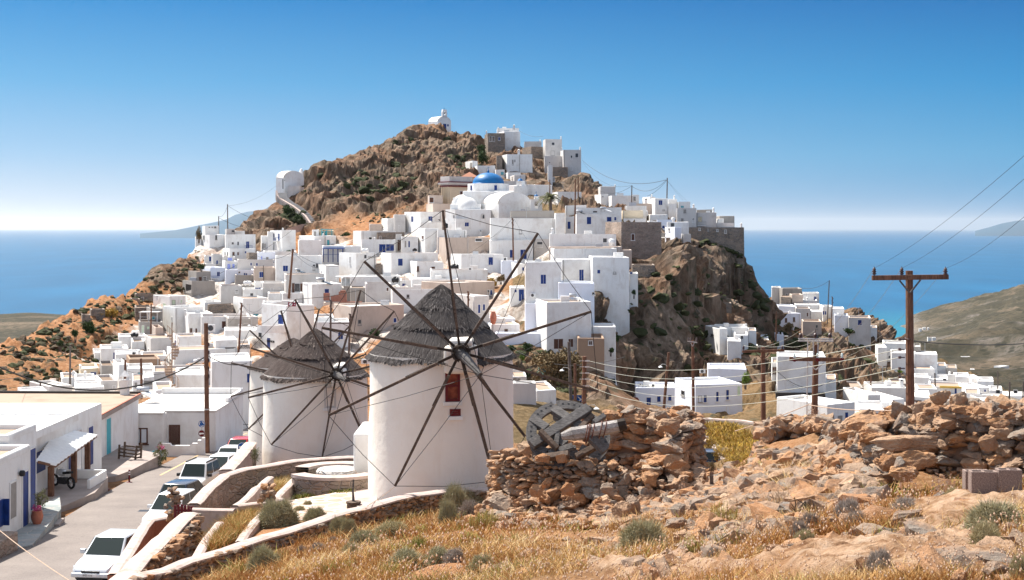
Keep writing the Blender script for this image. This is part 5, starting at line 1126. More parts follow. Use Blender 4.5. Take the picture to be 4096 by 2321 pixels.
# ---- windmills
def rayplane(sx,sy,p0,n):
 r=Vector(((sx-CX)/F,1,(HY-sy)/F)); return r*(p0.dot(n)/r.dot(n))
def windmill(sxc,d,Rw,zt,zb,Re,ze,zap,hub,hubd,boom,tips,n,label,detail,thm):
 cx=pol(sxc,d); root=empty('windmill',(cx,d,zb),label,'windmill','three thatched windmills')
 N=64;rows=14;V=[];rs=np.random.RandomState(int(d))
 for j in range(rows+1):
  z=zb-1.5+(zt-zb+1.5)*j/rows
  for k in range(N):
   a=2*math.pi*k/N; rr=Rw*(1.025-.035*j/rows)+.035*math.sin(3*a+j*.7)*0.5+rs.randn()*.006; V.append((cx+rr*math.cos(a),d+rr*math.sin(a),z))
 i=np.arange(N)[None]+np.arange(rows)[:,None]*N; i2=(np.arange(N)+1)%N; i2=i2[None]+np.arange(rows)[:,None]*N; Fq=np.stack([i,i2,i2+N,i+N],-1).reshape(-1,4)
 fastmesh('tower',V,Fq,[M['mill_white']],smooth=True,parent=root,loc=(cx,d,zb)).location=(0,0,0)
 Re-=.05; layers=[(Re,ze,.0,.62),(Re*.62,ze+(zap-ze)*.42,.025,.50),(Re*.36,ze+(zap-ze)*.68,.04,.36)]
 NA=420; allV=[];allF=[];ang=[];ln=[];b0=0
 for li,(r0,z0,lift,span) in enumerate(layers):
  nr=18; topz=zap+lift*.6; 
  for j in range(nr+1):
   t=j/nr; tt=t if li==len(layers)-1 else t*span/ (1-(z0-ze)/(zap-ze)) if False else t
   z=z0+(topz-z0)*t; r=r0*(1-t)**.93+.04
   for k in range(NA):
    a=2*math.pi*k/NA; jag=0
    if j==0: jag=rs.rand()*.10-.03+.04*math.sin(a*5+li)+.03*math.sin(a*11+2*li)
    rr=r+(lift+.05*math.sin(a*9+z*3)*.4+ (rs.rand()-.5)*.03+.03*math.sin(a*4+li*2+t*5)*(1-t))*min(1,(1-t)*4); zz=z-jag
    allV.append((cx+rr*math.cos(a),d+rr*math.sin(a),zz)); ang.append(k/NA*60 if k<=NA/2 else (NA-k)/NA*60); ln.append(t*3+li*7.3)
  for j in range(nr):
   for k in range(NA): allF.append((b0+j*NA+k,b0+j*NA+(k+1)%NA,b0+(j+1)*NA+(k+1)%NA,b0+(j+1)*NA+k))
  b0+=(nr+1)*NA
  for k in range(NA):
   a=2*math.pi*k/NA; rr=r0*.86 if li==0 else r0*.9; allV.append((cx+rr*math.cos(a),d+rr*math.sin(a),z0+.12)); ang.append(k/NA*60 if k<=NA/2 else (NA-k)/NA*60); ln.append(li*7.3)
  base=b0-(nr+1)*NA
  for k in range(NA): allF.append((base+(k+1)%NA,base+k,b0+k,b0+(k+1)%NA))
  b0+=NA
 rf=fastmesh('thatched_roof',allV,allF,[M[thm]],attrs=dict(ang=ang,len=ln),parent=root,loc=(cx,d,zb)); rf.location=(0,0,0)
 mb=MB()
 for k in range(1800 if detail>1 else 900):
  a=rs.rand()*2*math.pi; li=rs.choice([0,0,0,1,2]); r0,z0,lift,_=layers[li]; t=abs(rs.randn())*.12 if rs.rand()<.6 else rs.rand()*.85
  r=r0*(1-t)**.93+lift+.05; z=z0+(zap+lift*.6-z0)*t; L=.08+rs.rand()*.14; sl=(zap-z0)/r0
  ux,uy=math.cos(a),math.sin(a); p=Vector((cx+r*ux,d+r*uy,z)); dn=Vector((ux,uy,-sl)).normalized()*L; tn=Vector((-uy,ux,0))*.009*(1.5 if detail<2 else 1)
  up=Vector((ux,uy,.6))*(.01+.025*rs.rand()); mb.add([p-tn,p+tn,p+dn+up+tn*.5,p+dn+up-tn*.5],[(0,1,2,3)])
 mb.build('straw',[M[thm+'_straw']],rf)
 hp=P(hub[0],hub[1],hubd); bp=P(boom[0],boom[1],hubd-boom[2]); ax=(bp-hp).normalized()
 mb=MB(); w=.62 if detail>1 else .34; y0=hp.y+.55; mb.box((hp.x-w,y0,ze-.35),(hp.x+w*.95,y0+1.9,hp.z+.15)); mb.box((hp.x-w*.72,y0+.02,hp.z+.15),(hp.x+w*.7,y0+1.9,hp.z+.42)); mb.build('dormer',[M['mill_white']],root,bevel=.16,seg=3)
 rot=empty('rotor',(0,0,0)); rot.parent=root; rot.location=hp-Vector(root.location)
 mb=MB(); inn=hp-ax*1.6; inn=Vector((hp.x-(bp.x-hp.x)*.4,hp.y+1.6,hp.z+.25)); mb.tube([inn,hp],[.19,.20],10); mb.tube([hp,hp+(bp-hp)*.7],[.20,.13],8); mb.tube([hp+(bp-hp)*.7,bp],[.13,.09],6); mb.build('axle',[M['weathered']],rot)
 mb=MB()
 for k in range(14):
  a=rs.rand()*6.28; c=hp+Vector((rs.randn()*.04,rs.randn()*.15,rs.randn()*.04)); mb.tube([c+Vector((math.cos(t+a)*.26,.05*rs.randn(),math.sin(t+a)*.26)) for t in [i*.6 for i in range(11)]],.018,4)
 mb.build('binding',[M['spar_dark']],rot)
 tp=[]
 for (sx,sy) in tips:
  t=rayplane(sx,sy,hp,n); 
  if (t-hp).length>6.3: t=hp+(t-hp).normalized()*6.0
  tp.append(t)
  dv=t-hp; st=hp+dv.normalized()*.05; sg=Vector(( rs.randn()*.02,.03*rs.randn(),rs.randn()*.02))
  sp=MB(); m1=st+dv*.40; m0=st+dv*.16
  sp.beam(st+dv*.02,m1+sg,.085,.095,1); sp.beam(m0+Vector((0,-.09,0)),t,.085,.10,0,w2=.075); o=sp.build('sail_spar',[M['spar_light'],M['spar_dark']],rot)
 wm=MB()
 for i,t in enumerate(tp):
  wm.tube([bp,bp.lerp(t,.5)+Vector((0,0,-.06)),t],.011*(d/53)**.6,4,cap=False)
  t2=tp[(i+1)%len(tp)]; wm.tube([t,t.lerp(t2,.5)+Vector((0,0,-.10)),t2],.011*(d/53)**.6,4,cap=False)
 wm.build('stay_ropes',[M['wire']],rot)
 return root,cx,hp,tp
for a in ('thatch','thatch_brown'):
 plain(a+'_straw',(.13,.115,.11) if a=='thatch' else (.15,.12,.105),.95,0,.5,2)
def mill_window(root,cx,d,Rw,crop,a,mat,name,inner=None):
 X0,Y0=cv(crop,a[0],a[1]);X1,Y1=cv(crop,a[2],a[3])
 xa,xb=pol(X0,d-Rw*.98),pol(X1,d-Rw*.98); xm=(xa+xb)/2; th=math.asin((xm-cx)/Rw); c=Vector((cx+Rw*math.sin(th),d-Rw*math.cos(th),0)); v=Vector((math.cos(th),math.sin(th),0)); nv=Vector((math.sin(th),-math.cos(th),0)); w=(xb-xa); z1=(HY-Y0)/F*c.y; z0=(HY-Y1)/F*c.y
 p0=c-v*w/2; mb=MB(); f=.09
 fbox(mb,p0-v*.03,v,nv,f,z0,z1,.05,-.2); fbox(mb,p0+v*(w-f+.03),v,nv,f,z0,z1,.05,-.2); fbox(mb,p0+v*(f-.03),v,nv,w-2*f+.06,z1-f,z1,.05,-.2); fbox(mb,p0+v*(f-.03),v,nv,w-2*f+.06,z0,z0+f,.05,-.2); fbox(mb,p0+v*(f-.03),v,nv,w-2*f+.06,(z0+z1)/2-.03,(z0+z1)/2+.03,.04,-.2)
 o=mb.build(name,[M[mat]],root); mb=MB(); fbox(mb,p0+v*.05,v,nv,w-.1,z0+.05,z1-.05,.012,-.2); mb.build('pane',[M[inner or 'redglass']],o)
 mb=MB(); fbox(mb,p0-v*.1,v,nv,w+.2,z0-.14,z0-.01,.10,-.2); mb.build('sill',[M['white']],o)
m,nt,b=newmat('redglass'); c=ramp(nt,noise(nt,coord(nt),3,5),[(.35,(.10,.015,.015)),(.7,(.32,.09,.05))]); nt.links.new(c,b.inputs['Base Color']); b.inputs['Roughness'].default_value=.25
nrm1=Vector((.22,-.97,-.10)).normalized()
T1=[(1771,842),(2152,933),(2365,1247),(2393,1566),(2100,1746),(1980,1925),(1580,1945),(1314,1662),(1287,1312),(1457,1046)]
r1,c1,h1,t1=windmill(1765,53.5,2.73,-4.75,-10.3,2.88,-4.95,-2.2,(1841,1410),50.1,(1922,1499,1.25),T1,nrm1,'largest and nearest white windmill with dark thatched cone roof and long bare sail spars',2,'thatch')
mill_window(r1,c1,53.5,2.70,'T',(1715,740,1885,1145),'redpaint','window'); mill_window(r1,c1,53.5,2.71,'T',(1770,1240,1892,1330),'redpaint','window')
T2=[(1180,1198),(1443,1161),(1577,1245),(1670,1420),(1680,1617),(1460,1755),(1289,1829),(1085,1780),(993,1591),(1004,1393)]
r2,c2,h2,t2=windmill(1262,74,2.72,-7.65,-12.3,2.86,-7.85,-5.35,(1345,1498),70.8,(1384,1522,.9),T2,nrm1,'middle white windmill with brownish thatched cone roof, left of the largest one',1,'thatch_brown')
mill_window(r2,c2,74,2.70,'T',(150,950,290,1225),'whitegrey','window','mill_white')
T3=[(1124,1243),(1277,1237),(1396,1307),(1465,1417),(1475,1600),(1330,1770),(1180,1800),(994,1716),(923,1586),(925,1453),(998,1321)]
windmill(1174,88,2.72,-8.6,-13.6,2.86,-8.75,-6.95,(1202,1510),84.9,(1225,1530,.9),T3,nrm1,'farthest white windmill, its thatched roof peeking out behind the middle one',0,'thatch_brown')
mb=MB(); a=Pc('M',1238,148,58); b=Pc('M',1345,190,56); mb.box((a.x,56.5,-11),(b.x+.8,60,a.z)); o=tag(mb.build('annex_wall',[M['white']],bevel=.08),'small white lean-to wall between the middle and the largest windmill','wall')
def hit(sx,sy,d0=4,d1=500,n=500):
 ds=np.exp(np.linspace(math.log(d0),math.log(d1),n)); x=(sx-CX)/F*ds; zr=(HY-sy)/F*ds; zt=tz_raw(x,ds); i=np.argmax(zr<zt)
 if zr[i]>=zt[i]: return P(sx,sy,d1)
 return Vector((x[i],ds[i],float(zt[i])))
def hitc(c,x,y,*a): return hit(*cv(c,x,y),*a)
def hits(sx,sy,d0,d1,n=260):
 ds=np.exp(np.linspace(math.log(d0),math.log(d1),n)); out=np.full((len(sx),3),np.nan)
 for a in range(0,len(sx),4000):
  s=sx[a:a+4000];t=sy[a:a+4000]; X=(s[:,None]-CX)/F*ds[None]; ZR=(HY-t)[:,None]/F*ds[None]; ZT=tz_raw(X.ravel(),np.broadcast_to(ds,X.shape).ravel()).reshape(X.shape); m=ZR<ZT; i=np.argmax(m,1); ok=m.any(1); r=np.arange(len(s))
  o=np.stack([X[r,i],ds[i],ZT[r,i]],1); o[~ok]=np.nan; out[a:a+4000]=o
 return out
# ---- rock prototypes
import bmesh
def rockproto(seed,n=16,sub=0,noise_=0):
 r=random.Random(seed); bm=bmesh.new()
 for _ in range(n):
  v=Vector((r.gauss(0,1),r.gauss(0,1),r.gauss(0,1))).normalized()*r.uniform(.75,1.05); v=Vector((max(-.8,min(.8,v.x)),max(-.8,min(.8,v.y)),max(-.72,min(.72,v.z)))); bm.verts.new(v)
 res=bmesh.ops.convex_hull(bm,input=bm.verts); bmesh.ops.delete(bm,geom=[g for g in res['geom_interior'] if isinstance(g,bmesh.types.BMVert)],context='VERTS')
 if sub: bmesh.ops.triangulate(bm,faces=bm.faces); bmesh.ops.subdivide_edges(bm,edges=bm.edges,cuts=sub,use_grid_fill=True,smooth=.0)
 bmesh.ops.triangulate(bm,faces=bm.faces); bm.verts.ensure_lookup_table(); V=np.array([v.co[:] for v in bm.verts]); Fc=np.array([[v.index for v in f.verts] for f in bm.faces]); bm.free()
 if noise_:
  q=V+seed*7.3; dsp=(fbm(q*1.3,3,seed,ridge=True)-.5)*noise_*1.2+(fbm(q*4,3,seed+3,ridge=True)-.5)*noise_*.7+(fbm(q*11,2,seed+9)-.5)*noise_*.25; V=V*(1+dsp[:,None])
 return V,Fc
PR=[rockproto(i,12+i%6) for i in range(14)]
PM=[rockproto(50+i,14,2,.3) for i in range(6)]
PB=[rockproto(100+i,15,7,.34) for i in range(10)]
def rotm(rs,tilt=1.):
 a=rs.rand()*6.28; b=(rs.randn())*.35*tilt; c=(rs.randn())*.35*tilt
 return np.array(Matrix.Rotation(a,3,'Z')@Matrix.Rotation(b,3,'X')@Matrix.Rotation(c,3,'Y'))
def instance(name,items,protos,mat,parent=None,label=None,cat=None,kind=None,loc=None,seed=3,smooth=False):
 rs=np.random.RandomState(seed); Vs=[];Fs=[];T=[];b=0
 for it in items:
  pq=protos if isinstance(protos,list) else (protos[1] if max(it[3:6])>protos[2] else protos[0]); V,Fc=pq[rs.randint(len(pq))]; Rm=it[7] if len(it)>7 else rotm(rs); W=(V*np.array(it[3:6]))@Rm.T+np.array(it[0:3]); Vs.append(W); Fs.append(Fc+b); b+=len(V); T.append(np.full(len(V),it[6]))
 o=fastmesh(name,np.concatenate(Vs),np.concatenate(Fs),[mat],attrs=dict(tone=np.concatenate(T)),parent=parent,loc=loc,smooth=smooth)
 if parent is not None and loc is not None: o.location=(0,0,0)
 return tag(o,label,cat,None,kind)
rs=np.random.RandomState(11)
def tone(): 
 t=rs.rand(); return 0.02+.2*rs.rand() if t<.30 else rs.rand()
def faceitems(p0,p1,ztop,zbase,smin,smax,depth=.12,flat=.55,dens=1.,out=1):
 p0=np.array(p0[:2]);p1=np.array(p1[:2]); L=np.linalg.norm(p1-p0); v=(p1-p0)/L; nv=np.array([v[1],-v[0]]); 
 if nv[1]>0: nv=-nv
 nv=nv*out
 items=[]; u=0
 z=zbase
 while True:
  u=rs.rand()*.1; row=smin+(smax-smin)*rs.rand()**1.6; hrow=row*flat; any_=False
  while u<L:
   w=row*(.7+rs.rand()*1.0); um=u+w/2; zt=ztop(um/L); 
   if z+hrow*.6<zt:
    any_=True; c=p0+v*um-nv*(w*.18); Rz=np.array(Matrix.Rotation(math.atan2(v[1],v[0])+rs.randn()*.12,3,'Z')@Matrix.Rotation(rs.randn()*.1,3,'Y')@Matrix.Rotation(rs.randn()*.1,3,'X'))
    items.append((c[0]+nv[0]*rs.randn()*depth*.3,c[1]+nv[1]*rs.randn()*depth*.3,z+hrow/2+rs.randn()*.01,w*.66,w*.55,hrow*.74*(.85+.3*rs.rand()),tone(),Rz))
   u+=w*.96
  z+=hrow*.88
  if not any_: break
 return items
# ---- generic low wall with coping
def stone_wall(label,pts,h,th,cop='coping',smin=.16,smax=.34,stones=True,name='stone_wall',cat='wall',wallm='ruin_wall',cth=.07,rough=.03):
 P0=[Vector(p) for p in pts]; root=empty(name,tuple(P0[0]),label,cat); items=[]
 mb=MB(); mc=MB()
 Q=[]
 for a,b in zip(P0,P0[1:]):
  n=max(1,int((b-a).length/.8)); Q+=[a.lerp(b,i/n) for i in range(n)]
 Q.append(P0[-1]); Q=[q+Vector((0,0,rs.randn()*rough)) for q in Q]
 nrm_=[]
 for i,q in enumerate(Q):
  a=Q[max(0,i-1)];b=Q[min(len(Q)-1,i+1)]; v=(b-a); v.z=0; v.normalize(); nv=Vector((v.y,-v.x,0)); 
  if nv.y>0: nv=-nv
  nrm_.append(nv)
 for i in range(1,len(Q)):
  if nrm_[i].dot(nrm_[i-1])<0: nrm_[i]=-nrm_[i]
 for i in range(len(Q)-1):
  a,b=Q[i],Q[i+1]; na,nb=nrm_[i]*th/2,nrm_[i+1]*th/2; ja,jb=[Vector((0,0,0))]*2; s=.06
  def c(q,n,z): return Vector((q.x+n.x,q.y+n.y,z))
  zb0=min(gz(a.x,a.y),a.z-h)-.4; zb1=min(gz(b.x,b.y),b.z-h)-.4
  k=.8 if stones else 1
  mb.hexa([c(a,na*k,zb0),c(b,nb*k,zb1),c(b,-nb*k,zb1),c(a,-na*k,zb0),c(a,na*k,a.z-cth*.5),c(b,nb*k,b.z-cth*.5),c(b,-nb*k,b.z-cth*.5),c(a,-na*k,a.z-cth*.5)])
  w=1.06
  mc.add([c(a,na*w,a.z-cth),c(b,nb*w,b.z-cth),c(b,nb*w,b.z-.02),c(a,na*w,a.z-.02),c(a,na*.55,a.z+.02),c(b,nb*.55,b.z+.02),c(b,-nb*.55,b.z+.02),c(a,-na*.55,a.z+.02),c(a,-na*w,a.z-.03),c(b,-nb*w,b.z-.03),c(b,-nb*w,b.z-cth),c(a,-na*w,a.z-cth)],[(0,1,2,3),(3,2,5,4),(4,5,6,7),(7,6,9,8),(8,9,10,11)])
  if stones: items+=faceitems((a+na).xy,(b+nb).xy,lambda t:min(a.z,b.z)-cth*.4,min(gz(a.x+na.x,a.y+na.y),a.z-h*.7)-.1,smin,smax)
 mb.build('core',[M[wallm]],root); mc.build('coping',[M[cop]],root,smooth=False)
 if stones and items: instance('stonework',items,PR,M['boulder_rock'],parent=root,loc=tuple(root.location))
 return root
ZT=-9.2
def atz(sx,sy,z): d=F*-z/(sy-HY); return Vector((pol(sx,d),d,z))
stone_wall('long low stone garden wall with whitewashed coping running below the largest windmill',[atz(430,2345,-9.2),atz(486,2318,-9.2),atz(900,2196,-9.2),atz(1200,2100,-9.2),atz(1500,2010,-9.2),atz(1780,1958,-9.2),atz(1985,1956,-9.2)],.95,.5)
stone_wall('broad whitewashed parapet wall between the lower road and the garden bed',[atz(440,2345,-9.9),atz(560,2240,-9.9),atz(720,2085,-9.9),atz(757,2042,-9.9)],1.1,.58,stones=True)
stone_wall('curved stone wall with pale coping below the middle windmill',[atz(774,2015,-10.15),atz(838,1950,-10.2),atz(900,1895,-10.3),atz(1050,1864,-10.3),atz(1180,1842,-10.3),atz(1300,1832,-10.3),atz(1480,1828,-10.3)],.9,.46)
stone_wall('whitewashed roadside parapet climbing behind the parked cars',[atz(905,1880,-10.35),atz(960,1820,-10.7),atz(990,1785,-11.2),atz(1003,1770,-11.8)],1.4,.6,stones=False,wallm='coping')
stone_wall('reddish brick wall along the lower road beside the nearest car',[atz(455,2300,-11.3),atz(520,2200,-11.3),atz(575,2110,-11.3),atz(600,2082,-11.3),atz(680,2068,-11.3)],1.0,.4,stones=False,wallm='brick')
for l,pp in (('white edging wall on the left side of the dry garden bed',((938,2026),(1000,1976),(1080,1906))),('white edging wall on the right side of the dry garden bed',((1097,1996),(1150,1940),(1217,1872))),('short white edging wall at the front of the garden beds',((943,2024),(1040,2008),(1131,1996))),('thin white edging wall behind the flowering ground cover',((770,2036),(850,2034),(938,2036))),('white edging wall between the two lower garden beds',((786,2225),(830,2150),(880,2090))),('white path edging beside the grey cushion shrub',((960,2165),(1000,2110),(1052,2050)))):
 stone_wall(l,[atz(a,b,-10.08) for a,b in pp],.4,.3,stones=False,wallm='coping',cop='coping')
mb=MB(); pp=[atz(x,y,-10.27) for x,y in ((1075,2060),(1110,2010),(1260,1985),(1400,1960),(1490,1950),(1500,2010),(1440,2045),(1300,2085),(1180,2080))]; mb.add([p for p in pp]+[p-Vector((0,0,.6)) for p in pp],[tuple(range(9))]+[(i,9+i,9+(i+1)%9,(i+1)%9) for i in range(9)]); tag(mb.build('paved_terrace',[M['paving']]),kind='structure')
mb=MB(); pp=[atz(x,y,-10.0) for x,y in ((1400,2000),(1425,1965),(1500,1955),(1520,2050),(1455,2050))]; mb.add(pp+[p-Vector((0,0,.6)) for p in pp],[tuple(range(5))]+[(i,5+i,5+(i+1)%5,(i+1)%5) for i in range(5)]); tag(mb.build('plinth',[M['coping']]),'low white paved plinth at the foot of the largest windmill','plinth')
def roundbench():
 c=atz(1350,1925,-10.25); root=empty('round_table',tuple(c),'round whitewashed millstone table ringed by a low stone bench','stone table')
 mb=MB(); mb.lathe([(.82,-.3),(.86,.42),(.80,.50),(.01,.53)],c,36); mb.build('table',[M['stone_white']],root)
 for a0,a1,r,n_ in ((R(20),R(165),1.55,'bench'),(R(215),R(325),1.75,'bench')):
  mb=MB(); mb.lathe([(r-.28,-.3),(r-.28,.40),(r+.28,.40),(r+.28,-.3)],c,28,a0=a0,a1=a1); mb.lathe([(r-.3,.38),(r-.3,.50),(r+.32,.50),(r+.32,.38)],c,28,a0=a0,a1=a1,mi=1)
  mb.build('bench',[M['ruin_wall'],M['coping']],root)
roundbench()
c=atz(1414,2046,-10.25); root=empty('capstan_stump',tuple(c),'dark round wooden stump with an upright post in front of the largest windmill','stump')
mb=MB(); mb.lathe([(.26,-.1),(.24,.28),(.27,.3),(.27,.36),(.01,.37)],c,16); mb.build('stump',[M['spar_light']],root); mb=MB(); mb.tube([c+Vector((0,0,.3)),c+Vector((-.02,0,.75)),c+Vector((.0,0,1.15))],[.06,.035,.03],6); mb.build('post',[M['weathered']],root)
c=atz(1070,2045,-10.3); its=[]
for k in range(46):
 a=rs.rand()*6.28; h_=rs.rand(); rr=.34*(1-.35*h_); s=.10+.07*rs.rand(); its.append((c.x+rr*math.cos(a)*(.5+.5*rs.rand()),c.y+rr*math.sin(a),c.z+h_*.95,s,s,s*.7,tone()))
instance('stone_cairn',its,PM,M['boulder_rock'],label='knee high cairn of stones beside the path of the garden',cat='cairn')
g=atz(735,2060,-10.4); root=empty('garden_gate',tuple(g),'small red slatted wooden gate between garden wall and parked white car','gate'); mb=MB()
for k in range(6): mb.box((g.x-.35+k*.12,g.y-.03,g.z-.5),(g.x-.26+k*.12,g.y,g.z+.35+.04*math.sin(k)))
mb.box((g.x-.36,g.y,g.z-.3),(g.x+.35,g.y+.03,g.z-.2)); mb.box((g.x-.36,g.y,g.z+.12),(g.x+.35,g.y+.03,g.z+.2)); mb.build('slats',[M['redpaint']],root)
c=atz(698,2080,-10.9); its=[(c.x+rs.randn()*.12,c.y+rs.randn()*.1,c.z+k*.04,.16,.16,.1,tone()) for k in range(30)]; instance('gate_pillar',its,PM,M['boulder_rock'],label='squat stone gate pillar with whitewash beside the red gate',cat='pillar')
# ---- ruined round mill
def ruinmill():
 cx,cy=pol(2384,42.6),42.6; Ro,Ri=3.12,2.35; root=empty('ruined_mill',(cx,cy,-8.5),'ruined round stone mill base holding the old wooden wheel','ruin'); items=[]
 def ztop(a):
  a=a%(2*math.pi); deg=math.degrees(a); n=.10*math.sin(a*7)+.09*math.sin(a*17+1)
  xs=[0,40,75,100,150,180,215,240,268,290,310,330,360]; ys=[-5.75,-5.85,-6.05,-6.9,-7.2,-7.05,-6.7,-6.5,-6.8,-7.0,-6.4,-5.8,-5.75]
  return float(np.interp(deg,xs,ys))+n
 mb=MB(); n=96
 for k in range(n):
  a=2*math.pi*k/n;b=2*math.pi*(k+1)/n; za=min(ztop(a),ztop(b))-.18
  q=[(Ro-.2,a),(Ro-.2,b),(Ri+.12,b),(Ri+.12,a)]; mb.hexa([Vector((cx+r*math.cos(t),cy+r*math.sin(t),-9.3)) for r,t in q]+[Vector((cx+r*math.cos(t),cy+r*math.sin(t),za)) for r,t in q])
 mb.build('core',[M['ruin_core']],root)
 for k in range(n):
  a=2*math.pi*k/n;b=2*math.pi*(k+1)/n
  for Rr_,oo in ((Ro,1),(Ri,-1)):
   if oo==1 and 20<math.degrees(a)<160: continue
   if oo==-1 and 200<math.degrees(a)<340: continue
 for Rr_,rng,fl in ((Ro,(165,380),1),(Ri,(-20,200),-1)):
  z=-9.0
  while z<-5.0:
   row=.09+.36*rs.rand()**2; a=R(rng[0])+rs.rand()*.05
   while a<R(rng[1]):
    w=row*(1.+1.7*rs.rand()); am=a+w/2/Rr_; zt=ztop(am)
    if z+row*.3<zt:
     rr=Rr_-fl*w*.2+rs.randn()*.04; Rm=np.array(Matrix.Rotation(am+math.pi/2+rs.randn()*.15,3,'Z')@Matrix.Rotation(rs.randn()*.12,3,'Y')@Matrix.Rotation(rs.randn()*.12,3,'X'))
     items.append((cx+rr*math.cos(am),cy+rr*math.sin(am),z+row*.5,w*.62,.2+w*.25,row*.62,tone(),Rm))
    a+=w/Rr_*.97
   z+=row*.82
 for k in range(330):
  a=rs.rand()*6.28; r=Ri+.1+rs.rand()*(Ro-Ri-.2); s=.09+.2*rs.rand()**2; items.append((cx+r*math.cos(a),cy+r*math.sin(a),ztop(a)-.08+rs.rand()*.12,s*1.3,s,s*.6,tone()))
 for k in range(300):
  a=R(rs.uniform(205,330)); r=Ro+abs(rs.randn())*.75; s=.08+.24*rs.rand()**2; x_=cx+r*math.cos(a); y_=cy+r*math.sin(a); items.append((x_,y_,gz(x_,y_)+max(0,(1.2-(r-Ro))*.75)*rs.rand(),s*1.35,s,s*.75,tone()))
 big=[x for x in items if max(x[3:6])>.25]; sm=[x for x in items if max(x[3:6])<=.25]
 instance('stonework',items,(PM,PB,.25),M['boulder_rock'],parent=root,loc=tuple(root.location))
 return cx,cy
plain('dry_stem',(.42,.30,.20),.9,0,.2)
plain('ruin_core',(.22,.145,.10),.95,0,.35,3,.6)
RX,RY=ruinmill()
# ---- old wooden wheel
def wheel():
 c=Pc('X',1400,720,40.6); root=empty('mill_wheel',tuple(c),'broken grey weathered wooden crown wheel lying on the ruined mill','wooden wheel')
 nrm_=Vector((.10,-.70,.70)).normalized(); u=Vector((1,.15,.02)); u=(u-nrm_*u.dot(nrm_)).normalized(); v=nrm_.cross(u)
 if v.z<0: v=-v
 Rw=1.22
 for (a0,a1,w) in ((105,262,.30),(58,98,.30),(275,372,.28)):
  mb=MB(); n=16; pr=[]
  for k in range(n+1):
   a=R(a0+(a1-a0)*k/n); e=u*math.cos(a)+v*math.sin(a); ro,ri=Rw,Rw-w
   pr.append([c+e*ro+nrm_*.05,c+e*ri+nrm_*.05,c+e*ri-nrm_*.07,c+e*ro-nrm_*.07])
  V=[q for p in pr for q in p]; fs=[]
  for k in range(n):
   for j in range(4): fs.append((4*k+j,4*k+(j+1)%4,4*k+4+(j+1)%4,4*k+4+j))
  fs+=[(0,1,2,3),(4*n+3,4*n+2,4*n+1,4*n)]; mb.add(V,fs)
  for k in range(int((a1-a0)/9)):
   a=R(a0+5+k*9); e=u*math.cos(a)+v*math.sin(a); q=c+e*(Rw-w*.45)+nrm_*.053; t=u*math.sin(a)*-1+v*math.cos(a); s=.03; mb.add([q+e*s+t*s,q-e*s+t*s,q-e*s-t*s,q+e*s-t*s],[(0,1,2,3)],1)
  mb.build('rim',[M['weathered_pale'] if a0==95 else M['weathered'],M['black']],root)
 def bm_(x0,y0,x1,y1,d0,d1,w,h=.14,mat='weathered',nm='beam'):
  mb=MB(); mb.beam(Pc('X',x0,y0,d0),Pc('X',x1,y1,d1),w*1.15,h*1.3,up=nrm_); return mb.build(nm,[M[mat]],root,bevel=.015)
 b=bm_(640,930,1830,165,40.0,41.0,.25); bm_(1040,160,1660,560,41.3,40.6,.24); bm_(650,400,960,600,40.9,40.6,.24); bm_(1060,720,1340,930,40.4,40.15,.24)
 bm_(1010,1120,1500,960,39.9,40.0,.16); bm_(1080,1230,1560,980,39.85,40,.10); bm_(700,960,960,1100,40.2,40.0,.2); bm_(1850,760,2170,1060,39.5,39.3,.21); bm_(1420,1040,1700,1330,40,39.8,.26)
 bm_(1700,250,2000,470,41.2,40.9,.2); bm_(1120,330,1300,500,41.5,41.2,.12); bm_(1930,480,2150,330,40.4,40.6,.13); bm_(760,1010,1290,640,40.5,40.9,.16,.1)
 bm_(1650,1000,2150,1250,40.4,40.2,.2)
 for (x,y) in ((1150,150),(1090,145),(1110,190),(1720,145),(1630,180),(1810,165),(720,360),(680,415),(735,475),(780,870),(2140,940),(2100,1000)):
  pass
 for q_ in ((900,1190,1420,1120,39.7,39.5,.15),(1480,420,1790,640,40.9,40.5,.16),(1200,470,1150,980,40.6,40.0,.12),(1560,1180,2080,900,39.7,39.9,.14),(820,640,1180,1010,40.1,39.8,.12),(1900,330,1620,620,41,40.4,.12)): bm_(*q_,mat='spar_light' if q_[0]%200 else 'weathered')
 mb=MB(); p=[Pc('X',1270,745,39.75),Pc('X',1500,700,39.7),Pc('X',1900,640,39.6),Pc('X',2300,560,39.5),Pc('X',2520,515,39.45)]; mb.tube(p,[.10,.20,.20,.19,.17],9); mb.tube([Pc('X',2440,530,39.42),Pc('X',2590,490,39.4)],[.195,.17],9,mi=1); ax=mb.build('axle_log',[M['weathered_pale'],M['spar_dark']],root)
 mb=MB()
 for (x,y,s) in ((1760,690,1),(1830,680,1),(1800,700,1.2),(1900,660,1),(2150,600,1),(2060,610,1)):
  q=Pc('X',x,y,39.55); mb.tube([q+Vector((.05*math.sin(t),math.cos(t)*.235*s,math.sin(t)*.235*s)) for t in [i*.55 for i in range(13)]],.016,5)
 mb.build('iron_straps',[M['rust']],ax)
plain('rust',(.12,.045,.03),.7)
wheel()
b_=Pc('N',1120,970,38.5);e_=Pc('N',1290,1090,37.8); mb=MB(); g1=hitc('N',1120,990,25,45); mb.beam(g1+Vector((0,0,.12)),g1+Vector((.55,-.5,.02)),.14,.08); tag(mb.build('fallen_plank',[M['weathered']],bevel=.01),'grey plank fallen on the rubble in front of the ruined mill','plank')
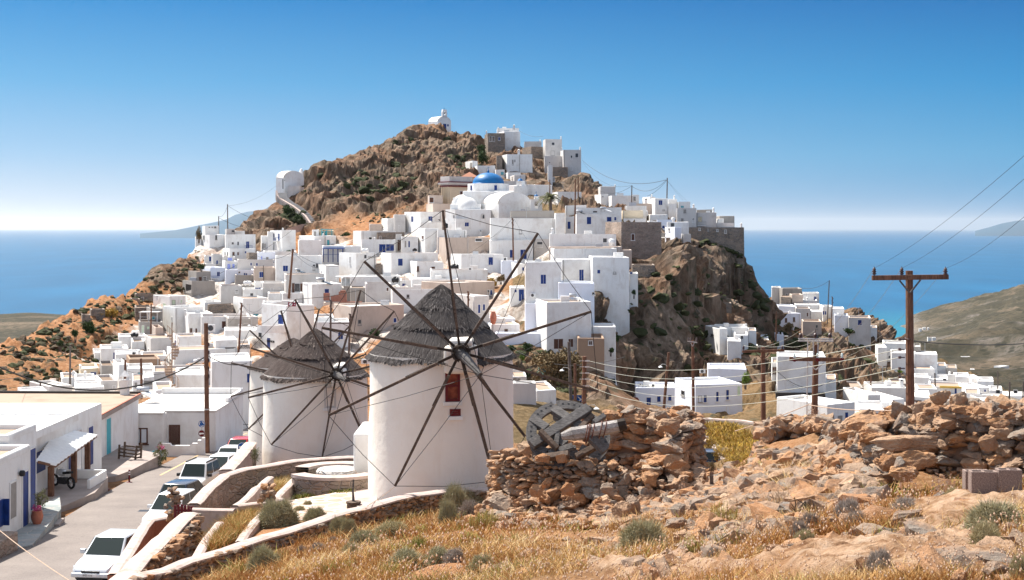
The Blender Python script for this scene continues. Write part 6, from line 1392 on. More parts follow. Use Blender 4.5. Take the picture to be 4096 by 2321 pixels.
# ---- ruined dry stone wall at the right
def rightwall():
 d0,d1=28.5,25.6; a=Vector((pol(3480,d0),d0)); b=Vector((pol(4180,d1),d1))
 tops=[(0,-5.0),(.06,-4.75),(.12,-4.2),(.2,-3.9),(.35,-3.75),(.5,-3.6),(.65,-3.5),(.8,-3.45),(1,-3.35)]
 def zt(t): return float(np.interp(t,[q[0] for q in tops],[q[1] for q in tops]))+.06*math.sin(t*31)
 root=empty('dry_stone_wall',(a.x,a.y,-5.2),'ruined dry stone wall of orange brown stones crossing the right foreground','wall')
 mb=MB(); n=40
 for i in range(n):
  p=a.lerp(b,i/n);q=a.lerp(b,(i+1)/n); z0=zt(i/n)-.25;z1=zt((i+1)/n)-.25
  mb.hexa([Vector((p.x,p.y+.2,-6.2)),Vector((q.x,q.y+.2,-6.2)),Vector((q.x,q.y+1.2,-6.6)),Vector((p.x,p.y+1.2,-6.6)),Vector((p.x,p.y+.2,z0)),Vector((q.x,q.y+.2,z1)),Vector((q.x,q.y+1.2,z1)),Vector((p.x,p.y+1.2,z0))])
 mb.build('core',[M['ruin_core']],root)
 it=faceitems(a,b,zt,-5.6,.09,.5,.3,.55); 
 for k in range(420):
  t=rs.rand(); p=a.lerp(b,t); s=.06+.22*rs.rand()**2.2; it.append((p.x,p.y+.1+rs.rand()*1.2,zt(t)-.12+.1*rs.rand(),s*1.5,s,s*.7,tone()))
 for k in range(260):
  t=-abs(rs.randn())*.10; p=a.lerp(b,t); s=.07+.25*rs.rand()**1.8; yy=p.y+rs.randn()*.8; it.append((p.x,yy,gz(p.x,yy)+s*.3+max(0,.9+t*7)*rs.rand(),s*1.4,s,s*.7,tone()))
 instance('stonework',it,(PM,PB,.2),M['boulder_rock'],parent=root,loc=tuple(root.location))
rightwall()
def ridge():
 pts_=[atz_d(x,y,d) for x,y,d in ((3040,1860,37),(3080,1720,38),(3150,1690,38),(3250,1700,37),(3330,1705,35.5),(3420,1760,33),(3500,1800,30.5))]
 root=empty('rubble_wall',tuple(pts_[0]),'collapsed low stone wall heaped with rubble left of the big dry stone wall','wall'); it=[]
 for a,b in zip(pts_,pts_[1:]):
  it+=faceitems(a.xy,b.xy,lambda t:a.z*(1-t)+b.z*t,min(gz(a.x,a.y),gz(b.x,b.y))-.3,.1,.42,.4,.6)
  for k in range(110):
   t=rs.rand(); p=a.lerp(b,t); s=.07+.25*rs.rand()**2; yy=p.y+rs.rand()*.8-.2; it.append((p.x,yy,p.z-.1+.12*rs.rand(),s*1.4,s,s*.75,tone()))
 mb=MB()
 for a,b in zip(pts_,pts_[1:]): mb.hexa([Vector((a.x,a.y+.15,-8)),Vector((b.x,b.y+.15,-8)),Vector((b.x,b.y+.9,-8)),Vector((a.x,a.y+.9,-8)),a+Vector((0,.15,-.25)),b+Vector((0,.15,-.25)),b+Vector((0,.8,-.3)),a+Vector((0,.8,-.3))])
 mb.build('core',[M['ruin_core']],root)
 instance('stones',it,PM,M['boulder_rock'],parent=root,loc=tuple(root.location))
def atz_d(x,y,d): return P(x,y,d)
ridge()
# ---- boulders as individual things
BL=[]
def boulder(label,sx0,sx1,sy0,sy1,d,t,seed,grp='boulders of the stony foreground',deep=.8,rest=True):
 w=(sx1-sx0)/F*d; h=(sy1-sy0)/F*d; V,Fc=PB[seed%len(PB)]; V=V.copy(); V-= (V.max(0)+V.min(0))/2; V/= (V.max(0)-V.min(0)); 
 r_=np.array(Matrix.Rotation(seed*1.3,3,'Z')); V=V@r_.T; V-=(V.max(0)+V.min(0))/2; V/=(V.max(0)-V.min(0)); V=V*np.array([w,max(w*.7,h)*deep,h*1.12])
 c=P((sx0+sx1)/2,(sy0+sy1)/2,d); c.y+=w*.2; o=fastmesh('boulder',V+np.array(c),Fc,[M['boulder_rock']],attrs=dict(tone=np.full(len(V),t)),loc=tuple(c))
 tag(o,label,'boulder',grp); return o
def qb(c,x0,y0,x1,y1,d,t,seed,label,**k):
 a=cv(c,x0,y0);b=cv(c,x1,y1); boulder(label,a[0],b[0],a[1],b[1],d,t,seed,**k)
qb('Q',1345,212,1645,385,27.2,.93,0,'large pale orange boulder perched on the dry stone wall, left of a pair')
qb('Q',1650,225,1850,410,27,.98,1,'blocky pale boulder perched on the dry stone wall, right of a pair')
qb('Q',850,345,1140,560,28.2,.12,2,'grey white lichen covered rock block at the left end of the dry stone wall')
qb('Q',1120,365,1440,590,28.,.2,3,'mottled grey rock block under the pale perched boulder')
qb('Q',620,815,1530,1000,26.3,.9,4,'very long flat slab boulder jutting left from the dry stone wall',deep=.35)
qb('Q',840,1000,1490,1245,26.1,.55,5,'wide wedge shaped slab below the very long flat slab',deep=.4)
qb('Q',700,1030,900,1240,26.2,.7,6,'upright tan stone at the left foot of the slab pile')
qb('Q',800,1195,1240,1380,25.9,.5,7,'cracked brown stone at the base of the slab pile')
qb('Q',330,590,650,830,31,.6,8,'angular brown boulder on the rubble ridge left of the slabs')
qb('Q',40,635,200,800,33,.1,9,'pointed grey stone on the rubble ridge')
qb('Q',180,650,330,770,32.5,.9,10,'squat light stone between the pointed grey stone and the brown boulder')
qb('Q',440,820,600,960,30,.65,11,'tilted ochre stone below the angular brown boulder')
qb('Q',330,920,530,1100,29,.75,12,'rounded orange boulder left of the slab pile')
qb('Q',0,1060,330,1320,29,.5,13,'dark brown round boulder with a flat slab on top')
qb('Q',1980,790,2250,980,25.6,.4,14,'large rounded stone set in the face of the dry stone wall')
qb('Q',2100,560,2400,690,25.5,.62,15,'red brown slab in the top course of the dry stone wall')
qb('Q',2240,345,2420,440,25.5,.8,16,'orange stone on top of the dry stone wall near the right edge')
qb('R',1350,130,1660,290,35,.25,17,'pale flat topped boulder beside the green spiky plant')
qb('R',1740,200,1950,330,32,.85,18,'orange boulder above the fallen rubble')
qb('R',2070,220,2320,400,30,.45,19,'big brown slab leaning on the rubble slope')
qb('R',2040,350,2210,480,29.8,.4,20,'dark round stone under the leaning brown slab')
qb('R',1240,340,1420,440,33,.9,21,'cube like tan block at the end of the road parapet')
qb('R',1440,350,1680,430,32.5,.95,22,'long pale stone right of the tan block')
qb('R',1290,440,1500,560,32,.7,23,'thick orange slab under the tan block')
qb('R',1240,560,1440,700,31,.45,24,'brown wedge stone under the thick orange slab')
qb('R',990,590,1260,780,30.5,.96,25,'large pale rock face behind the upright spiky plant')
qb('R',2070,420,2390,620,28,.75,26,'big rounded boulder in the middle of the right rubble')
qb('R',2180,600,2390,720,26.5,.85,27,'light tan boulder above the grey cushion shrubs')
qb('R',470,690,630,850,29,.08,28,'grey upright stone left of the upright spiky plant')
qb('R',630,745,735,860,28.5,.6,29,'small brown pointed stone beside the grey upright one')
qb('R',400,840,650,940,26,.1,30,'flat grey green slab on the slope')
qb('R',490,965,700,1090,25,.9,31,'pale rough stone left of the yellow green spiky plants')
qb('R',1040,880,1210,1030,24,.97,32,'pink white boulder at the front of the rubble')
qb('R',1240,890,1460,1010,24,.92,33,'pale orange boulder right of the pink white one')
qb('R',1370,890,1600,1040,23.5,.85,34,'tan rough boulder in the front row of the rubble')
qb('R',1570,870,1770,1070,23,.97,35,'tall leaning pale boulder next to the dark grey cushion shrub')
qb('k',1655,395,1785,520,15.5,.95,36,'small loose pale stone on the flat bedrock')
qb('k',2130,575,2375,790,13.5,.7,37,'brown stone half hidden by the grass near the lower right corner')
qb('k',2245,688,2380,750,13,.97,38,'small white stone in front of the brown corner stone')
qb('k',1660,755,1780,860,12.3,.96,39,'upright white stone at the bottom edge')
qb('N',425,560,640,690,40.2,.95,40,'pale boulder leaning on the left side of the wooden wheel')
qb('N',610,690,775,775,39.4,.75,41,'rounded orange stone under the wooden wheel, left one')
qb('N',830,690,955,780,39.4,.7,42,'rounded orange stone under the wooden wheel, right one')
qb('N',1860,245,2010,360,40.6,.12,43,'grey stone on the highest point of the ruined mill wall')
qb('N',1870,335,2130,460,40.2,.3,44,'large pointed slab near the top right of the ruined mill wall')
qb('N',1820,565,2150,690,39.3,.1,45,'long grey slab projecting from the ruined mill wall')
qb('N',1930,700,2180,840,39.1,.4,46,'broad brown slab in the right part of the ruined mill wall')
qb('N',870,990,1030,1120,36,.75,47,'orange stone on the rubble before the ruined mill')
qb('N',1285,990,1430,1110,36.5,.1,48,'light grey stone beside the fallen plank')
qb('N',550,1000,700,1130,38.5,.45,49,'brown boulder at the left front of the ruined mill')
qb('N',1400,1190,1600,1370,33,.3,50,'long pointed grey slab sticking out of the rubble')
qb('N',1520,1130,1720,1350,34,.15,51,'dark grey flat rock right of the long pointed slab')
qb('M',1990,1090,2160,1230,38,.5,52,'brown stone below the arched cushion shrub')
qb('M',1840,1075,1990,1140,39,.9,53,'pale small stone left of the arched cushion shrub')
qb('M',2150,1020,2290,1100,38.5,.1,54,'bluish grey stone under the arched cushion shrub')
qb('M',2480,1045,2570,1140,37.5,.05,55,'grey lump of rock at the corner of the ruined mill')
# ---- cinder blocks
def cinder(label,x0,x1,y0,y1,d):
 a=P(x0,y1,d); w=(x1-x0)/F*d; h=(y1-y0)/F*d; root=empty('concrete_block',tuple(a),label,'concrete block','rough concrete blocks')
 mb=MB(); t=.04; D=.2
 mb.box((a.x,a.y,a.z-.1),(a.x+w,a.y+t,a.z+h)); mb.box((a.x,a.y+D-t,a.z-.1),(a.x+w,a.y+D,a.z+h)); mb.box((a.x,a.y+t,a.z-.1),(a.x+t,a.y+D-t,a.z+h)); mb.box((a.x+w-t,a.y+t,a.z-.1),(a.x+w,a.y+D-t,a.z+h)); mb.box((a.x+w/2-t/2,a.y+t,a.z-.1),(a.x+w/2+t/2,a.y+D-t,a.z+h-.003)); o=mb.build('shell',[M['cinder']],root,bevel=.008); root.rotation_euler=(0,0,R(-3))
cinder('rough concrete block standing left of its twin on the bedrock',3886,3992,1888,2000,21.); cinder('rough concrete block standing right of its twin on the bedrock',3994,4088,1880,1988,20.95); cinder('rough concrete block mostly hidden behind the other two',3862,3960,1885,1995,21.35)
# ---- rubble stuff
def scatter_poly(polys,n,d0,d1,smin,smax,pw,name,protos,kind='stuff',embed=.3):
 items=[]
 for poly,wt in polys:
  p=np.array([cv(*q) if isinstance(q[0],str) else q for q in poly]); x0,y0=p.min(0);x1,y1=p.max(0); m=int(n*wt); sx=rs.uniform(x0,x1,m*2); sy=rs.uniform(y0,y1,m*2)
  ins=np.zeros(len(sx),bool); j=len(p)-1
  for i in range(len(p)):
   c=((p[i,1]>sy)!=(p[j,1]>sy))&(sx<(p[j,0]-p[i,0])*(sy-p[i,1])/(p[j,1]-p[i,1]+1e-9)+p[i,0]); ins^=c; j=i
  h=hits(sx[ins],sy[ins],d0,d1)
  for q in h:
   if np.isnan(q[0]): continue
   s=(smin+(smax-smin)*rs.rand()**pw); items.append((q[0],q[1],q[2]+s*embed*(rs.rand()*1.2),s*(1+.5*rs.rand()),s*(.8+.3*rs.rand()),s*(.55+.25*rs.rand()),tone()))
 return items
PL=[([('N',420,1000),('N',1000,860),('N',1500,900),('N',2100,1150),('N',2300,1200),('N',2570,1150),('N',2570,1456),('N',100,1456),('N',250,1300)],.30),
 ([('R',0,700),('R',700,620),('R',1100,350),('R',1700,200),('R',2300,100),('R',2570,300),('R',2570,760),('R',1900,850),('R',1500,1080),('R',900,1120),('R',400,1000),('R',0,1000)],.50),
 ([('Q',0,600),('Q',600,550),('Q',800,800),('Q',700,1456),('Q',0,1456)],.2),([(2000,2150),(2900,2200),(2900,2321),(1900,2321)],.05),([('k',100,100),('k',2500,100),('k',2500,876),('k',100,876)],.03)]
it=scatter_poly(PL,5200,9,46,.035,.27,2.6,'rubble',PR)
it+=scatter_poly([([('R',600,700),('R',1100,380),('R',1700,230),('R',2300,130),('R',2570,300),('R',2570,760),('R',1900,830),('R',1500,980),('R',900,1050)],1.)],900,20,42,.10,.42,2.2,'',PM)
instance('rubble',it,PM,M['boulder_rock'],kind='stuff')
# ---- cushion shrubs
def cushion_mesh(seed,n,cols,kind=0):
 r=np.random.RandomState(seed); V=[];Fc=[];T=[]
 u=r.rand(n);ph=r.rand(n)*2*np.pi; th=np.arccos(u*.999); lump=.66+.55*fbm(np.stack([np.sin(th)*np.cos(ph)*2.2,np.sin(th)*np.sin(ph)*2.2,np.cos(th)*2.2],1)+seed,3,seed)+.0
 dirv=np.stack([np.sin(th)*np.cos(ph),np.sin(th)*np.sin(ph),np.cos(th)],1); base=dirv*(lump*(.78+.12*r.rand(n)))[:,None]
 L=(.07+.09*r.rand(n))[:,None]; tip=base+(dirv+r.randn(n,3)*.7)*L*1.25; side=np.cross(dirv,r.randn(n,3)); side/=np.linalg.norm(side,axis=1,keepdims=True); side*=.012
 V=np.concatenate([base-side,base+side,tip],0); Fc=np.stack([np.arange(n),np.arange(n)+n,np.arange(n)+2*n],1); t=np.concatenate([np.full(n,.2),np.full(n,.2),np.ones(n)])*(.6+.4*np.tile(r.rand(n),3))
 W,Fi=[],[]; m=18
 for j in range(9):
  a=math.pi/2*j/8
  for k in range(m): b=2*math.pi*k/m; W.append((.8*math.sin(a)*math.cos(b),.8*math.sin(a)*math.sin(b),.8*math.cos(a)))
 W=np.array(W); lw=.66+.55*fbm(W*2.75+seed,3,seed); W=W*lw[:,None]
 for j in range(8):
  for k in range(m): Fi+= [(j*m+k,(j+1)*m+k,(j+1)*m+(k+1)%m),(j*m+k,(j+1)*m+(k+1)%m,j*m+(k+1)%m)]
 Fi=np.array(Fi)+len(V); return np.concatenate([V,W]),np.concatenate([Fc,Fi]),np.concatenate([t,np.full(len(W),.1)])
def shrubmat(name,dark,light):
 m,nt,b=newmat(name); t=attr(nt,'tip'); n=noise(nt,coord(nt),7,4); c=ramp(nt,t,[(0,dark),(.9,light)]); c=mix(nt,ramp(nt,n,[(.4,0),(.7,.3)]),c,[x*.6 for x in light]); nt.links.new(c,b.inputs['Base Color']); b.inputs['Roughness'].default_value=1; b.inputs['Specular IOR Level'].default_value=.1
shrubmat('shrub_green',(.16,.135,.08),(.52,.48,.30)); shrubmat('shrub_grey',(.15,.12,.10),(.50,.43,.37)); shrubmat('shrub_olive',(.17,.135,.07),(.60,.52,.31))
SH={}
for kn,mt in (('g','shrub_green'),('y','shrub_grey'),('o','shrub_olive')):
 for sd in (1,2): 
  V,Fc,t=cushion_mesh(sd*7+ord(kn),5200,None); me_o=fastmesh('cushion_shrub',V,Fc,[M[mt]],attrs=dict(tip=t)); SH[(kn,sd)]=me_o.data; bpy.data.objects.remove(me_o)
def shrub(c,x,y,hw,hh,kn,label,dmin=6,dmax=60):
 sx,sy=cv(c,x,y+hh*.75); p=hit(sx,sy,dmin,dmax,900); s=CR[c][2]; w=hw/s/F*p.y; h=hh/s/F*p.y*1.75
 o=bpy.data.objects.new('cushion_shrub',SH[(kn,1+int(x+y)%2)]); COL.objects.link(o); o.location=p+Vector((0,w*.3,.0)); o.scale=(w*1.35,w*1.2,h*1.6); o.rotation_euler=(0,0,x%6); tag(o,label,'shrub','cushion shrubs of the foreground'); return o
for a in '''M 480 1000 160 90 g|wide grey green cushion shrub inside the garden beside the paved path
M 840 980 90 45 g|flat green cushion shrub near the paved terrace
M 590 890 55 30 y|small brown cushion shrub at the edge of the paving, left one
M 775 885 45 28 o|small olive tuft at the edge of the paving, right one
M 690 935 55 28 o|low dry olive tuft between garden shrubs
M 1060 1110 75 70 g|grey green lumpy shrub against the garden wall, left half
M 1150 1120 65 65 g|grey green lumpy shrub against the garden wall, right half
M 1290 1215 115 55 g|dark dome shaped cushion shrub on the dry grass below the wall
M 1180 1320 80 48 g|round cushion shrub just below the dark dome shaped one
M 1010 1215 45 26 y|tiny grey shrub at the foot of the lumpy pair
M 355 1420 130 85 g|large cushion shrub at the bottom edge, left of centre
M 715 1320 48 36 y|small grey cushion at the lower left of the grass
M 870 1285 60 32 y|low grey cushion near the small grey one
M 2150 890 120 110 g|big arching dark green cushion shrub beside the ruined mill, left hump
M 2290 870 120 80 g|big arching dark green cushion shrub beside the ruined mill, right hump
M 2085 1000 75 90 g|drooping green lobe of shrub below the arching shrub
M 2290 950 90 60 y|grey brown shrub tucked under the arching shrub
M 1560 1130 130 50 o|pale low cushion mound in the middle of the dry grass
M 1700 1410 150 60 g|broad soft green cushion at the bottom edge in the centre
M 2000 1370 120 52 g|soft green cushion right of the broad central one
M 2150 1370 90 48 y|greyish cushion shrub next to the soft green cushion
M 2400 1440 100 50 g|half cropped cushion shrub at the bottom edge
R 190 1110 215 130 g|large dark green cushion shrub in the lower centre right
R 1920 930 100 75 y|dark grey cushion shrub in front of the leaning pale boulder
R 1800 1010 85 75 y|dark grey rounded shrub left of its twin
R 1860 1050 90 45 o|light olive fringe shrub below the two dark grey ones
R 2300 830 130 100 y|bushy grey shrub behind the bedrock slope
R 2390 900 110 70 y|second bushy grey shrub overlapping the first
R 930 1240 80 55 y|small spiky grey shrub among the poppies and twigs
R 360 1400 150 50 y|pale grey cushion spread at the bottom edge
R 1440 1200 75 42 o|small olive cushion above the bedrock
R 1720 1190 65 45 y|small grey cushion left of the dead branches
k 2290 310 260 120 g|large grey green shrub at the far right of the foreground
k 2210 530 150 120 o|olive grey shrub below the large far right one
k 1100 780 130 110 y|dark spiky grey shrub at the bottom edge of the bedrock
k 1390 160 150 60 y|low grey shrub at the foot of the dry stone wall
k 1870 65 110 60 o|olive shrub in front of the concrete blocks
k 2540 800 90 90 o|olive shrub cropped by the lower right corner'''.split('\n'):
 q,l=a.split('|'); t=q.split(); shrub(t[0],float(t[1]),float(t[2]),float(t[3]),float(t[4]),t[5],l)
# ---- spiky upright plants (euphorbia like)
def spiky(seed,n):
 r=random.Random(seed); V=[];Fc=[];T=[]
 for i in range(n):
  a=r.random()*6.28; rr=math.sqrt(r.random()); b=Vector((rr*math.cos(a)*.9,rr*math.sin(a)*.6,0)); top=b*1.1+Vector((r.gauss(0,.05),r.gauss(0,.05),.55+.45*r.random()*(1.2-rr*.7)))
  m=15
  for j in range(m):
   t=.25+.75*j/m; p=b.lerp(top,t)
   for k in range(4):
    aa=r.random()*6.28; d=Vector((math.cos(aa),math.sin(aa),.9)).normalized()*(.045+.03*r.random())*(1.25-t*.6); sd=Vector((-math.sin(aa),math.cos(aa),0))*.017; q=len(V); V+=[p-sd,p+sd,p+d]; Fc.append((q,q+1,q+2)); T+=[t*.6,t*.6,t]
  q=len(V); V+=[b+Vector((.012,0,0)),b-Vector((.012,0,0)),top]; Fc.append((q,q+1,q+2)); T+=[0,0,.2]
 return np.array([v[:] for v in V]),np.array(Fc),np.array(T)
shrubmat('spiky_yellow',(.13,.075,.03),(.52,.47,.16)); shrubmat('spiky_green',(.10,.07,.03),(.24,.30,.07))
SP=[]
for sd,mt in ((1,'spiky_yellow'),(2,'spiky_yellow'),(3,'spiky_green')):
 V,Fc,t=spiky(sd,85); o=fastmesh('spurge_plant',V,Fc,[M[mt]],attrs=dict(tip=t)); SP.append(o.data); bpy.data.objects.remove(o)
for a in '''M 2400 1010 130 110 1|tall yellow green spiky plant beside the arching shrub
M 2270 1150 120 70 0|yellow green spiky plant in front of the bluish grey stone
M 1850 1080 110 60 0|spiky plant growing near the garden wall, upper one
M 1820 1200 100 80 2|bright green leafy plant in the middle of the dry grass
M 2450 1260 110 60 1|yellow spiky plant below the corner of the ruined mill
R 990 800 180 190 0|tallest upright spiky plant in the centre of the rubble
R 700 1090 170 110 1|group of yellow spiky stems in the front centre
R 1480 270 200 60 0|row of yellow green spiky stems beside the red poppies
R 330 930 110 60 1|small spiky plant above the large dark green cushion
R 1440 130 80 70 2|green spiky plant on the top of the rubble ridge
N 150 1330 130 110 1|spiky yellow plant left of the ruined mill
N 1700 1400 90 50 0|small spiky plant in the rubble in front of the ruined mill
R 2100 950 60 40 2|small green sprig beside the dark grey shrubs'''.split('\n'):
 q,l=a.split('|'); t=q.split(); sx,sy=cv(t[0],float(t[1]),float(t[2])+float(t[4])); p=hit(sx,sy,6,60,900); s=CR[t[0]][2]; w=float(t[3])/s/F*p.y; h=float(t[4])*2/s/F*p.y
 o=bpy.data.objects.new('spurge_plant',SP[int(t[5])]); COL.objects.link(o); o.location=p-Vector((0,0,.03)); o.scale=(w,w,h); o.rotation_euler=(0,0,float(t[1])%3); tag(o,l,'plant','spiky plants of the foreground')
# ---- dead branches
def deadbush(c,x,y,w,h,label,n=9,mat='spar_dark',thick=.016):
 p=hitc(c,x,y,5,60); s=CR[c][2]; W=w/s/F*p.y; H=h/s/F*p.y; mb=MB(); r=random.Random(int(x))
 def br(a,d,L,rad,lv):
  pts=[a]; dd=Vector(d)
  for k in range(4): dd=(dd+Vector((r.gauss(0,.25),r.gauss(0,.25),r.gauss(.06,.15)))).normalized(); pts.append(pts[-1]+dd*L/4)
  mb.tube(pts,[rad,rad*.85,rad*.7,rad*.55,rad*.3],5)
  if lv: 
   for k in range(3): br(pts[1+k],(dd+Vector((r.gauss(0,.8),r.gauss(0,.5),r.gauss(.3,.4)))).normalized(),L*.6,rad*.55,lv-1)
 for k in range(n): br(p-Vector((0,0,.05)),Vector((r.uniform(-1,1)*W/max(H,.1),r.uniform(-.5,.5),1)).normalized(),H*r.uniform(.6,1),thick,1)
 tag(mb.build('dead_bush',[M[mat]],loc=p),label,'dead bush')
deadbush('R',1870,1300,200,230,'black gnarled dead branches standing right of the small olive cushion',6,thick=.024)
deadbush('R',1180,1320,200,110,'dark dead twigs spreading near the bottom centre',6,thick=.02)
deadbush('R',1900,850,250,260,'charred dead branches rising behind the dark grey shrubs',5,thick=.026)
deadbush('R',1580,800,300,330,'tangle of pale dry stems against the rubble',26,'dry_stem',.009)
deadbush('R',1350,770,200,120,'low tangle of pale dry stems under the brown wedge stone',16,'dry_stem',.008)
deadbush('R',1060,1150,160,100,'thin black twigs beside the yellow spiky stems',4,thick=.012)
# ---- dry grass (stuff)
m,nt,b=newmat('grass_blade'); t=attr(nt,'tone'); c=ramp(nt,t,[(0,(.30,.13,.04)),(.35,(.44,.24,.085)),(.7,(.60,.40,.18)),(.92,(.74,.58,.34)),(1,(.26,.25,.07))]); nt.links.new(c,b.inputs['Base Color']); b.inputs['Roughness'].default_value=.9; b.inputs['Specular IOR Level'].default_value=.15
m,nt,b=newmat('seed_head'); b.inputs['Base Color'].default_value=(.60,.42,.29,1)
def blades(P0,h,w,tn,name,mat='grass_blade'):
 n=len(P0); r=rs; a=r.rand(n)*6.28; side=np.stack([np.cos(a),np.sin(a),np.zeros(n)],1)*w[:,None]; lean=np.stack([r.randn(n)*.4,r.randn(n)*.4,np.ones(n)],1)*h[:,None]; mid=P0+lean*.55; tip=P0+lean+np.stack([r.randn(n),r.randn(n),np.zeros(n)],1)*(h*.3)[:,None]
 V=np.concatenate([P0-side,P0+side,mid+side*.7,mid-side*.7,tip]); i=np.arange(n); F1=np.stack([i,i+n,i+2*n,i+3*n],1); F2=np.stack([i+3*n,i+2*n,i+4*n],1)
 Ft=np.concatenate([F1[:,[0,1,2]],F1[:,[0,2,3]],F2]); return tag(fastmesh(name,V,Ft,[M[mat]],attrs=dict(tone=np.tile(tn,5))),kind='stuff')
def clump(sx,sy,d0,d1,n_per,spread):
 h=hits(sx,sy,d0,d1); h=h[~np.isnan(h[:,0])]; P0=np.repeat(h,n_per,0); P0[:,:2]+=rs.randn(len(P0),2)*spread*np.repeat(.6+.8*rs.rand(len(h)),n_per)[:,None]; P0[:,2]=tz_raw(P0[:,0],P0[:,1])-.02; return P0
def inpoly(sx,sy,p):
 p=np.array(p,float); ins=np.zeros(len(sx),bool); j=len(p)-1
 for i in range(len(p)):
  c=((p[i,1]>sy)!=(p[j,1]>sy))&(sx<(p[j,0]-p[i,0])*(sy-p[i,1])/(p[j,1]-p[i,1]+1e-9)+p[i,0]); ins^=c; j=i
 return ins
N=30000; sx=rs.uniform(500,4150,N); sy=rs.uniform(1880,2380,N)
A=inpoly(sx,sy,[(700,2400),(960,2265),(1200,2180),(1500,2110),(1760,2050),(1990,2030),(2300,2100),(2750,2080),(3050,1800),(3300,1900),(3500,2000),(4200,1930),(4200,2400)])
P0=clump(sx[A],sy[A],5,52,7,.09); sl=slabmask(P0[:,0],P0[:,1]); dens=fbm(P0/1.6,3,91); keep=(rs.rand(len(P0))>sl*.93)&(dens>.37+.14*rs.rand(len(P0))); 
SXp=CX+F*P0[:,0]/P0[:,1]; keep&=~((SXp>1950)&(SXp<2900)&(P0[:,1]>33)&(rs.rand(len(P0))<.75))
P0=P0[keep]; n=len(P0); d=P0[:,1]; tnz=np.clip(fbm(P0/2.2,3,77)*1.5-.35+rs.randn(n)*.16,0,.93); tnz[(rs.rand(n)<.5)&(fbm(P0/1.3,3,123)>.60)]=1; tnz[rs.rand(n)<.04]=1
blades(P0,(.10+.20*rs.rand(n)**1.5)*np.clip(d/18,.55,1.3),.0045*np.clip(d/14,.8,2.6),tnz,'dry_grass')
for poly,tone0,nm,nn,hh in (([(945,2010),(1075,1915),(1200,1880),(1100,1985)],.55,'bed_grass',1800,.42),([(900,1900),(1040,1880),(1060,1900),(925,2010),(780,2020)],.35,'bed_weeds',2200,.42),([(800,2190),(890,2090),(1040,2055),(960,2150),(830,2215)],.4,'bed_grass',2200,.5),([(560,2270),(760,2070),(880,2060),(800,2190)],.45,'bed_weeds',2600,.5),([(1010,1900),(1100,1790),(1040,1760),(985,1880)],.2,'bed_weeds',200,.5)):
 p=np.array(poly,float); sx=rs.uniform(p[:,0].min(),p[:,0].max(),nn*2); sy=rs.uniform(p[:,1].min(),p[:,1].max(),nn*2); A=inpoly(sx,sy,poly); P0=clump(sx[A],sy[A],35,80,10,.12); n=len(P0); t=np.clip(tone0+fbm(P0/1.,3,5)*.8-.4+rs.randn(n)*.15,0,.93); t[rs.rand(n)<.25]=1; blades(P0,hh*(.4+rs.rand(n)*.7),np.full(n,.013),t,nm)
N=5200; sx=rs.uniform(900,4150,N); sy=rs.uniform(1950,2380,N); A=inpoly(sx,sy,[(900,2400),(1300,2200),(1900,2100),(2600,2150),(3000,2150),(3500,2020),(4200,1930),(4200,2400)]); P0=clump(sx[A],sy[A],5,50,1,.05); P0=P0[slabmask(P0[:,0],P0[:,1])<.7]; n=len(P0)
O=np.array([(1,0,0),(-1,0,0),(0,1,0),(0,-1,0),(0,0,1.6),(0,0,-1.6)]); FO=np.array([(0,2,4),(2,1,4),(1,3,4),(3,0,4),(2,0,5),(1,2,5),(3,1,5),(0,3,5)]); s=(.009+.006*rs.rand(n))*np.clip(P0[:,1]/16,.7,2.2); C_=P0+np.stack([rs.randn(n)*.03,rs.randn(n)*.03,.12+.2*rs.rand(n)],1)
V=(O[None]*s[:,None,None]+C_[:,None]).reshape(-1,3); Ff=(FO[None]+np.arange(n)[:,None,None]*6).reshape(-1,3); tag(fastmesh('seed_heads',V,Ff,[M['seed_head']]),kind='stuff')
root=None
def oats(c,x,y,n,hpx,label):
 p=hitc(c,x,y,5,50); s=CR[c][2]; H=hpx/s/F*p.y; mb=MB(); r=random.Random(int(x))
 for i in range(n):
  b=p+Vector((r.gauss(0,.12),r.gauss(0,.1),-.03)); h=H*r.uniform(.6,1.1); pts=[b+Vector((math.sin(t*1.4)*h*.12*r.choice((-1,1)),0,h*t)) for t in (0,.3,.6,.85,1)]; mb.tube(pts,[.004,.003,.003,.002,.002],3)
  for k in range(12):
   t=.4+.6*k/12; q=pts[0].lerp(pts[-1],t); sd=r.choice((-1,1)); mb.add([q,q+Vector((sd*.045,r.gauss(0,.01),.01)),q+Vector((sd*.05,0,-.02))],[(0,1,2)])
 tag(mb.build('wild_oats',[M['seed_head']],loc=p),label,'grass tuft','wild oat tufts')
oats('Y',700,1150,2,720,'tall drooping wild oats in front of the cracked brown stone'); oats('Y',1150,1150,5,620,'thick clump of wild oats before the dark wall gap'); oats('Y',1330,1050,4,520,'wild oats just left of the concrete blocks'); oats('Y',1760,1100,2,500,'wild oats in front of the left concrete block')
oats('R',650,640,4,170,'feathery wild oats at the right foot of the ruined mill'); oats('W',1080,1500,6,330,'pale wild oats in front of the twin crossarm pole'); oats('Q',700,830,3,180,'wild oats on the rubble ridge beside the blue shutters')
def poppy(c,x,y,r_,label):
 p=hitc(c,x,y+25,5,60); s=CR[c][2]; q=Pc(c,x,y,p.y-.1); w=r_/s/F*p.y; mb=MB(); mb.tube([p,p.lerp(q,.6),q],.005,4)
 for k in range(5):
  a=k*1.256; d=Vector((math.cos(a),math.sin(a)*.8,.35)); t=Vector((-math.sin(a),math.cos(a),0)); mb.add([q,q+d*w+t*w*.6,q+d*w*1.15,q+d*w-t*w*.6],[(0,1,2,3)],1)
 tag(mb.build('poppy',[M['spar_light'],M['poppy_red']],loc=p),label,'poppy','red poppies')
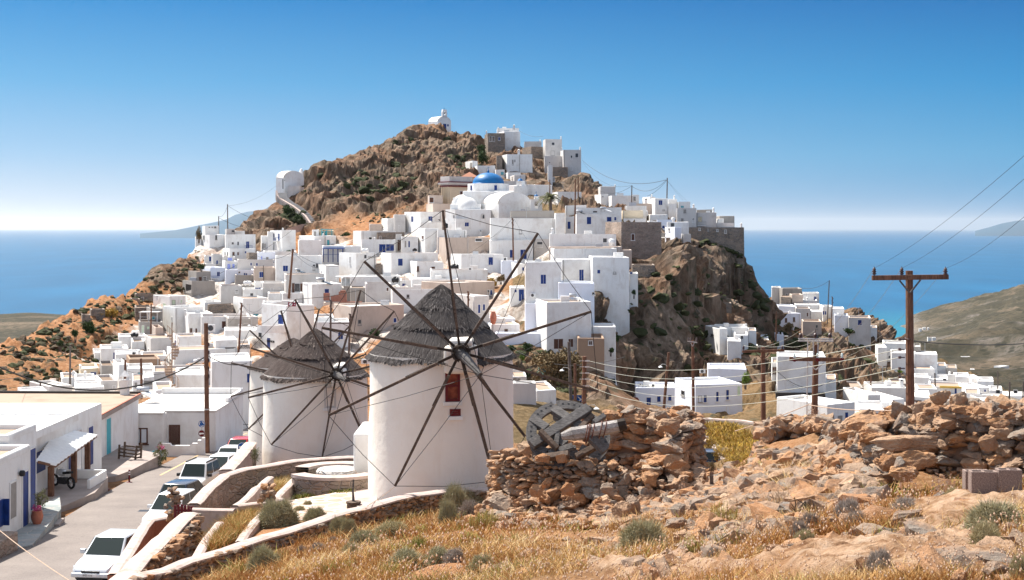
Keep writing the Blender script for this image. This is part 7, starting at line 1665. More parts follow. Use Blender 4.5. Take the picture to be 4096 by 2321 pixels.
m,nt,b=newmat('poppy_red'); b.inputs['Base Color'].default_value=(.75,.015,.01,1); b.inputs['Roughness'].default_value=.6
for a in '''R 1415 300 20|red poppy left of three beside the spiky stems
R 1465 305 20|red poppy in the middle of three beside the spiky stems
R 1495 312 18|red poppy right of three beside the spiky stems
R 2180 155 16|single red poppy high on the rubble slope
R 2030 1185 18|smaller red poppy on the bedrock slope
R 2150 1170 22|larger red poppy on the bedrock slope
R 2300 1200 14|faded red poppy right of the larger one
N 1230 1155 12|red poppy near the fallen plank
N 1270 1118 12|red poppy just above the fallen plank cluster
N 1195 1180 12|leftmost red poppy of the plank cluster
N 1265 1182 12|lower red poppy of the plank cluster
N 1315 1192 12|right lower red poppy of the plank cluster
N 1345 1140 12|rightmost red poppy of the plank cluster
N 115 1105 14|lone red poppy left of the ruined mill'''.split('\n'):
 q,l=a.split('|'); t=q.split(); poppy(t[0],float(t[1]),float(t[2]),float(t[3]),l)
# ---- ground cover in garden (low green with flowers)
def cover(poly,n,label,d0=40,d1=75):
 p=np.array(poly,float); sx=rs.uniform(p[:,0].min(),p[:,0].max(),n*2); sy=rs.uniform(p[:,1].min(),p[:,1].max(),n*2); A=inpoly(sx,sy,poly); P0=clump(sx[A],sy[A],d0,d1,9,.12); k=len(P0); t=rs.rand(k); 
 return blades(P0,.16+.14*rs.rand(k),np.full(k,.02),t,'ground_cover','succulent')
m,nt,b=newmat('succulent'); t=attr(nt,'tone'); c=ramp(nt,t,[(0,(.05,.07,.015)),(.5,(.20,.22,.03)),(.85,(.42,.34,.06)),(.95,(.7,.65,.4))]); nt.links.new(c,b.inputs['Base Color'])
cover([(770,2030),(800,1990),(940,1980),(935,2020)],900,''); cover([(1135,2005),(1180,1965),(1300,1975),(1230,2000),(1150,2010)],500,''); cover([(1330,1985),(1360,1960),(1460,1935),(1475,1955),(1370,1985)],500,'')
leafy=newmat('bank_leaf')
m,nt,b=leafy; t=attr(nt,'tone'); c=ramp(nt,t,[(0,(.12,.10,.02)),(.4,(.34,.22,.05)),(.7,(.58,.38,.05)),(1,(.40,.22,.10))]); nt.links.new(c,b.inputs['Base Color'])
poly=[(2795,1672),(2900,1690),(3010,1760),(3060,1850),(2930,1885),(2870,1790)]; p=np.array(poly,float); sx=rs.uniform(2790,3060,2600); sy=rs.uniform(1670,1885,2600); A=inpoly(sx,sy,poly); P0=clump(sx[A],sy[A],60,200,8,.35); k=len(P0); blades(P0,.3+.4*rs.rand(k),np.full(k,.06),rs.rand(k),'bank_flowers','bank_leaf')
# ---- hillside scrub (stuff): low dark blobs
def blobproto(seed):
 V,Fc=rockproto(300+seed,26,1); q=V*2+seed; return V*(1+.35*(fbm(q,2,seed)-.5))[:,None],Fc
BP=[blobproto(i) for i in range(6)]
m,nt,b=newmat('scrub'); t=attr(nt,'tone'); n=noise(nt,coord(nt),2.2,5,.8); c=ramp(nt,t,[(0,(.04,.05,.018)),(.35,(.075,.085,.03)),(.6,(.12,.09,.055)),(1,(.17,.12,.08))]); c=mix(nt,ramp(nt,n,[(.35,0),(.65,.6)]),c,(.03,.03,.018)); nt.links.new(c,b.inputs['Base Color']); bump(nt,b,n,1,.3); b.inputs['Roughness'].default_value=1
def scrub(name,polys,n,d0,d1,smin,smax,green):
 it=[]
 for poly,wt in polys:
  p=np.array(poly,float); m=int(n*wt); sx=rs.uniform(p[:,0].min(),p[:,0].max(),m*2); sy=rs.uniform(p[:,1].min(),p[:,1].max(),m*2); A=inpoly(sx,sy,poly); h=hits(sx[A],sy[A],d0,d1)
  for q in h:
   if np.isnan(q[0]): continue
   s=smin+(smax-smin)*rs.rand()**2.5; it.append((q[0],q[1],q[2]+s*.1,s*1.15,s,s*.62,np.clip(rs.rand()*(1-green),0,1)))
 instance(name,it,BP,M['scrub'],kind='stuff')
scrub('hillside_scrub',[([(0,1385),(380,1190),(620,1070),(780,990),(860,1060),(740,1160),(560,1260),(480,1390),(400,1440),(250,1560),(0,1600)],.55),([(1100,930),(1500,820),(1650,850),(1480,900),(1250,930),(1200,950)],.15)],2600,150,380,.18,.95,.0)
scrub('mountain_scrub',[([(1620,560),(1850,560),(1900,640),(1960,720),(1800,720),(1700,640)],.25),([(1200,720),(1500,580),(1650,560),(1750,700),(1600,820),(1250,870)],.3),([(1100,850),(1220,860),(1210,900),(1110,890)],.05)],620,300,470,.4,1.9,.75)
scrub('gorge_scrub',[([(2600,1000),(2760,960),(2990,980),(3060,1200),(2950,1350),(2800,1500),(2600,1500),(2500,1300)],.35),([(2850,1250),(3100,1180),(3250,1330),(3500,1400),(3560,1520),(3300,1560),(3050,1480),(2900,1400)],.5),([(2020,1400),(2330,1400),(2350,1600),(2080,1580)],.15),],420,60,360,.3,1.4,.6)
def wbox(mb,x0,x1,y0,y1,z0,z1,mi=0): mb.box((min(x0,x1),y0,z0),(max(x0,x1),y1,z1),mi)
def wall_open(root,nm,plane,y0,y1,z0,z1,mat,out=.03,fm='white',sub='panel'):
 mb=MB(); f=.07; mb.box((plane,y0-f,z0),(plane+.05,y0,z1+f)); mb.box((plane,y1,z0),(plane+.05,y1+f,z1+f)); mb.box((plane,y0,z1),(plane+.05,y1,z1+f)); o=mb.build(nm,[M[fm]],root)
 mb=MB(); mb.box((plane-.02,y0,z0),(plane+out,y1,z1)); mb.build(sub,[M[mat]],o); return o
def parapet_roof(root,x0,x1,y0,y1,z,mat='roof_tan',ph=.25,pw=.28,cop='white'):
 mb=MB(); mb.box((x0+pw,y0+pw,z-.06),(x1-pw,y1-pw,z+.004)); mb.build('roof',[M[mat]],root)
 mb=MB(); mb.box((x0,y0,z-.1),(x1,y0+pw,z+ph)); mb.box((x0,y1-pw,z-.1),(x1,y1,z+ph)); mb.box((x0,y0+pw,z-.1),(x0+pw,y1-pw,z+ph)); mb.box((x1-pw,y0+pw,z-.1),(x1,y1-pw,z+ph)); mb.build('parapet',[M[cop]],root,bevel=.1,seg=3)
def dpx(x,px): return x*F/(px-CX)
r=empty('house',(-21.3,60,-13.2),'nearest white house at the left edge with blue door, shutter and flower pot niche','house')
mb=MB(); wbox(mb,-42,-21.3,50,62.2,-14.3,-9.85); mb.build('wall',[M['white']],r); parapet_roof(r,-42.02,-21.28,49.98,62.22,-9.84)
wall_open(r,'door',-21.3,61.15,61.85,-13.1,-10.7,'blue'); w_=wall_open(r,'window',-21.3,59.65,60.35,-12.4,-10.9,'greyframe')
mb=MB(); mb.box((-21.28,58.72,-12.45),(-21.0,58.8,-11.35)); mb.box((-21.28,58.0,-12.45),(-21.22,58.7,-11.35)); mb.build('shutter',[M['blue']],w_)
mb=MB(); mb.lathe([(.1,0),(.13,.05),(.13,.18),(.09,.24),(.01,.25)],(-21.15,60.75,-10.75),10); mb.build('wall_lamp',[M['black']],r,smooth=True)
r=empty('house',(-22.3,65,-13.4),'slightly taller white house behind the nearest one with a tall blue door','house')
mb=MB(); wbox(mb,-44,-22.3,62.3,65.95,-14.5,-9.45); mb.build('wall',[M['white']],r); parapet_roof(r,-44.02,-22.28,62.28,65.97,-9.44); wall_open(r,'door',-22.3,65.0,65.75,-13.4,-10.3,'blue')
r=empty('house',(-24.3,75,-13.8),'white house with broad flat roof slab behind the carport, blue doors in its shade','house')
mb=MB(); wbox(mb,-46,-24.3,66.1,83.3,-15,-10.42); mb.build('wall',[M['white']],r)
mb=MB(); wbox(mb,-46,-23.35,68.4,75.8,-10.4,-10.12); wbox(mb,-46,-24.1,75.9,83.35,-10.9,-10.65) if 0 else None; mb.build('roof_slab',[M['white']],r)
mb=MB(); wbox(mb,-46,-23.35,68.4,68.6,-10.118,-10.02); wbox(mb,-23.55,-23.35,68.6,75.8,-10.118,-10.02); wbox(mb,-46,-23.55,75.6,75.8,-10.118,-10.02); mb.build('roof_edge',[M['white']],r)
for a,b,c_,d_ in ((71.6,73.2,-12.6,-11.5),(76.9,78.0,-13.7,-11.4),(78.4,79.3,-13.7,-11.4),(80.6,81.5,-13.7,-11.5)): wall_open(r,'door' if c_<-13 else 'window',-24.3,a,b,c_,d_,'blue' if a!=78.4 else 'lamp_glass')
r=empty('house',(-25.7,90,-14.6),'large low house with a wide tan cement roof and red roof edge on the left','house')
mb=MB(); wbox(mb,-62,-25.75,84.5,97,-16,-11.83); mb.build('wall',[M['white']],r)
mb=MB(); V=[(-62,83.6),(-25.0,83.6),(-25.7,97.6),(-62,99)]; mb.add([(x,y,-11.82) for x,y in V]+[(x,y,-11.55) for x,y in V],[(3,2,1,0),(0,1,5,4),(1,2,6,5),(2,3,7,6),(3,0,4,7)]); mb.build('roof_edge',[M['concrete']],r)
mb=MB(); V=[(-62,83.75),(-25.2,83.75),(-25.85,97.4),(-62,98.8)]; mb.add([(x,y,-11.545) for x,y in V],[(0,1,2,3)]); mb.build('roof',[M['roof_tan']],r)
mb=MB(); mb.beam((-25.1,83.7,-11.53),(-25.75,97.4,-11.53),.12,.06); mb.beam((-62,99,-11.5),(-25.8,97.55,-11.5),.3,.2,1); mb.build('roof_trim',[M['terracotta'],M['dark_wall']],r)
wall_open(r,'door',-25.75,89.2,90.2,-14.6,-12.2,'cyan')
mb=MB(); x,y=-26.7,97.0; mb.box((x-.26,y-.26,-11.6),(x+.26,y+.26,-10.6)); mb.box((x-.33,y-.33,-10.6),(x+.33,y+.33,-10.52)); 
for a in (-1,1):
 for b in (-1,1): mb.box((x+a*.2-.04,y+b*.2-.04,-10.52),(x+a*.2+.04,y+b*.2+.04,-10.28))
mb.add([(x-.28,y-.28,-10.28),(x+.28,y-.28,-10.28),(x+.28,y+.28,-10.28),(x-.28,y+.28,-10.28),(x,y,-9.85)],[(3,2,1,0),(0,1,4),(1,2,4),(2,3,4),(3,0,4)]); mb.build('chimney',[M['white']],r)
r=empty('house',(-26.9,97.2,-16.2),'white flat roofed house with a brown framed window and a brown louvred shutter','house')
xa,xb=pol(486,97.2),pol(652,97.2); xc,xd=pol(660,98.4),pol(862,98.4)
mb=MB(); wbox(mb,xa,xb,97.2,108.5,-17.5,-12.95); wbox(mb,xb,xd,98.4,108.5,-17.5,-12.955); mb.build('wall',[M['white']],r)
mb=MB(); mb.add([(xa-.05,97.15,-12.93),(xb+.05,97.15,-12.93),(xc,98.35,-12.93),(xd+.05,98.35,-12.93),(xd+.05,108.6,-12.93),(xa-.05,108.6,-12.93)]+[(xa-.05,97.15,-12.83),(xb+.05,97.15,-12.83),(xc,98.35,-12.83),(xd+.05,98.35,-12.83),(xd+.05,108.6,-12.83),(xa-.05,108.6,-12.83)],[(6,7,8,9,10,11)]+[(i,(i+1)%6,6+(i+1)%6,6+i) for i in range(6)]); mb.build('roof',[M['roof_white']],r)
mb=MB(); wbox(mb,xa,xd,108.3,108.6,-12.83,-12.4); wbox(mb,xd-.3,xd,103,108.3,-12.83,-12.5); mb.build('parapet',[M['white']],r,bevel=.06)
def fwin(root,c,a,d,fm,pm,nm='window',bars=1,sub='pane'):
 X0,Y0=cv(c,a[0],a[1]);X1,Y1=cv(c,a[2],a[3]); x0,x1=pol(X0,d),pol(X1,d); z1,z0=(HY-Y0)/F*d,(HY-Y1)/F*d; f=.09; mb=MB(); y=d-.06
 mb.box((x0,y,z0),(x0+f,d+.02,z1)); mb.box((x1-f,y,z0),(x1,d+.02,z1)); mb.box((x0+f,y,z1-f),(x1-f,d+.02,z1)); mb.box((x0+f,y,z0),(x1-f,d+.02,z0+f))
 if bars: mb.box(((x0+x1)/2-f/2,y,z0+f),((x0+x1)/2+f/2,d+.02,z1-f))
 o=mb.build(nm,[M[fm]],root); mb=MB(); 
 if pm=='louvre':
  n=18
  for k in range(n): zz=z0+f+(z1-z0-2*f)*k/n; mb.box((x0+f,d-.04,zz),(x1-f,d-.01,zz+(z1-z0)/n*.7))
  mb.build('louvres',[M['brown']],o)
 else: mb.box((x0+f,d-.03,z0+f),(x1-f,d-.008,z1-f)); mb.build(sub,[M[pm]],o)
 mb=MB(); mb.box((x0-.08,d-.16,z0-.07),(x1+.08,d+.0,z0-.005)); mb.build('sill',[M[fm]],o)
fwin(r,'J',(1375,802,1520,966),97.2,'brown','lamp_glass'); fwin(r,'J',(1738,770,1852,984),98.4,'brown','louvre',bars=0)
mb=MB(); pts=[(1665,962),(1745,962),(1760,985),(1945,985),(1975,962),(2030,962),(2030,930),(2068,930),(2068,908),(2100,905)]; dd=96.2
Vt=[Pc('J',x,y,dd) for x,y in pts]; 
for a,b in zip(Vt,Vt[1:]):
 if abs(a.x-b.x)<.02: continue
 mb.hexa([Vector((a.x,dd,-17)),Vector((b.x,dd,-17)),Vector((b.x,dd+.3,-17)),Vector((a.x,dd+.3,-17)),Vector((a.x,dd,a.z)),Vector((b.x,dd,b.z)),Vector((b.x,dd+.3,b.z)),Vector((a.x,dd+.3,a.z))])
x0=pol(cv('J',1250,0)[0],dd); mb.box((x0,dd,-17),(Vt[0].x,dd+.3,-15.35)) ; tag(mb.build('yard_wall',[M['white']],loc=(Vt[0].x,dd,-16)),'stepped white yard wall in front of the brown shuttered house','wall')
def slab(name,P2,z,dep,mat): 
 mb=MB(); n=len(P2); mb.add([(x,y,z) for x,y in P2]+[(x,y,z-dep) for x,y in P2],[tuple(range(n))]+[(i,n+i,n+(i+1)%n,(i+1)%n) for i in range(n)]); return tag(mb.build(name,[M[mat]]),kind='structure')
slab('raised_pavement',[(-25.74,79.6),(-23.0,81.6),(-22.6,84),(-22.3,89.5),(-25.74,93)],-14.45,1.6,'concrete')
slab('patio',[(-24.28,66.2),(-22.1,67.5),(-21.4,72.2),(-22.0,76.6),(-23.,79.2),(-24.28,79.2)],-13.62,1.5,'concrete')
slab('slate_terrace',[(-21.28,56),(-19.7,57.8),(-20.3,61.5),(-20.9,65.2),(-22.0,68.4),(-22.28,62.25),(-21.28,62.25)],-13.05,1.2,'slate')
slab('patio_step',[(-20.85,63.2),(-20.35,63.2),(-20.55,64.6),(-20.95,64.6)],-13.35,.8,'concrete')
mb=MB(); wbox(mb,-24.25,-22.0,76.2,76.38,-14.2,-13.15); wbox(mb,-22.12,-21.95,73.2,76.2,-14.3,-13.15); tag(mb.build('low_wall',[M['white']],loc=(-23,76.2,-13.6),bevel=.03),'low white wall closing the carport toward the street','wall')
mb=MB(); wbox(mb,-24,-20.0,54.2,57.0,-14.2,-12.3); tag(mb.build('stone_block',[M['ruin_wall']],loc=(-21,55,-13),bevel=.08),'rough plastered stone plinth at the lower left edge beside the road','plinth')
r=empty('carport',(-22.5,72,-13.65),'carport with a white corrugated roof on dark wooden posts','carport')
A=[P(144,1842,69.4),P(224,1859,71.4),P(393,1738,79.5),P(236,1709,77.5)]
n=13; mb=MB()
for i in range(n*2+1): pass
V=[];N2=26
for i in range(N2+1):
 t=i/N2; a=A[0].lerp(A[3],t); b=A[1].lerp(A[2],t); h_=.035 if i%2 else -.02; V+=[a+Vector((0,0,h_)),b+Vector((0,0,h_))]
mb.add(V+[v-Vector((0,0,.05)) for v in V],[(2*i,2*i+1,2*i+3,2*i+2) for i in range(N2)]+[(len(V)+2*i+2,len(V)+2*i+3,len(V)+2*i+1,len(V)+2*i) for i in range(N2)]+[(2*i+1,len(V)+2*i+1,len(V)+2*i+3,2*i+3) for i in range(N2)]+[(0,len(V),len(V)+1,1)]); mb.build('corrugated_roof',[M['tankwhite']],r)
for bx_,by_,dd in ((204,1985,71.2),(296,1987,75.0),(350,1950,77.5)):
 x=pol(bx_,dd); t=(dd-71.4)/(79.5-71.4); zt=A[1].lerp(A[2],max(0,t)).z-.06; mb=MB(); mb.box((x-.13,dd-.13,-14.2),(x+.13,dd+.13,zt)); mb.build('post',[M['pole_wood']],r)
mb=MB(); mb.beam(A[1]-Vector((.1,-.1,.1)),A[2]-Vector((.1,.1,.1)),.1,.12); mb.beam(A[0]+Vector((.1,.1,-.1)),A[1]+Vector((-.1,.1,-.1)),.1,.12); mb.build('roof_beam',[M['pole_wood']],r)
def motorbike():
 c=Vector((pol(252,73.5),73.5,-13.6)); r=empty('motorbike',tuple(c),'dark motorbike parked in the shade under the carport','motorbike'); ax=Vector((.78,-.62,0)).normalized(); up=Vector((0,0,1)); sd=ax.cross(up)
 f=c-ax*.72+up*.32; b=c+ax*.72+up*.32
 for q,nm in ((f,'wheel'),(b,'wheel')):
  mb=MB(); mb.tube([q+(ax*math.cos(t)+up*math.sin(t))*.27 for t in [i*math.pi/10 for i in range(21)]],.06,6,cap=False); w=mb.build(nm,[M['rubber']],r); mb=MB()
  for k in range(5): t=k*1.256; mb.beam(q,q+(ax*math.cos(t)+up*math.sin(t))*.25,.03)
  mb.build('rim',[M['galv']],w)
 mb=MB(); mb.tube([f,f+up*.62+ax*.22],.035,6); mb.tube([f+sd*.0+up*.62+ax*.22-sd*.33,f+up*.70+ax*.22,f+up*.62+ax*.22+sd*.33],.02,5); mb.build('handlebar',[M['galv']],r)
 mb=MB(); mb.lathe([(.01,-.32),(.14,-.25),(.2,-.05),(.18,.15),(.1,.3),(.01,.34)],c+up*.78-ax*.12,12,M=Matrix.Rotation(math.atan2(ax.y,ax.x),3,'Z')@Matrix.Rotation(R(90),3,'Y')); mb.build('fuel_tank',[M['car_silver']],r,smooth=True)
 mb=MB(); mb.beam(c+ax*.1+up*.78,c+ax*.75+up*.86,.26,.12); mb.build('seat',[M['rubber']],r,bevel=.03); mb=MB(); mb.beam(c-ax*.3+up*.35,c+ax*.3+up*.38,.28,.34); mb.build('engine',[M['black']],r,bevel=.03)
 mb=MB(); mb.add([f+up*.72+ax*.08-sd*.15,f+up*.72+ax*.08+sd*.15,f+up*1.02+ax*.28+sd*.1,f+up*1.02+ax*.28-sd*.1],[(0,1,2,3)]); mb.tube([f+up*.62+ax*.2+sd*.28,f+up*.95+ax*.2+sd*.34],.012,4); mb.lathe([(.01,0),(.07,.01),(.01,.02)],f+up*.96+ax*.2+sd*.34,8,M=Matrix.Rotation(R(90),3,'X')); mb.build('windshield',[M['glass_dark']],r)
motorbike()
for px,d_,l in ((427,76.8,'red and white striped bollard at the corner of the low white wall'),(517,80.3,'red and white striped bollard at the front of the raised pavement')):
 x=pol(px,d_); z=gz(x,d_)+.1; r=empty('bollard',(x,d_,z),l,'bollard','striped street bollards'); mb=MB(); mb.lathe([(.16,0),(.16,.04),(.055,.06),(.055,.70),(.04,.74),(.01,.74)],(x,d_,z),12); mb.build('post',[M['redpaint']],r,smooth=False); mb=MB(); mb.lathe([(.058,.45),(.058,.52)],(x,d_,z),12); mb.lathe([(.058,.58),(.058,.65)],(x,d_,z),12); mb.build('reflective_band',[M['tankwhite']],r)
def leafball(mb,c,rx,rz,n,s,mi=0,seed=1,ry=None):
 r=np.random.RandomState(seed); ry=ry or rx
 for k in range(n):
  u=r.randn(3); u/=np.linalg.norm(u); q=Vector((u[0]*rx,u[1]*ry,u[2]*rz))*(.55+.5*r.rand()**.5)*(.8+.35*math.sin(u[0]*5+seed)*math.cos(u[2]*4)); a=Vector(r.randn(3)).normalized()*s; b=Vector(r.randn(3)).normalized()*s; p=Vector(c)+q; mb.add([p,p+a,p+a*.6+b],[(0,1,2)],mi)
def leafmat(nm,a,b_): 
 m,nt,b=newmat(nm); n=noise(nt,coord(nt),3,5,.8); g=nt.nodes.new('ShaderNodeNewGeometry'); c=ramp(nt,n,[(.35,a),(.65,b_)]); nt.links.new(c,b.inputs['Base Color']); b.inputs['Roughness'].default_value=.8
leafmat('leaf_dark',(.018,.035,.012),(.07,.11,.03)); leafmat('leaf_olive',(.07,.08,.03),(.22,.21,.09)); leafmat('leaf_green',(.05,.10,.015),(.20,.26,.04)); leafmat('leaf_brown',(.09,.06,.03),(.24,.17,.08)); leafmat('leaf_yellow',(.22,.13,.03),(.52,.34,.07)); plain('pink_flower',(.55,.06,.20),.6)
x,y,z=pol(131,61.9),61.9,-13.05; x=-20.9
r=empty('flower_pot',(x,y,z),'big terracotta urn with purple flowers by the blue door','flower pot'); mb=MB(); mb.lathe([(.16,0),(.24,.18),(.27,.36),(.22,.52),(.24,.56),(.2,.58),(.01,.5)],(x,y,z),20); mb.build('pot',[M['terracotta']],r,smooth=True); mb=MB(); leafball(mb,(x,y,z+.68),.22,.16,260,.05,0); mb.build('flowers',[M['pink_flower']],r)
r=empty('olive_bush',(x-.1,y+.6,z),'small pale olive bush behind the terracotta urn','shrub'); mb=MB(); leafball(mb,(x-.05,y+.6,z+.95),.32,.45,900,.05,0,3); mb.build('crown',[M['leaf_olive']],r); mb=MB(); mb.tube([(x-.1,y+.6,z),(x-.05,y+.6,z+.8)],.03,5); mb.build('trunk',[M['pole_grey']],r)
x,y,z=pol(642,89),89,-15.2; r=empty('oleander',(x,y,z),'pink flowering oleander beside the blue stair railing','shrub'); mb=MB(); leafball(mb,(x,y,z+.8),.5,.75,1100,.08,0,5); mb.build('leaves',[M['leaf_olive']],r); mb=MB(); leafball(mb,(x+.1,y-.2,z+1.3),.28,.22,120,.06,0,6); mb.build('flowers',[M['pink_flower']],r)
r=empty('wooden_rack',(pol(520,87.5),87.5,-14.45),'dark slatted wooden frame standing on the raised pavement','rack'); d_=87.5
def KK(x,y,d=87.5): return Pc('K',x,y,d)
for a,b in (((1228,75),(1222,220)),((1285,45),(1275,205)),((1408,85),(1388,240)),((1455,62),(1448,215))):
 mb=MB(); mb.beam(KK(*a),KK(*b),.11); mb.build('post',[M['spar_light']],r)
mb=MB()
for a,b in (((1280,85),(1450,105)),((1228,115),(1405,140)),((1228,150),(1400,175)),((1228,185),(1395,205)),((1405,100),(1455,85)),((1400,140),(1450,125)),((1395,180),(1450,165)),((1390,215),(1448,200))): mb.beam(KK(*a),KK(*b),.06,.09)
mb.build('slats',[M['spar_light']],r)
mb=MB(); q=[Pc('K',x,y,90.5) for x,y in ((1485,205),(1580,140),(1658,140),(1658,250))]; mb.tube(q,.03,5); mb.tube([Pc('K',1580,140,90.5),Pc('K',1578,210,90.5)],.03,5); mb.tube([Pc('K',1530,205,90.5),Pc('K',1582,178,90.5),Pc('K',1658,182,90.5)],.02,5); tag(mb.build('stair_railing',[M['cyan']],loc=q[0]),'blue metal handrail at the end of the raised pavement','railing')
def ribbon(name,L0,R0,dz,mat,y0=None,y1=None,n=60,off=None,w=None):
 ys=np.linspace(y0,y1,n); V=[]
 for y in ys:
  cx=float(np.interp(y,_ry,_rx)); rz=float(np.interp(y,_ry,_rz)); hw=float(np.interp(y,_ry,_rh))
  if off is None: a,b=cx-hw-L0,cx+hw+R0
  else: a,b=cx+off*hw-w/2,cx+off*hw+w/2
  V+=[(a,y,rz+dz),(b,y,rz+dz)]
 return tag(fastmesh(name,V,[(2*i,2*i+1,2*i+3,2*i+2) for i in range(n-1)],[M[mat]]),kind='structure')
ribbon('road',.5,.9,0,'asphalt',31,129)
ribbon('road_marking',0,0,.006,'road_paint',40,60,off=.30,w=.16); ribbon('road_marking',0,0,.006,'road_paint',60.01,73,off=.22,w=.14)
ribbon('road_marking',0,0,.006,'road_yellow',84,112,off=-.72,w=.14); ribbon('road_marking',0,0,.006,'road_yellow',100,128,off=.75,w=.16)
x,y=pol(582,68),68; mb=MB(); z=float(np.interp(y,_ry,_rz)); mb.box((x-.35,y-.4,z-.02),(x+.35,y+.3,z+.01)); tag(mb.build('drain_cover',[M['black']]),'dark rectangular drain cover in the road','drain cover')
pr=[(2760,1690,152),(2790,1760,138),(2800,1800,131),(2815,1860,124),(2830,1930,118)]
V=[];
for sx,sy,d in pr: p=P(sx,sy,d); g_=gz(p.x,p.y)+.25; V+=[(p.x-3.2,p.y,g_),(p.x+2.6,p.y,g_)]
tag(fastmesh('side_road',V,[(2*i,2*i+1,2*i+3,2*i+2) for i in range(len(pr)-1)],[M['asphalt']]),kind='structure')
stone_wall('whitewashed parapet beside the side road right of the ruined mill',[P(2752,1672,156),P(2775,1700,148),P(2800,1735,141),P(2850,1795,131),P(2905,1872,120)],1.2,.8,stones=False,wallm='stone_white',cth=.2)
stone_wall('grey stone retaining wall with white coping below the roadside house',[P(2690,1668,160),P(2800,1672,155),P(2920,1678,150),P(3045,1690,142)],3.2,.5,stones=False,wallm='stone',cth=.2)
def car(label,loc,head,paint,L=4.2,W=1.7,H=1.42,style='hatch',plate=None):
 L*=.95; W*=.96; H*=.97
 root=empty('car',loc,label,'car','parked cars'); root.rotation_euler=(0,0,head); w=W/2
 zb=.22; bh=.86 if H<1.6 else 1.0
 st=[(-L/2,.82,.42,bh*.78),(-L/2+.12,.93,.28,bh*.96),(-L/2+.7,1,zb,bh),(0,1,zb,bh*.99),(L/2-1.15,1,zb,bh*.97),(L/2-.6,.98,zb,bh*.88),(L/2-.2,.9,.26,bh*.78),(L/2-.03,.80,.32,bh*.62),(L/2,.76,.38,bh*.52)]
 V=[];Fc=[];n=10
 for x,k,z0,z1 in st:
  W_=w*k; pts=[(-W_*.9,z0),(-W_,z0+.12),(-W_,z0+(z1-z0)*.55),(-W_*.97,z1-.07),(-W_*.88,z1),(W_*.88,z1),(W_*.97,z1-.07),(W_,z0+(z1-z0)*.55),(W_,z0+.12),(W_*.9,z0)]
  V+=[(x,a,b) for a,b in pts]
 for i in range(len(st)-1):
  for j in range(n): Fc.append((i*n+j,(i+1)*n+j,(i+1)*n+(j+1)%n,i*n+(j+1)%n))
 Fc+=[tuple(range(n)),tuple((len(st)-1)*n+j for j in range(n))[::-1]]
 def mk(name,V,Fc,mats,par,mi=None,bevel=0,smooth=False):
  me=bpy.data.meshes.new(name); me.from_pydata([tuple(v) for v in V],[],Fc); 
  for m_ in mats: me.materials.append(m_)
  if mi: me.polygons.foreach_set('material_index',mi)
  if smooth: me.polygons.foreach_set('use_smooth',[True]*len(Fc))
  me.update(); o=bpy.data.objects.new(name,me); COL.objects.link(o); o.parent=par
  if bevel: b=o.modifiers.new('b','BEVEL'); b.width=bevel; b.segments=2; b.limit_method='ANGLE'; b.angle_limit=R(35)
  return o
 mk('body',V,Fc,[M[paint]],root,bevel=.04,smooth=True)
 if style=='sedan': xb0,xb1,xt0,xt1=-L/2+.55,L/2-1.0,-L/2+1.15,L/2-1.75
 elif style=='suv': xb0,xb1,xt0,xt1=-L/2+.05,L/2-1.05,-L/2+.25,L/2-1.55
 else: xb0,xb1,xt0,xt1=-L/2+.1,L/2-.95,-L/2+.6,L/2-1.7
 wb,wt=w*.93,w*.74
 C8=[(xb0,-wb,bh-.03),(xb1,-wb,bh-.05),(xb1,wb,bh-.05),(xb0,wb,bh-.03),(xt0,-wt,H),(xt1,-wt,H),(xt1,wt,H),(xt0,wt,H)]
 mk('cabin',C8,[(4,5,6,7),(0,1,5,4),(1,2,6,5),(2,3,7,6),(3,0,4,7)],[M[paint]],root,bevel=.07,smooth=True)
 def panel(nm,idx,m0=.06,m1=.07,out=.012,mat='glass_dark',cut=None):
  q=[Vector(C8[i]) for i in idx]; nrm_=(q[1]-q[0]).cross(q[3]-q[0]).normalized(); 
  def bl(u,v): return (q[0]*(1-u)+q[1]*u)*(1-v)+(q[3]*(1-u)+q[2]*u)*v
  u0,u1=(cut or (0,1)); pts=[bl(u0+m0*(1 if cut is None or u0==0 else .4),m1*1.4),bl(u1-m0*(1 if cut is None or u1==1 else .4),m1*1.4),bl(u1-m0*(1 if cut is None or u1==1 else .4),1-m1),bl(u0+m0*(1 if cut is None or u0==0 else .4),1-m1)]
  V=[p+nrm_*out for p in pts]+[p-nrm_*.02 for p in pts]; mk(nm,V,[(0,1,2,3),(0,4,5,1),(1,5,6,2),(2,6,7,3),(3,7,4,0)],[M[mat]],root)
 panel('windscreen',(1,2,6,5)); panel('rear_window',(3,0,4,7)); 
 for cu in ((0,.5),(.5,1)): panel('side_window',(0,1,5,4),.05,.1,cut=cu); panel('side_window',(2,3,7,6),.05,.1,cut=cu)
 def bxm(nm,lo,hi,mat,par=root,bev=0):
  mb=MB(); mb.box(lo,hi); return mk(nm,mb.v,mb.f,[M[mat]],par,bevel=bev)
 for s in (-1,1):
  hl=mk('headlight',[(L/2-.02,s*w*.50,bh*.56),(L/2-.10,s*w*.84,bh*.60),(L/2-.28,s*w*.90,bh*.78),(L/2-.14,s*w*.55,bh*.74),(L/2-.3,s*w*.5,bh*.5)],[(0,1,2,3),(0,3,4),(3,2,4),(2,1,4),(1,0,4)],[M['lamp_glass']],root)
  bxm('tail_light',(-L/2+.0,min(s*w*.68,s*w*.9),bh*.68),(-L/2+.14,max(s*w*.68,s*w*.9),bh*(.9 if style!='suv' else 1.0)),'tail_red',bev=.02)
  bxm('door_mirror',(L/2-1.45,min(s*w*.95,s*w*1.2),bh-.02),(L/2-1.3,max(s*w*.95,s*w*1.2),bh+.15),paint if style!='suv' else 'black',bev=.03)
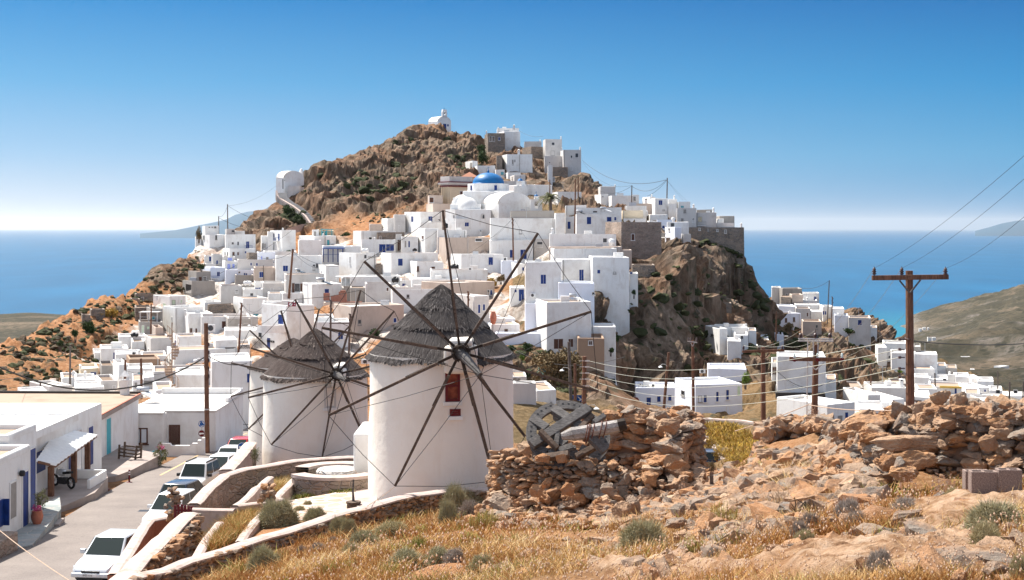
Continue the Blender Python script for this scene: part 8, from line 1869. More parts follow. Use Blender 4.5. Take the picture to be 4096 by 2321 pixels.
  for x in (-L/2+.78,L/2-.82):
   mb=MB(); mb.lathe([(.2,-.09),(.31,-.10),(.33,-.05),(.33,.05),(.31,.10),(.2,.09)],(x,s*(w-.09),.32),20,M=Matrix.Rotation(R(90),3,'X')); wh=mk('wheel',mb.v,mb.f,[M['rubber']],root); mb=MB(); mb.lathe([(.01,.075),(.2,.085),(.21,.0),(.2,-.085),(.01,-.075)],(x,s*(w-.09),.32),14,M=Matrix.Rotation(R(90),3,'X')); mk('rim',mb.v,mb.f,[M['galv']],wh)
 bxm('grille',(L/2-.06,-w*.42,bh*.50),(L/2+.005,w*.42,bh*.63),'black',bev=.01); b_=bxm('bumper',(L/2-.12,-w*.86,.30),(L/2+.05,w*.86,.47),paint,bev=.05); bxm('bumper',(-L/2-.05,-w*.86,.34),(-L/2+.1,w*.86,.52),paint,bev=.05)
 bxm('air_intake',(L/2-.02,-w*.6,.24),(L/2+.053,w*.6,.29),'black')
 pl=bxm('number_plate',(L/2+.052,-.26,.36),(L/2+.062,.26,.45),'tankwhite'); bxm('number_plate',(-L/2-.062,-.26,.42),(-L/2-.052,.26,.5),'tankwhite')
 if plate: text_on(plate,pl,.085,Matrix.Translation((L/2+.066,-.245,.372))@Matrix.Rotation(R(90),4,'Z')@Matrix.Rotation(R(90),4,'X'),'black')
 if style=='suv':
  for s in (-1,1): bxm('roof_rail',(xt0+.1,min(s*wt*.9,s*wt*.98),H),(xt1-.1,max(s*wt*.9,s*wt*.98),H+.06),'black')
 return root
def text_on(s,parent,size,Mx,mat,world=False,ext=.004,nm='lettering'):
 cu=bpy.data.curves.new('t','FONT'); cu.body=s; cu.size=size; cu.extrude=ext; o=bpy.data.objects.new('t',cu); COL.objects.link(o); dg=bpy.context.evaluated_depsgraph_get(); me=bpy.data.meshes.new_from_object(o.evaluated_get(dg)); bpy.data.objects.remove(o)
 me.transform(Mx)
 if world: me.transform(Matrix.Translation(-wloc(parent)))
 me.materials.clear(); me.materials.append(M[mat]); ob=bpy.data.objects.new(nm,me); COL.objects.link(ob); ob.parent=parent; return ob
def rz(y): return float(np.interp(y,_ry,_rz))
FC=R(-90-12)  # facing camera
car('white sedan facing the camera at the bottom of the road, nearest of all cars',(-14.75,52.2,rz(52)),R(-98),'car_silver',4.4,1.72,1.46,'sedan','EMZ·1112')
car('white hatchback facing the camera behind the red gate',(-15.35,63.5,rz(63.5)),R(-99),'car_white',3.9,1.66,1.5)
car('dark blue hatchback with red tail lights between two white cars',(-15.95,68.8,rz(68.8)),R(79),'car_dark',3.9,1.68,1.5)
car('white boxy four wheel drive with black mirrors parked in the row',(-16.8,75,rz(75)),R(-98),'car_white',3.7,1.68,1.72,'suv')
car('white small car right behind the boxy four wheel drive',(-16.9,81.5,rz(81.5)),R(-97),'car_white',3.9,1.66,1.47)
car('white small car just in front of the red one',(-17.5,87.,rz(87)),R(-96),'car_white',3.6,1.6,1.45)
car('red small car, last in the parked row',(-18.0,92.8,rz(92.8)),R(-95),'car_red',3.8,1.66,1.5)
def carp(label,sx,sy,d,head,paint,*a,**k):
 p=P(sx,sy,d); z=gz(p.x,p.y); car(label,(p.x,p.y,max(z,p.z-.2) if k.pop('up',1) else z),head,paint,*a,**k)
carp('blue car beside the ruined mill wall on the side road',2775,1822,135,R(80),'car_blue',4,1.7,1.5)
carp('dark estate car with a roof rack on the side road',2838,1893,124,R(82),'car_dark',4.2,1.75,1.55,'suv')
carp('dark green four wheel drive in the plaza behind the wooden wheel',2178,1692,178,R(-100),'car_green',4.1,1.75,1.75,'suv')
carp('turquoise small car partly hidden by the wooden wheel',2268,1655,192,R(-95),'car_teal',3.8,1.65,1.5)
carp('white car with roof rack in the plaza right of the wooden wheel',2443,1690,188,R(-90),'car_white',4.1,1.7,1.6,'suv')
# ---- poles
def pole(label,top,base,d,r=.13,mat='pole_wood',name='utility_pole',grp=None):
 t=P(top[0],top[1],d); b=P(base[0],base[1],d); b2=b+(b-t).normalized()*2; root=empty(name,tuple(b),label,'utility pole',grp); mb=MB(); mb.tube([b2,t],[r*1.1,r*.85],8); mb.build('shaft',[M[mat]],root); return root,t
def insul(root,p,h=.28,r=.07,mat='insulator'):
 mb=MB(); mb.tube([p-Vector((0,0,.05)),p+Vector((0,0,h))],.018,5); mb.lathe([(r*.5,0),(r,.02),(r,.05),(r*.5,.07),(r,.10),(r,.13),(r*.5,.15),(r*.9,.18),(r*.5,.23),(.01,.25)],p+Vector((0,0,.02)),9); mb.build('insulator',[M[mat]],root)
def cable(label,a,b,sag,r=.012,mat='wire',n=14,name='cable',grp=None):
 a=Vector(a);b=Vector(b); pts=[a.lerp(b,i/n)+Vector((0,0,-sag*4*(i/n)*(1-i/n))) for i in range(n+1)]; mb=MB(); mb.tube(pts,r,4,cap=False); return tag(mb.build(name,[M[mat]],loc=a),label,'cable',grp)
D1=48.5; r,t=pole('thick brown utility pole with a crossarm, nearest on the right',(3637,1083),(3641,1640),D1,.15); 
mb=MB(); a=P(3488,1112,D1-.2);b=P(3793,1108,D1-.2); mb.beam(a,b,.13,.17); mb.build('crossarm',[M['pole_wood']],r,bevel=.01); mb=MB(); mb.beam(P(3598,1122,D1-.25),P(3638,1172,D1-.25),.05); mb.beam(P(3682,1120,D1-.25),P(3641,1172,D1-.25),.05); mb.build('brace',[M['weathered']],r)
IN1=[]
for sx in (3497,3607,3782): p=P(sx,1102,D1-.2); insul(r,p,.3,.075); IN1.append(p+Vector((0,0,.25)))
for sy in (1358,1398,1430,1474,1508): mb=MB(); mb.beam(P(3618,sy,D1-.15),P(3600,sy,D1-.3),.04); mb.tube([P(3604,sy,D1-.3),P(3594,sy,D1-.3)],.05,6); mb.build('wire_bracket',[M['insulator']],r)
mb=MB(); mb.tube([P(3637+16*math.cos(q),1352+6*math.sin(q),D1-.16*math.sin(q)-.0) for q in [i*.6 for i in range(11)]],.02,4); mb.build('wire_loop',[M['insulator']],r)
D2=72.; r,t=pole('twin crossarm utility pole, lower arm with red end caps',(3264,1378),(3257,1700),D2,.17)
mb=MB(); mb.beam(P(3158,1436,D2-.25),P(3372,1440,D2-.25),.16,.2); mb.build('crossarm',[M['pole_wood']],r,bevel=.01)
mb=MB(); mb.beam(P(3231,1450,D2-.3),P(3263,1480,D2-.3),.05); mb.beam(P(3297,1450,D2-.3),P(3264,1480,D2-.3),.05); mb.beam(P(3231,1360,D2),P(3227,1680,D2),.05); mb.beam(P(3253,1360,D2-.1),P(3255,1425,D2-.1),.05); mb.beam(P(3272,1360,D2-.1),P(3271,1425,D2-.1),.05); mb.build('brace',[M['galv']],r)
mb=MB(); mb.beam(P(3194,1355,D2-.35),P(3333,1357,D2-.35),.08,.06); mb.beam(P(3194,1364,D2+.1),P(3333,1365,D2+.1),.08,.06); mb.build('metal_crossarm',[M['galv']],r)
IN2=[];IN2t=[]
for sx in (3203,3262,3320): p=P(sx,1353,D2-.35); insul(r,p,.45,.11); IN2t.append(p+Vector((0,0,.4)))
for sx in (3178,3270,3368): p=P(sx,1434,D2-.3); insul(r,p,.14,.07,'glassy_insulator'); IN2.append(p); mb=MB(); mb.lathe([(.01,0),(.11,.01),(.11,.03),(.01,.04)],P(sx,1439,D2-.36),10,M=Matrix.Rotation(R(90),3,'X')); mb.build('end_cap',[M['redpaint']],r)
D3=93.; r,t=pole('brown utility pole with one crossarm in front of the dark garage',(3052,1391),(3054,1760),D3,.17)
mb=MB(); mb.beam(P(2969,1407,D3-.2),P(3137,1402,D3-.2),.13,.16); mb.beam(P(3022,1412,D3-.25),P(3053,1440,D3-.25),.05); mb.beam(P(3080,1411,D3-.25),P(3053,1440,D3-.25),.05); mb.build('crossarm',[M['pole_wood']],r)
IN3=[]
for sx in (2974,3036,3129): p=P(sx,1400,D3-.2); insul(r,p,.32,.09); IN3.append(p+Vector((0,0,.3)))
for i in range(3):
 cable(['left','middle','right'][i]+' wire from the thick pole crossarm down to the twin crossarm pole',IN1[i],IN2[i],.5,.007,'wire_light',name='power_line',grp='power lines')
 cable(['left','middle','right'][i]+' wire between the twin crossarm pole and the garage pole',IN2t[i] if i else IN2t[0],IN3[i],.4,.009,'wire_light',name='power_line',grp='power lines')
 e=[P(4420,330,20),P(4420,420,20),P(4400,590,20)][i]; cable(['upper','middle','lower'][i]+' wire rising from the thick pole to the upper right corner',IN1[i],e,.25,.005,'wire',name='power_line',grp='power lines')
r,t=pole('tall dark wooden pole beside the street, nearest on the left',(824,1293),(829,1818),97.5,.17); 
for j in range(5): insul(r,t+Vector((.22,-.1,-1.6-.55*j)),.12,.06)
mb=MB(); mb.lathe([(.2,0),(.2,.1)],P(828,1640,97.5),10); mb.build('metal_band',[M['galv']],r)
D4=97; r,t=pole('slim pole with a small white tee crossarm before the cliff',(2771,1362),(2775,1760),D4,.11); mb=MB(); mb.beam(P(2751,1365,D4-.1),P(2789,1371,D4-.1),.07); mb.beam(P(2763,1372,D4-.1),P(2770,1386,D4-.1),.04); mb.beam(P(2777,1372,D4-.1),P(2771,1386,D4-.1),.04); mb.build('crossarm',[M['galv']],r)
for sx in (2754,2763,2786): insul(r,P(sx,1366,D4-.1),.2,.06)
def lamp(root,p,dx,drop=.0,dd=0): 
 mb=MB(); q=Vector((dx,dd,0)); mb.tube([p,p+q*.3+Vector((0,0,.22)),p+q*.8+Vector((0,0,.24)),p+q+Vector((0,0,.02))],.028,5); a=mb.build('lamp_arm',[M['galv']],root); mb=MB(); mb.lathe([(.03,.08),(.08,.05),(.24,-.08),(.22,-.09),(.05,0)],p+q,12); mb.build('lamp_shade',[M['tankwhite']],a)
r,t=pole('leaning wooden lamp pole in front of the shaded roadside house',(2675,1410),(2654,1648),150,.16); lamp(r,P(2669,1466,149.7),-.72)
r,t=pole('tall grey pole behind the ruined mill, left of three',(2275,1368),(2285,1640),140,.17,'pole_grey'); lamp(r,P(2280,1480,139.7),-.8)
r,t=pole('short pole in the middle of the three behind the ruined mill',(2300,1455),(2302,1690),125,.14)
r,t=pole('stout pole with side brackets, right of three behind the ruined mill',(2338,1426),(2335,1720),112,.2)
YS=[(1444,1358),(1468,1398),(1493,1430),(1517,1474),(1544,1508)]
for y0,_ in YS: mb=MB(); mb.beam(P(2340,y0,111.8),P(2357,y0,111.7),.05,.12); mb.beam(P(2318,y0,111.8),P(2338,y0,111.7),.04); mb.build('wire_bracket',[M['galv']],r)
lamp(r,P(2348,1632,111.7),.75)
for i,(y0,y1) in enumerate(YS): cable(['top','second','third','fourth','lowest'][i]+' of the five parallel pale wires crossing the cliff',P(2356,y0,111.7),P(3598,y1,D1-.3),.9+.1*i,.012,'wire_light',24,grp='five parallel wires')
cable('pale guy wire running low over the right rubble ridge',P(2940,1725,40),P(3234,1619,36.5),.03,.012,'rope',8,name='guy_wire'); cable('pale cable sagging from the twin pole to the big stone block',P(3236,1620,36.4),P(3566,1643,28.4),.05,.01,'rope',10,name='guy_wire')
VP=[("L 215 360 170 1075 190 .13","dark village pole with a bent street lamp left of the bakery",0),("E 1515 470 1475 960 246 .2","thick leaning dark pole in the left town cluster",0),("L 1362 320 1355 840 190 .14","grey double pole left part between the mills and the beige house",1),("L 1610 500 1590 1030 188 .15","grey double pole right part between the mills and the beige house",1),
("G 1520 1175 1518 1430 206 .14","small insulator pole right of the big thatch peak",0),("B 1803 812 1798 1380 263 .15","tall thin pole between the palm tree and the ruined plaster house",0),("B 1832 785 1832 1090 300 .14","shorter pole just right of the tall thin one",0),("B 1540 820 1540 970 328 .13","small pole below the rock outcrop",0),
("A 797 1072 799 1330 318 .13","taller dark pole on the upper left skyline",1),("A 706 1195 706 1325 322 .12","shorter dark pole on the upper left skyline",1),("C 410 615 408 745 310 .13","shorter dark pole on the right skyline",1),("C 865 520 860 780 302 .13","taller dark pole on the right skyline",1),
("O 1340 70 1320 510 300 .12","tall thin pole among the right hand cluster",1),("O 1380 280 1368 700 290 .12","dark pole with insulators among the right hand cluster",0),("O 662 470 655 850 272 .14","thin brown pole left in the right hand cluster",0),("O 1992 595 1988 900 285 .12","dark pole at the edge above the turquoise bay",1),
("W 1642 460 1632 970 190 .12","thin brown lamp pole behind the scalloped wall",0),("W 2066 460 2070 960 184 .13","wooden pole behind the wavy parapets",0),("V 1253 895 1260 1145 221 .12","short black pole beside the ochre edged house",1),("V 2360 1025 2350 1330 190 .13","black pole near the right edge above the white roofs",1),("V 2182 860 2182 1130 240 .11","thin pole in front of the lower right villas",1),("V 2562 1015 2556 1220 195 .12","pole at the right border of the photo",1),
("S 862 812 850 1410 150 .13","tall thin brown pole at the lower left, left of a pair",0),("S 1130 790 1140 1255 150 .14","leaning brown pole at the lower left, right of a pair",0),("J 722 -40 720 385 186 .14","grey pole against the orange slope",1),("J 415 330 415 480 176 .12","short grey pole at the far left of the town",1),("D 1555 810 1550 1150 235 .14","wooden pole beside the green pergola",0),("G 2090 235 2105 1120 252 .15","tall wooden pole carrying many house cables in the town centre",0),("E 1135 680 1140 895 270 .1","thin post against the blank beige wall",1),("U 1098 1040 1100 1305 150 .05","slim white post beside the tamarisk tree",1)]
PT_={}
for s_,l,k in VP:
 q=s_.split(); a=cv(q[0],float(q[1]),float(q[2]));b=cv(q[0],float(q[3]),float(q[4])); r,t=pole(l,a,b,float(q[5]),float(q[6]),'pole_grey' if k else 'pole_wood',grp='utility poles of the town'); PT_[l[:18]]=t
 if 'bent street lamp' in l: lamp(r,t-Vector((-.1,0,3.0)),.9)
 if 'thick leaning' in l: lamp(r,t-Vector((.3,0,5.5)),-1.)
 if 'insulator' in l or 'double' in l or 'centre' in l or 'bent' in l:
  for j in range(4): insul(r,t+Vector((.16*(1 if j%2 else -1),-.1,-.15-.4*j)),.12,.06)
mb=MB(); a=Pc('L',1340,622,188);b=Pc('L',1610,622,188); mb.beam(a,b,.14); tag(mb.build('crossbeam',[M['pole_grey']],loc=a),'grey horizontal beam linking the double pole between the mills','beam')
def cab(label,c,x0,y0,d0,x1,y1,d1,sag,r=.02,mat='wire',c2=None): cable(label,Pc(c,x0,y0,d0),Pc(c2 or c,x1,y1,d1),sag,r,mat,18,grp='overhead cables')
cab('thick cable from the summit house to the tall skyline pole','B',1875,622,394,850,546,302,3.,.05,c2='C'); cab('thin cable below the thick summit cable','B',1880,640,394,395,618,310,2.5,.025,c2='C'); cab('sagging cable between the two right skyline poles','C',415,632,310,850,548,302,1.6,.04); cab('cable from the tall skyline pole down to a roof','C',862,545,302,605,755,308,.5,.04); cab('cable from the short skyline pole to the left house','C',405,625,310,0,688,325,1.,.04); cab('thin stay cable right of the tall skyline pole','C',868,560,302,1070,810,300,.1,.015); cab('second stay cable right of the tall skyline pole','C',868,560,302,1115,815,300,.1,.012)
cab('long cable rising from the left skyline pole to the left chapel','A',805,1088,318,1290,888,350,1.,.02); cab('cable from the left skyline pole to the rock','A',805,1092,318,1120,1242,330,.3,.035); cab('lower cable from the shorter skyline pole to the rock','A',710,1212,322,1000,1315,330,.4,.035); cab('short cable joining the two left skyline poles','A',708,1198,322,796,1095,318,.8,.03); cab('thin cable between the summit house and its small pole','B',1228,318,420,1474,372,410,.8,.03)
cab('thick twisted cable sagging across the lower left roofs','s',-60,1440,85,826,1425,98,2.1,.05); cab('thin cable next to the thick twisted one','s',830,1432,98,500,1480,150,.8,.02); cab('cable from the tall near pole toward the mills','s',826,1420,98,1010,1445,120,.5,.035); cab('thin dark cable over the orange slope','s',-20,1520,80,290,1365,186,1.2,.015); cab('slack cable in the right hand cluster','O',960,162,335,1330,82,300,.8,.04); cab('stay cable of the pole above the bay','O',1998,610,285,2120,830,270,.3,.02)
cab('dark horizontal cable below the brown annex','U',370,390,190,2569,765,112,2.,.02); cab('cable at the right going level from the thick pole','V',850,415,D1,2700,450,60,.12,.018); cab('thin slanting cable from the beige stained house','G',1125,395,275,870,540,262,.3,.03); cab('cable from the town centre pole to the church wall','G',2080,245,252,1800,490,262,.5,.02); cab('long thin cable from the town centre pole to the beige house','G',2080,250,252,1240,820,262,1,.02); cab('cable from the town centre pole to the blue door house','G',2110,245,252,2560,760,210,1,.02)
cab('rope from the lowest sail spar tip of the largest mill to the garden wall','M',1585,697,50.5,1330,875,46,.02,.012,'rope'); cab('rope crossing the lower left corner','K',-10,950,40,760,1500,34,.05,.016,'rope'); cab('cable from the bakery pole to the left roofs','L',215,380,190,0,640,215,.6,.02); cab('long thin cable from the lamp pole to the bakery','L',225,380,190,490,400,215,1.,.02); cab('cable crossing before the bakery door','L',230,385,190,480,545,214,.8,.018)
cab('dark cable across the big blank wall','W',460,570,160,1410,725,165,1.4,.03); cab('slanting thin cable across the big blank wall','W',460,590,160,990,930,140,.3,.025); cab('cable from the leaning pole over the left cluster','E',1520,500,246,1060,560,290,1.,.035); cab('cable from the leaning pole toward the lettered house','E',1520,500,246,2100,690,262,.8,.03); cab('second cable from the leaning pole','E',1520,505,246,1830,720,262,.5,.03); cab('long diagonal cable over the upper left houses','E',540,800,286,1500,235,305,.6,.03)
# ---- roof clutter
def tank(label,c,x,y,w,h,d,mat,vert=False):
 p=Pc(c,x,y,d); s=CR[c][2]; W=w/s/F*d; H=h/s/F*d; r=empty('water_tank',tuple(p-Vector((0,0,H/2))),label,'water tank','roof water tanks'); mb=MB()
 if vert: mb.lathe([(.01,-H/2),(W/2,-H/2),(W/2,H*.3),(W*.36,H*.42),(W*.15,H*.45),(W*.15,H*.5),(.01,H*.5)],p,20)
 else: mb.lathe([(.01,-W/2),(H*.3,-W/2),(H*.48,-W*.42),(H*.5,-W*.15),(H*.46,-W*.13),(H*.46,W*.13),(H*.5,W*.15),(H*.48,W*.42),(H*.3,W/2),(.01,W/2)],p,20,M=Matrix.Rotation(R(90),3,'Y')); 
 mb.build('barrel',[M[mat]],r,smooth=True)
 if not vert:
  mb=MB(); mb.lathe([(.2,0),(.2,.12),(.01,.13)],p+Vector((0,0,H*.46)),10); mb.box((p.x-W*.3,p.y-H*.4,p.z-H*.6),(p.x-W*.22,p.y+H*.4,p.z-H*.3)); mb.box((p.x+W*.22,p.y-H*.4,p.z-H*.6),(p.x+W*.3,p.y+H*.4,p.z-H*.3)); mb.build('cap_and_stand',[M[mat]],r)
tank('round black tank in front of the long rounded house','G',1345,865,105,75,247,'black'); tank('round black tank on the white terrace below the lettered house','G',582,1027,92,68,243,'black'); tank('flat black tank beside the thin post in the middle','G',832,643,60,30,272,'black'); tank('black barrel tank beside the main mill spar','G',1235,330,50,62,281,'black',True); tank('white striped barrel tank on the pale lower left roof','E',933,908,105,55,257,'tankwhite'); tank('white round tank on the lettered house','E',2442,492,92,62,262,'tankwhite'); tank('long black tank on the house at the foot of the slope','D',1382,1131,78,36,232,'black'); tank('white dome shaped tank on the bluish roof','C',940,1052,50,50,273,'tankwhite',True); tank('white upright tank beside the ruined plaster house','H',1115,542,78,92,228,'tankwhite',True); tank('white curved covered tank on the tan roof','S',2120,835,180,70,168,'tankwhite')
def solar(label,c,x,y,w,d,txt=None,panel=1):
 p=Pc(c,x,y,d); s=CR[c][2]; W=w/s/F*d; H=W*.42; r=empty('solar_heater',tuple(p-Vector((0,0,H))),label,'solar heater','solar water heaters'); mb=MB(); mb.lathe([(.01,-W/2),(H*.4,-W/2),(H*.5,-W*.46),(H*.5,W*.46),(H*.4,W/2),(.01,W/2)],p,20,M=Matrix.Rotation(R(12),3,'Z')@Matrix.Rotation(R(90),3,'Y')); tk=mb.build('tank',[M['metalgrey']],r,smooth=True)
 mb=MB()
 for a in (-.3,.3):
  mb.beam(p+Vector((a*W,0,-H*.4)),p+Vector((a*W,-.2,-H*1.5)),.05); mb.beam(p+Vector((a*W,.3,-H*.4)),p+Vector((a*W,.9,-H*1.5)),.05)
 mb.beam(p+Vector((-.3*W,-.2,-H*1.5)),p+Vector((.3*W,-.2,-H*1.5)),.04); mb.build('stand',[M['galv']],r); mb=MB(); a=p+Vector((W*.25,0,-H*.55)); b=p+Vector((W*1.35,-.5,-H*1.45)); mb.beam(a,b,1.1,.09); mb.build('collector',[M['glass_dark'] if panel else M['tankwhite']],r)
 if txt: 
  mb=MB(); q=p+Vector((-W*.45,-H*.5-.02,-H*.2)); mb.box((q.x,q.y,q.z),(q.x+W*.5,q.y+.02,q.z+H*.38)); lb_=mb.build('name_label',[M['tankwhite']],tk); text_on(txt,lb_,H*.40,Matrix.Translation((q.x+W*.01,q.y-.01,q.z+H*.05))@Matrix.Rotation(R(90),4,'X'),'blue',True)
solar('silver solar water heater with blue lettering on the white roof at the lower left','S',1165,1318,210,103,'NOBEL',0); solar('solar heater with dark panel on the tall blank cube','E',1868,858,110,241); solar('silver solar heater on the bluish white lower house','H',615,1225,95,193,None,0); solar('striped tank solar heater beside the open blue shutter','E',1575,735,65,252,None); solar('round solar heater on the long upper house','H',1005,105,75,274,None,0); solar('blue and red trimmed solar heater behind the tall pole','H',700,145,80,274,None)
def ac(label,c,x0,y0,x1,y1,d):
 a=Pc(c,x0,y1,d);b=Pc(c,x1,y0,d); r=empty('air_conditioner',tuple(a),label,'air conditioner','air conditioner units'); mb=MB(); mb.box((a.x,d-.32,a.z),(b.x,d,b.z)); mb.build('casing',[M['tankwhite']],r,bevel=.02); mb=MB(); R_=(b.z-a.z)*.38; mb.lathe([(.01,0),(R_,0),(R_,.03)],(a.x+(b.x-a.x)*.42,d-.325,(a.z+b.z)/2),14,M=Matrix.Rotation(R(90),3,'X')); mb.build('fan_grille',[M['dark']],r)
for a in '''H 65 1200 137 1250 197.9|air conditioner on the wall of the big house with one blue shutter
S 985 670 1062 735 206|air conditioner next to the pointed chimney at the lower left
G 243 475 285 513 289|air conditioner in the shaded niche of the wide white house
G 1517 870 1580 908 238|air conditioner on the roof edge above the main thatch
T 628 598 742 660 150|air conditioner between the middle and largest windmills
I 1600 890 1672 940 186|air conditioner on the low bluish rear house
I 980 1078 1025 1128 186|air conditioner on the roof of the shaded roadside house
V 250 1208 318 1265 176|air conditioner on the angular white roof at the right
O 110 705 175 758 236|white lattice unit on the flat bright roofed house
E 2490 318 2545 350 289|air conditioner under the two sided house on the left slope
G 1970 740 2022 783 247|air conditioner beside the blue double door
S 2280 205 2400 330 206|grey ventilation box near the top of the tall near pole
J 870 362 915 400 177|small square unit on the white vaulted roof'''.split('\n'):
 q,l=a.split('|'); t=q.split(); ac(l,t[0],*map(float,t[1:]))
m,nt,b=newmat('brick_mat'); co=coord(nt,'Object',rot=(R(90),0,0)); bt=nt.nodes.new('ShaderNodeTexBrick'); bt.inputs['Scale'].default_value=1.6; bt.inputs['Color1'].default_value=(.42,.15,.09,1); bt.inputs['Color2'].default_value=(.30,.10,.06,1); bt.inputs['Mortar'].default_value=(.45,.38,.33,1); nt.links.new(co,bt.inputs['Vector']); nt.links.new(bt.outputs[0],b.inputs['Base Color'])
plain('sign_blue',(.01,.09,.32),.4); plain('maroon',(.22,.015,.04),.5)
p=Pc('U',314,203,199.5); mb=MB(); mb.lathe([(.2,0),(.42,.5),(.5,1.0),(.36,1.55),(.28,1.7),(.34,1.8),(.01,1.8)],p,16); tag(mb.build('clay_urn',[M['terracotta']],smooth=True,loc=p),'large clay urn standing on the low white roof','urn')
r=empty('brick_pile',tuple(Pc('L',1450,340,226)),'stepped unfinished red brickwork on the beige roof','brickwork'); mb=MB(); d=226
for x0,x1,y0,y1 in ((1265,1340,235,330),(1360,1400,270,345),(1400,1460,260,345),(1460,1560,215,345),(1480,1545,200,220),(1470,1755,345,358)):
 a=Pc('L',x0,y1,d);b=Pc('L',x1,y0,d); mb.box((a.x,d,a.z),(b.x,d+.6,b.z))
mb.build('bricks',[M['brick_mat']],r)
r=empty('sign_board',tuple(Pc('L',810,405,213)),'dark red advertising sign with a white figure on the bakery roof','sign'); a=Pc('L',810,405,213);b=Pc('L',912,350,213); mb=MB(); mb.box((a.x,213,a.z),(b.x,213.06,b.z)); mb.build('board',[M['maroon']],r); mb=MB(); mb.lathe([(.01,0),(.26,.0),(.26,.02)],(a.x+.42,212.99,(a.z+b.z)/2),12,M=Matrix.Rotation(R(90),3,'X'))
for k in range(3): mb.box((a.x+.9,212.97,a.z+.2+k*.33),(b.x-.15,212.99,a.z+.32+k*.33))
mb.build('emblem',[M['tankwhite']],r)
def facetext(h_label,txt,c,x,y,size,mat='black'):
 h=[q for q in HS if q['label'].startswith(h_label)][0]; p,v,left,z=onface(dict(h,crop=c),*cv(c,x,y)); ang=math.atan2(v.y,v.x); nv=Vector((v.y,-v.x,0)); nv=nv if nv.y<0 else -nv
 p=Vector((p.x,p.y,z))+nv*.06; text_on(txt,h['root'],size,Matrix.Translation(p)@Matrix.Rotation(ang,4,'Z')@Matrix.Rotation(R(90),4,'X'),mat,True,.02)
facetext('rounded white bakery','ΦΟΥΡΝΟΣ','L',640,875,.48); facetext('rounded white bakery','←','L',612,872,.5); facetext('white house carrying grey Greek','αερινο','G',228,748,.62,'greyframe'); facetext('white low shop front','ορφικη','L',185,922,.42); facetext('white low shop front','κουζινα','L',185,948,.42)
h=[q for q in HS if q['label'].startswith('rounded white bakery')][0]
mb=MB(); a=Pc('L',410,735,212.6);b=Pc('L',790,640,212.6); c0=onface(h,*cv('L',795,700))[0]; 
n=14; pts=[]
for i in range(n+1):
 t=i/n; x=a.x+(b.x-a.x)*t; y=212.4-2.2*math.sin(math.pi*(t*.9+.05)); pts.append((x,y))
for (x0,y0),(x1,y1) in zip(pts,pts[1:]): mb.hexa([Vector((x0,y0,a.z)),Vector((x1,y1,a.z)),Vector((x1,y1+.2,a.z)),Vector((x0,y0+.2,a.z)),Vector((x0,y0,b.z)),Vector((x1,y1,b.z)),Vector((x1,y1+.2,b.z)),Vector((x0,y0+.2,b.z))])
mb.add([(x,y,a.z+.05) for x,y in pts]+[(a.x,214.5,a.z+.05),(b.x,214.5,a.z+.05)][::-1],[tuple(range(n+3))])
for i in range(1,n): x,y=pts[i]; mb.box((x-.06,y-.03,a.z+.6),(x+.06,y+.02,b.z-.55),1) if i not in(7,8) else None
mb.build('balcony',[M['white'],M['whitegrey']],h['root'])
def rsign(label,sx,sy,base,r_,d,mat,kind=0):
 c=P(sx,sy,d); b=P(sx,base,d); root=empty('road_sign',tuple(b),label,'road sign','round traffic signs'); mb=MB(); mb.tube([b,c],.03,6); mb.build('post',[M['galv']],root); mb=MB(); Mx=Matrix.Rotation(R(90),3,'X'); mb.lathe([(.01,0),(r_,0),(r_,.02),(.01,.02)],c+Vector((0,-.04,0)),24,M=Mx); o=mb.build('disc',[M[mat]],root); mb=MB()
 if kind==0:
  for k in range(3): a0=k*2.094; mb.lathe([(r_*.55,0),(r_*.75,0)],c+Vector((0,-.066,0)),8,M=Mx,a0=a0,a1=a0+1.5)
 else: mb.box((c.x-r_*.7,c.y-.07,c.z-r_*.2),(c.x+r_*.7,c.y-.065,c.z+r_*.2)); mb.add([(c.x-r_*.7,c.y-.066,c.z-r_*.5),(c.x,c.y-.066,c.z-r_*.2),(c.x-r_*.5,c.y-.066,c.z-r_*.2)],[(0,1,2)])
 mb.lathe([(r_*.92,0),(r_*.99,0)],c+Vector((0,-.067,0)),24,M=Mx); mb.build('symbol',[M['tankwhite']],o)
rsign('blue round roundabout sign on the post by the tall near pole',807,1696,1820,.24,96.3,'sign_blue'); rsign('red round no entry style sign below the blue roundabout sign',807,1734,1820,.24,96.25,'redpaint',1); rsign('blue round sign with a white arrow behind the red car',969,1788,1860,.25,79,'sign_blue',1); rsign('red and blue round sign on the post in front of the shaded roadside house',2541,1604,1655,.55,182,'redpaint',1)
mb=MB(); mb.box((pol(2564,181),181,P(0,1643,181).z),(pol(2586,181),181.08,P(0,1615,181).z)); a=P(2566,1660,181); mb.beam(a,a+Vector((0,0,1.2)),.06); tag(mb.build('map_board',[M['whitegrey']],loc=a),'white map board beside the blue door of the roadside house','sign')
p=P(2305,1598,150); mb=MB(); mb.box((p.x-.6,p.y,p.z-.45),(p.x+.55,p.y+.05,p.z+.45)); mb.add([(p.x+.55,p.y,p.z-.45),(p.x+.85,p.y,p.z),(p.x+.55,p.y,p.z+.45)],[(0,1,2)]); mb.add([(p.x+.1,p.y-.01,p.z-.3),(p.x+.25,p.y-.01,p.z-.3),(p.x+.6,p.y-.01,p.z),(p.x+.25,p.y-.01,p.z+.3),(p.x+.1,p.y-.01,p.z+.3),(p.x+.4,p.y-.01,p.z)],[(0,1,2,5),(5,2,3,4)],1); tag(mb.build('arrow_sign',[M['sign_blue'],M['tankwhite']],loc=p),'blue arrow shaped direction sign behind the wooden wheel','sign')
p=Pc('S',1660,1400,122); r=empty('spiral_stair',tuple(p),'rusty white metal spiral stair beside the tall blank wall','stair'); mb=MB(); 
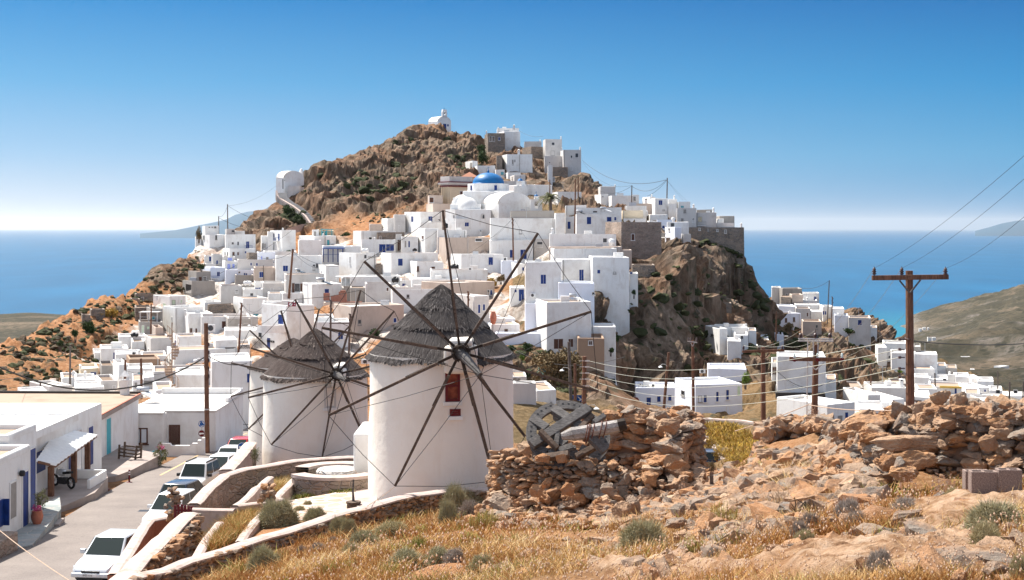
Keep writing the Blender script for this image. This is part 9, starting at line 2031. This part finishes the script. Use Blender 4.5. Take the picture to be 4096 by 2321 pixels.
for k in range(22):
 a=k*.42; z=p.z+k*.24; q=Vector((p.x+math.cos(a)*.6,p.y+math.sin(a)*.6,z)); mb.beam((p.x,p.y,z),q,.05,.2); mb.beam(q,q+Vector((0,0,.9)),.03)
mb.tube([(p.x,p.y,p.z-.5),(p.x,p.y,p.z+6.2)],.05,6); mb.tube([(p.x+math.cos(k*.42)*.6,p.y+math.sin(k*.42)*.6,p.z+k*.24+.9) for k in range(22)],.025,4); mb.build('steps_and_rail',[M['rope']],r)
def pergola(label,c,x0,x1,yt,yb,d,mat,dep=2.5,n=4):
 a=Pc(c,x0,yt,d);b=Pc(c,x1,yb,d); r=empty('pergola',(a.x,d,b.z),label,'pergola','terrace pergolas'); mb=MB(); mb.box((a.x-.2,d-.2,a.z-.12),(b.x+.2,d+dep,a.z)); mb.build('canopy',[M[mat]],r)
 for i in range(n):
  x=a.x+(b.x-a.x)*i/(n-1); mb=MB(); mb.box((x-.08,d,b.z-.6),(x+.08,d+.16,a.z-.12)); mb.build('post',[M[mat]],r)
 mb=MB(); mb.beam((a.x,d+.05,b.z+.9),(b.x,d+.05,b.z+.9),.06); mb.build('rail',[M[mat]],r)
pergola('blue wooden pergola over a terrace in the left cluster','E',1905,2155,462,600,274,'blue',n=5); pergola('white wooden pergola on the terrace below the lettered house','E',2070,2430,822,975,250,'tankwhite',n=4); pergola('pale green pergola on the grey house by the orange slope','D',1440,1615,895,1000,244,'whitegrey',n=3); pergola('light blue pergola under the mountain','E',1885,2015,215,298,307,'cyan',n=3)
# ---- trees and bushes
def bush(label,c,x,y,hw,hh,d,mat='leaf_dark',seed=1,n=1500,trunk=False,name='bush',cat='bush',tr=None,s_=.35):
 p=Pc(c,x,y,d); s=CR[c][2]; W=hw/s/F*d; H=hh/s/F*d; r=empty(name,(p.x,p.y,p.z-H),label,cat); rr=random.Random(seed); mb=MB(); k=7
 for i in range(k): a=rr.uniform(0,6.28); q=Vector((p.x+math.cos(a)*W*.5*rr.random()**.5,p.y+math.sin(a)*W*.4,p.z+rr.uniform(-.45,.5)*H)); leafball(mb,q,W*rr.uniform(.4,.62),H*rr.uniform(.38,.6),n//k,s_*min(1,W/1.5)*.8,0,seed+i)
 mb.build('crown',[M[mat]],r); mb=MB(); z0=p.z-H-(tr or 0)
 for i in range(3): mb.tube([(p.x+(i-1)*.2*W*.5,p.y,z0-.5),(p.x+(i-1)*.3*W,p.y,p.z)],[.05*W+.03,.03*W],6)
 mb.build('trunk',[M['pole_grey']],r)
for i,a in enumerate('''L 1910 780 90 100 203|dark green round shrub against the beige peeling house|leaf_dark
L 1830 900 40 70 203|narrow dark shrub hanging below the round one|leaf_dark
D 915 1060 85 85 236|large dark green bush on the left slope|leaf_dark
D 775 1125 50 60 228|second dark green bush lower on the left slope|leaf_dark
D 615 1225 50 40 215|small green bush low on the left slope|leaf_dark
D 1795 690 50 35 284|bright green bush left of the grey concrete house|leaf_green
D 1120 905 130 60 248|yellow flowering broom on the slope beside the stone hut|leaf_yellow
E 308 270 50 100 316|wind bent dark tree at the upper left corner of the town|leaf_brown
E 340 700 50 40 286|green bush at the left edge below the hut|leaf_dark
E 1470 520 60 35 300|dark ivy patch between two white houses|leaf_dark
E 2200 300 90 40 312|green bushes at the foot of the mountain|leaf_dark
H 1840 560 45 60 262|fig bush on the cliff beside the bluish house|leaf_dark
H 1960 790 100 60 246|sunlit olive shrub on the cliff edge|leaf_olive
H 1720 770 60 70 243|dark shrub below the ruined plaster house|leaf_dark
H 1570 1000 50 40 222|round dark shrub on the cliff ledge|leaf_dark
H 1400 1190 35 40 206|dark shrub at the foot of the cliff edge annex|leaf_dark
H 1730 1120 45 70 226|dark shrub in the middle of the cliff|leaf_dark
I 555 490 35 60 190|green shrub hanging on the cliff beside the white wing|leaf_dark
I 460 640 50 40 187|dark shrub below the brown annex|leaf_dark
I 1400 1410 90 40 172|yellow green shrub behind the top of the ruined mill|leaf_green
I 1320 1350 40 50 181|dark ivy between the two roadside houses|leaf_dark
I 2190 1010 70 90 172|green fig tree at the corner of the peeling house|leaf_green
U 640 620 90 60 176|dark green bushes below the sloping boundary wall|leaf_dark
U 900 600 110 70 174|dark shrub mass on the bank below the boundary wall|leaf_dark
U 800 780 55 45 168|bright green small bush on the red bank|leaf_green
U 1040 790 60 60 170|dark shrub left of the tamarisk tree|leaf_dark
O 840 690 90 70 284|brown green shrubs below the long shaded house|leaf_brown
O 660 890 45 40 262|round dark bush beside the path|leaf_dark
O 1600 720 90 30 290|dark vegetation under the last house above the sea|leaf_dark
W 1440 840 50 60 172|yellow green shrub behind the scalloped wall|leaf_green
B 860 590 70 90 392|dark green bush on the summit rocks below the ruined house|leaf_dark
B 840 500 60 40 402|green bush right beneath the summit ruined house|leaf_dark
B 420 470 40 50 425|dark green bush under the mountain top chapel|leaf_dark
B 380 760 50 60 372|green bush on the lower mountain rocks|leaf_dark
A 1430 1130 70 60 341|green climbing bush beside the chapel stairs, upper|leaf_dark
A 1530 1220 60 50 337|green climbing bush beside the chapel stairs, lower|leaf_dark
G 1840 1060 90 60 232|golden dry grass bush in the empty plot|leaf_yellow
G 1940 1000 60 50 236|olive shrub at the back of the empty plot|leaf_brown
M 275 390 60 90 66|tall olive brown shrub beside the middle windmill|leaf_olive
N 2400 560 110 130 128|orange flowering bank shrub along the side road parapet|leaf_yellow
N 2500 680 70 90 122|golden shrub lower on the side road bank|leaf_yellow
R 890 300 60 60 36|orange brown dried flower bush at the right foot of the ruined mill|leaf_brown
V 740 870 45 20 242|bright green shrub at the gorge edge|leaf_green
V 2080 940 70 35 1465|dark tree by the lower valley villa|leaf_dark'''.split('\n')):
 q,l,mt=a.split('|'); t=q.split(); f=list(map(float,t[1:])); bush(l,t[0],f[0],f[1],f[2],f[3],f[4],mt,i+3,1300,s_=.22 if f[4]<150 else .4)
def tamarisk():
 d=148; p=Pc('U',1400,1330,d); r=empty('tamarisk_tree',tuple(p),'wide brown green tamarisk tree in front of the cliff, left of the poles','tree'); rr=random.Random(4); mb=MB()
 for i in range(46):
  x=rr.uniform(1030,1800); y=rr.uniform(720,1180); 
  if ((x-1400)/400)**2+((y-960)/270)**2>1: continue
  q=Pc('U',x,y,d+rr.uniform(-2.5,2.5)); leafball(mb,q,rr.uniform(.7,1.3),rr.uniform(.5,.9),230,.26,0,i)
 mb.build('crown',[M['leaf_brown']],r); mb=MB()
 for x in (1155,1205,1260,1290): mb.tube([Pc('U',x,1360,d),Pc('U',x+10,1200,d),Pc('U',1250+(x-1200)*3,1000,d)],[.16,.13,.06],6)
 mb.build('trunk',[M['pole_grey']],r)
tamarisk()
def palm():
 d=281; top=Pc('B',1545,1010,d); base=Pc('B',1550,1160,d); r=empty('palm_tree',tuple(base),'feathery palm tree right of the small bell tower','palm tree'); mb=MB(); mb.tube([base,base.lerp(top,.5),top],[.35,.3,.35],8); mb.build('trunk',[M['pole_grey']],r); mb=MB(); rr=random.Random(2)
 for k in range(46):
  a=rr.uniform(0,6.28); el=rr.uniform(-.1,1.25); L=rr.uniform(2.2,3.3); pts=[]
  for i in range(9):
   t=i/8; pts.append(top+Vector((math.cos(a)*math.cos(el)*L*t,math.sin(a)*math.cos(el)*L*t,math.sin(el)*L*t-1.9*t*t)))
  for i in range(8):
   p,q=pts[i],pts[i+1]; dv=(q-p).normalized(); sd=dv.cross(Vector((0,0,1))).normalized()*(.42*(1-i/9)); 
   for j in range(4):
    u=p.lerp(q,j/4); mb.add([u,u+dv*.10,u+sd+dv*.2-Vector((0,0,.15))],[(0,1,2)]); mb.add([u,u-sd+dv*.2-Vector((0,0,.15)),u+dv*.10],[(0,1,2)])
 mb.build('fronds',[M['leaf_olive']],r)
palm()
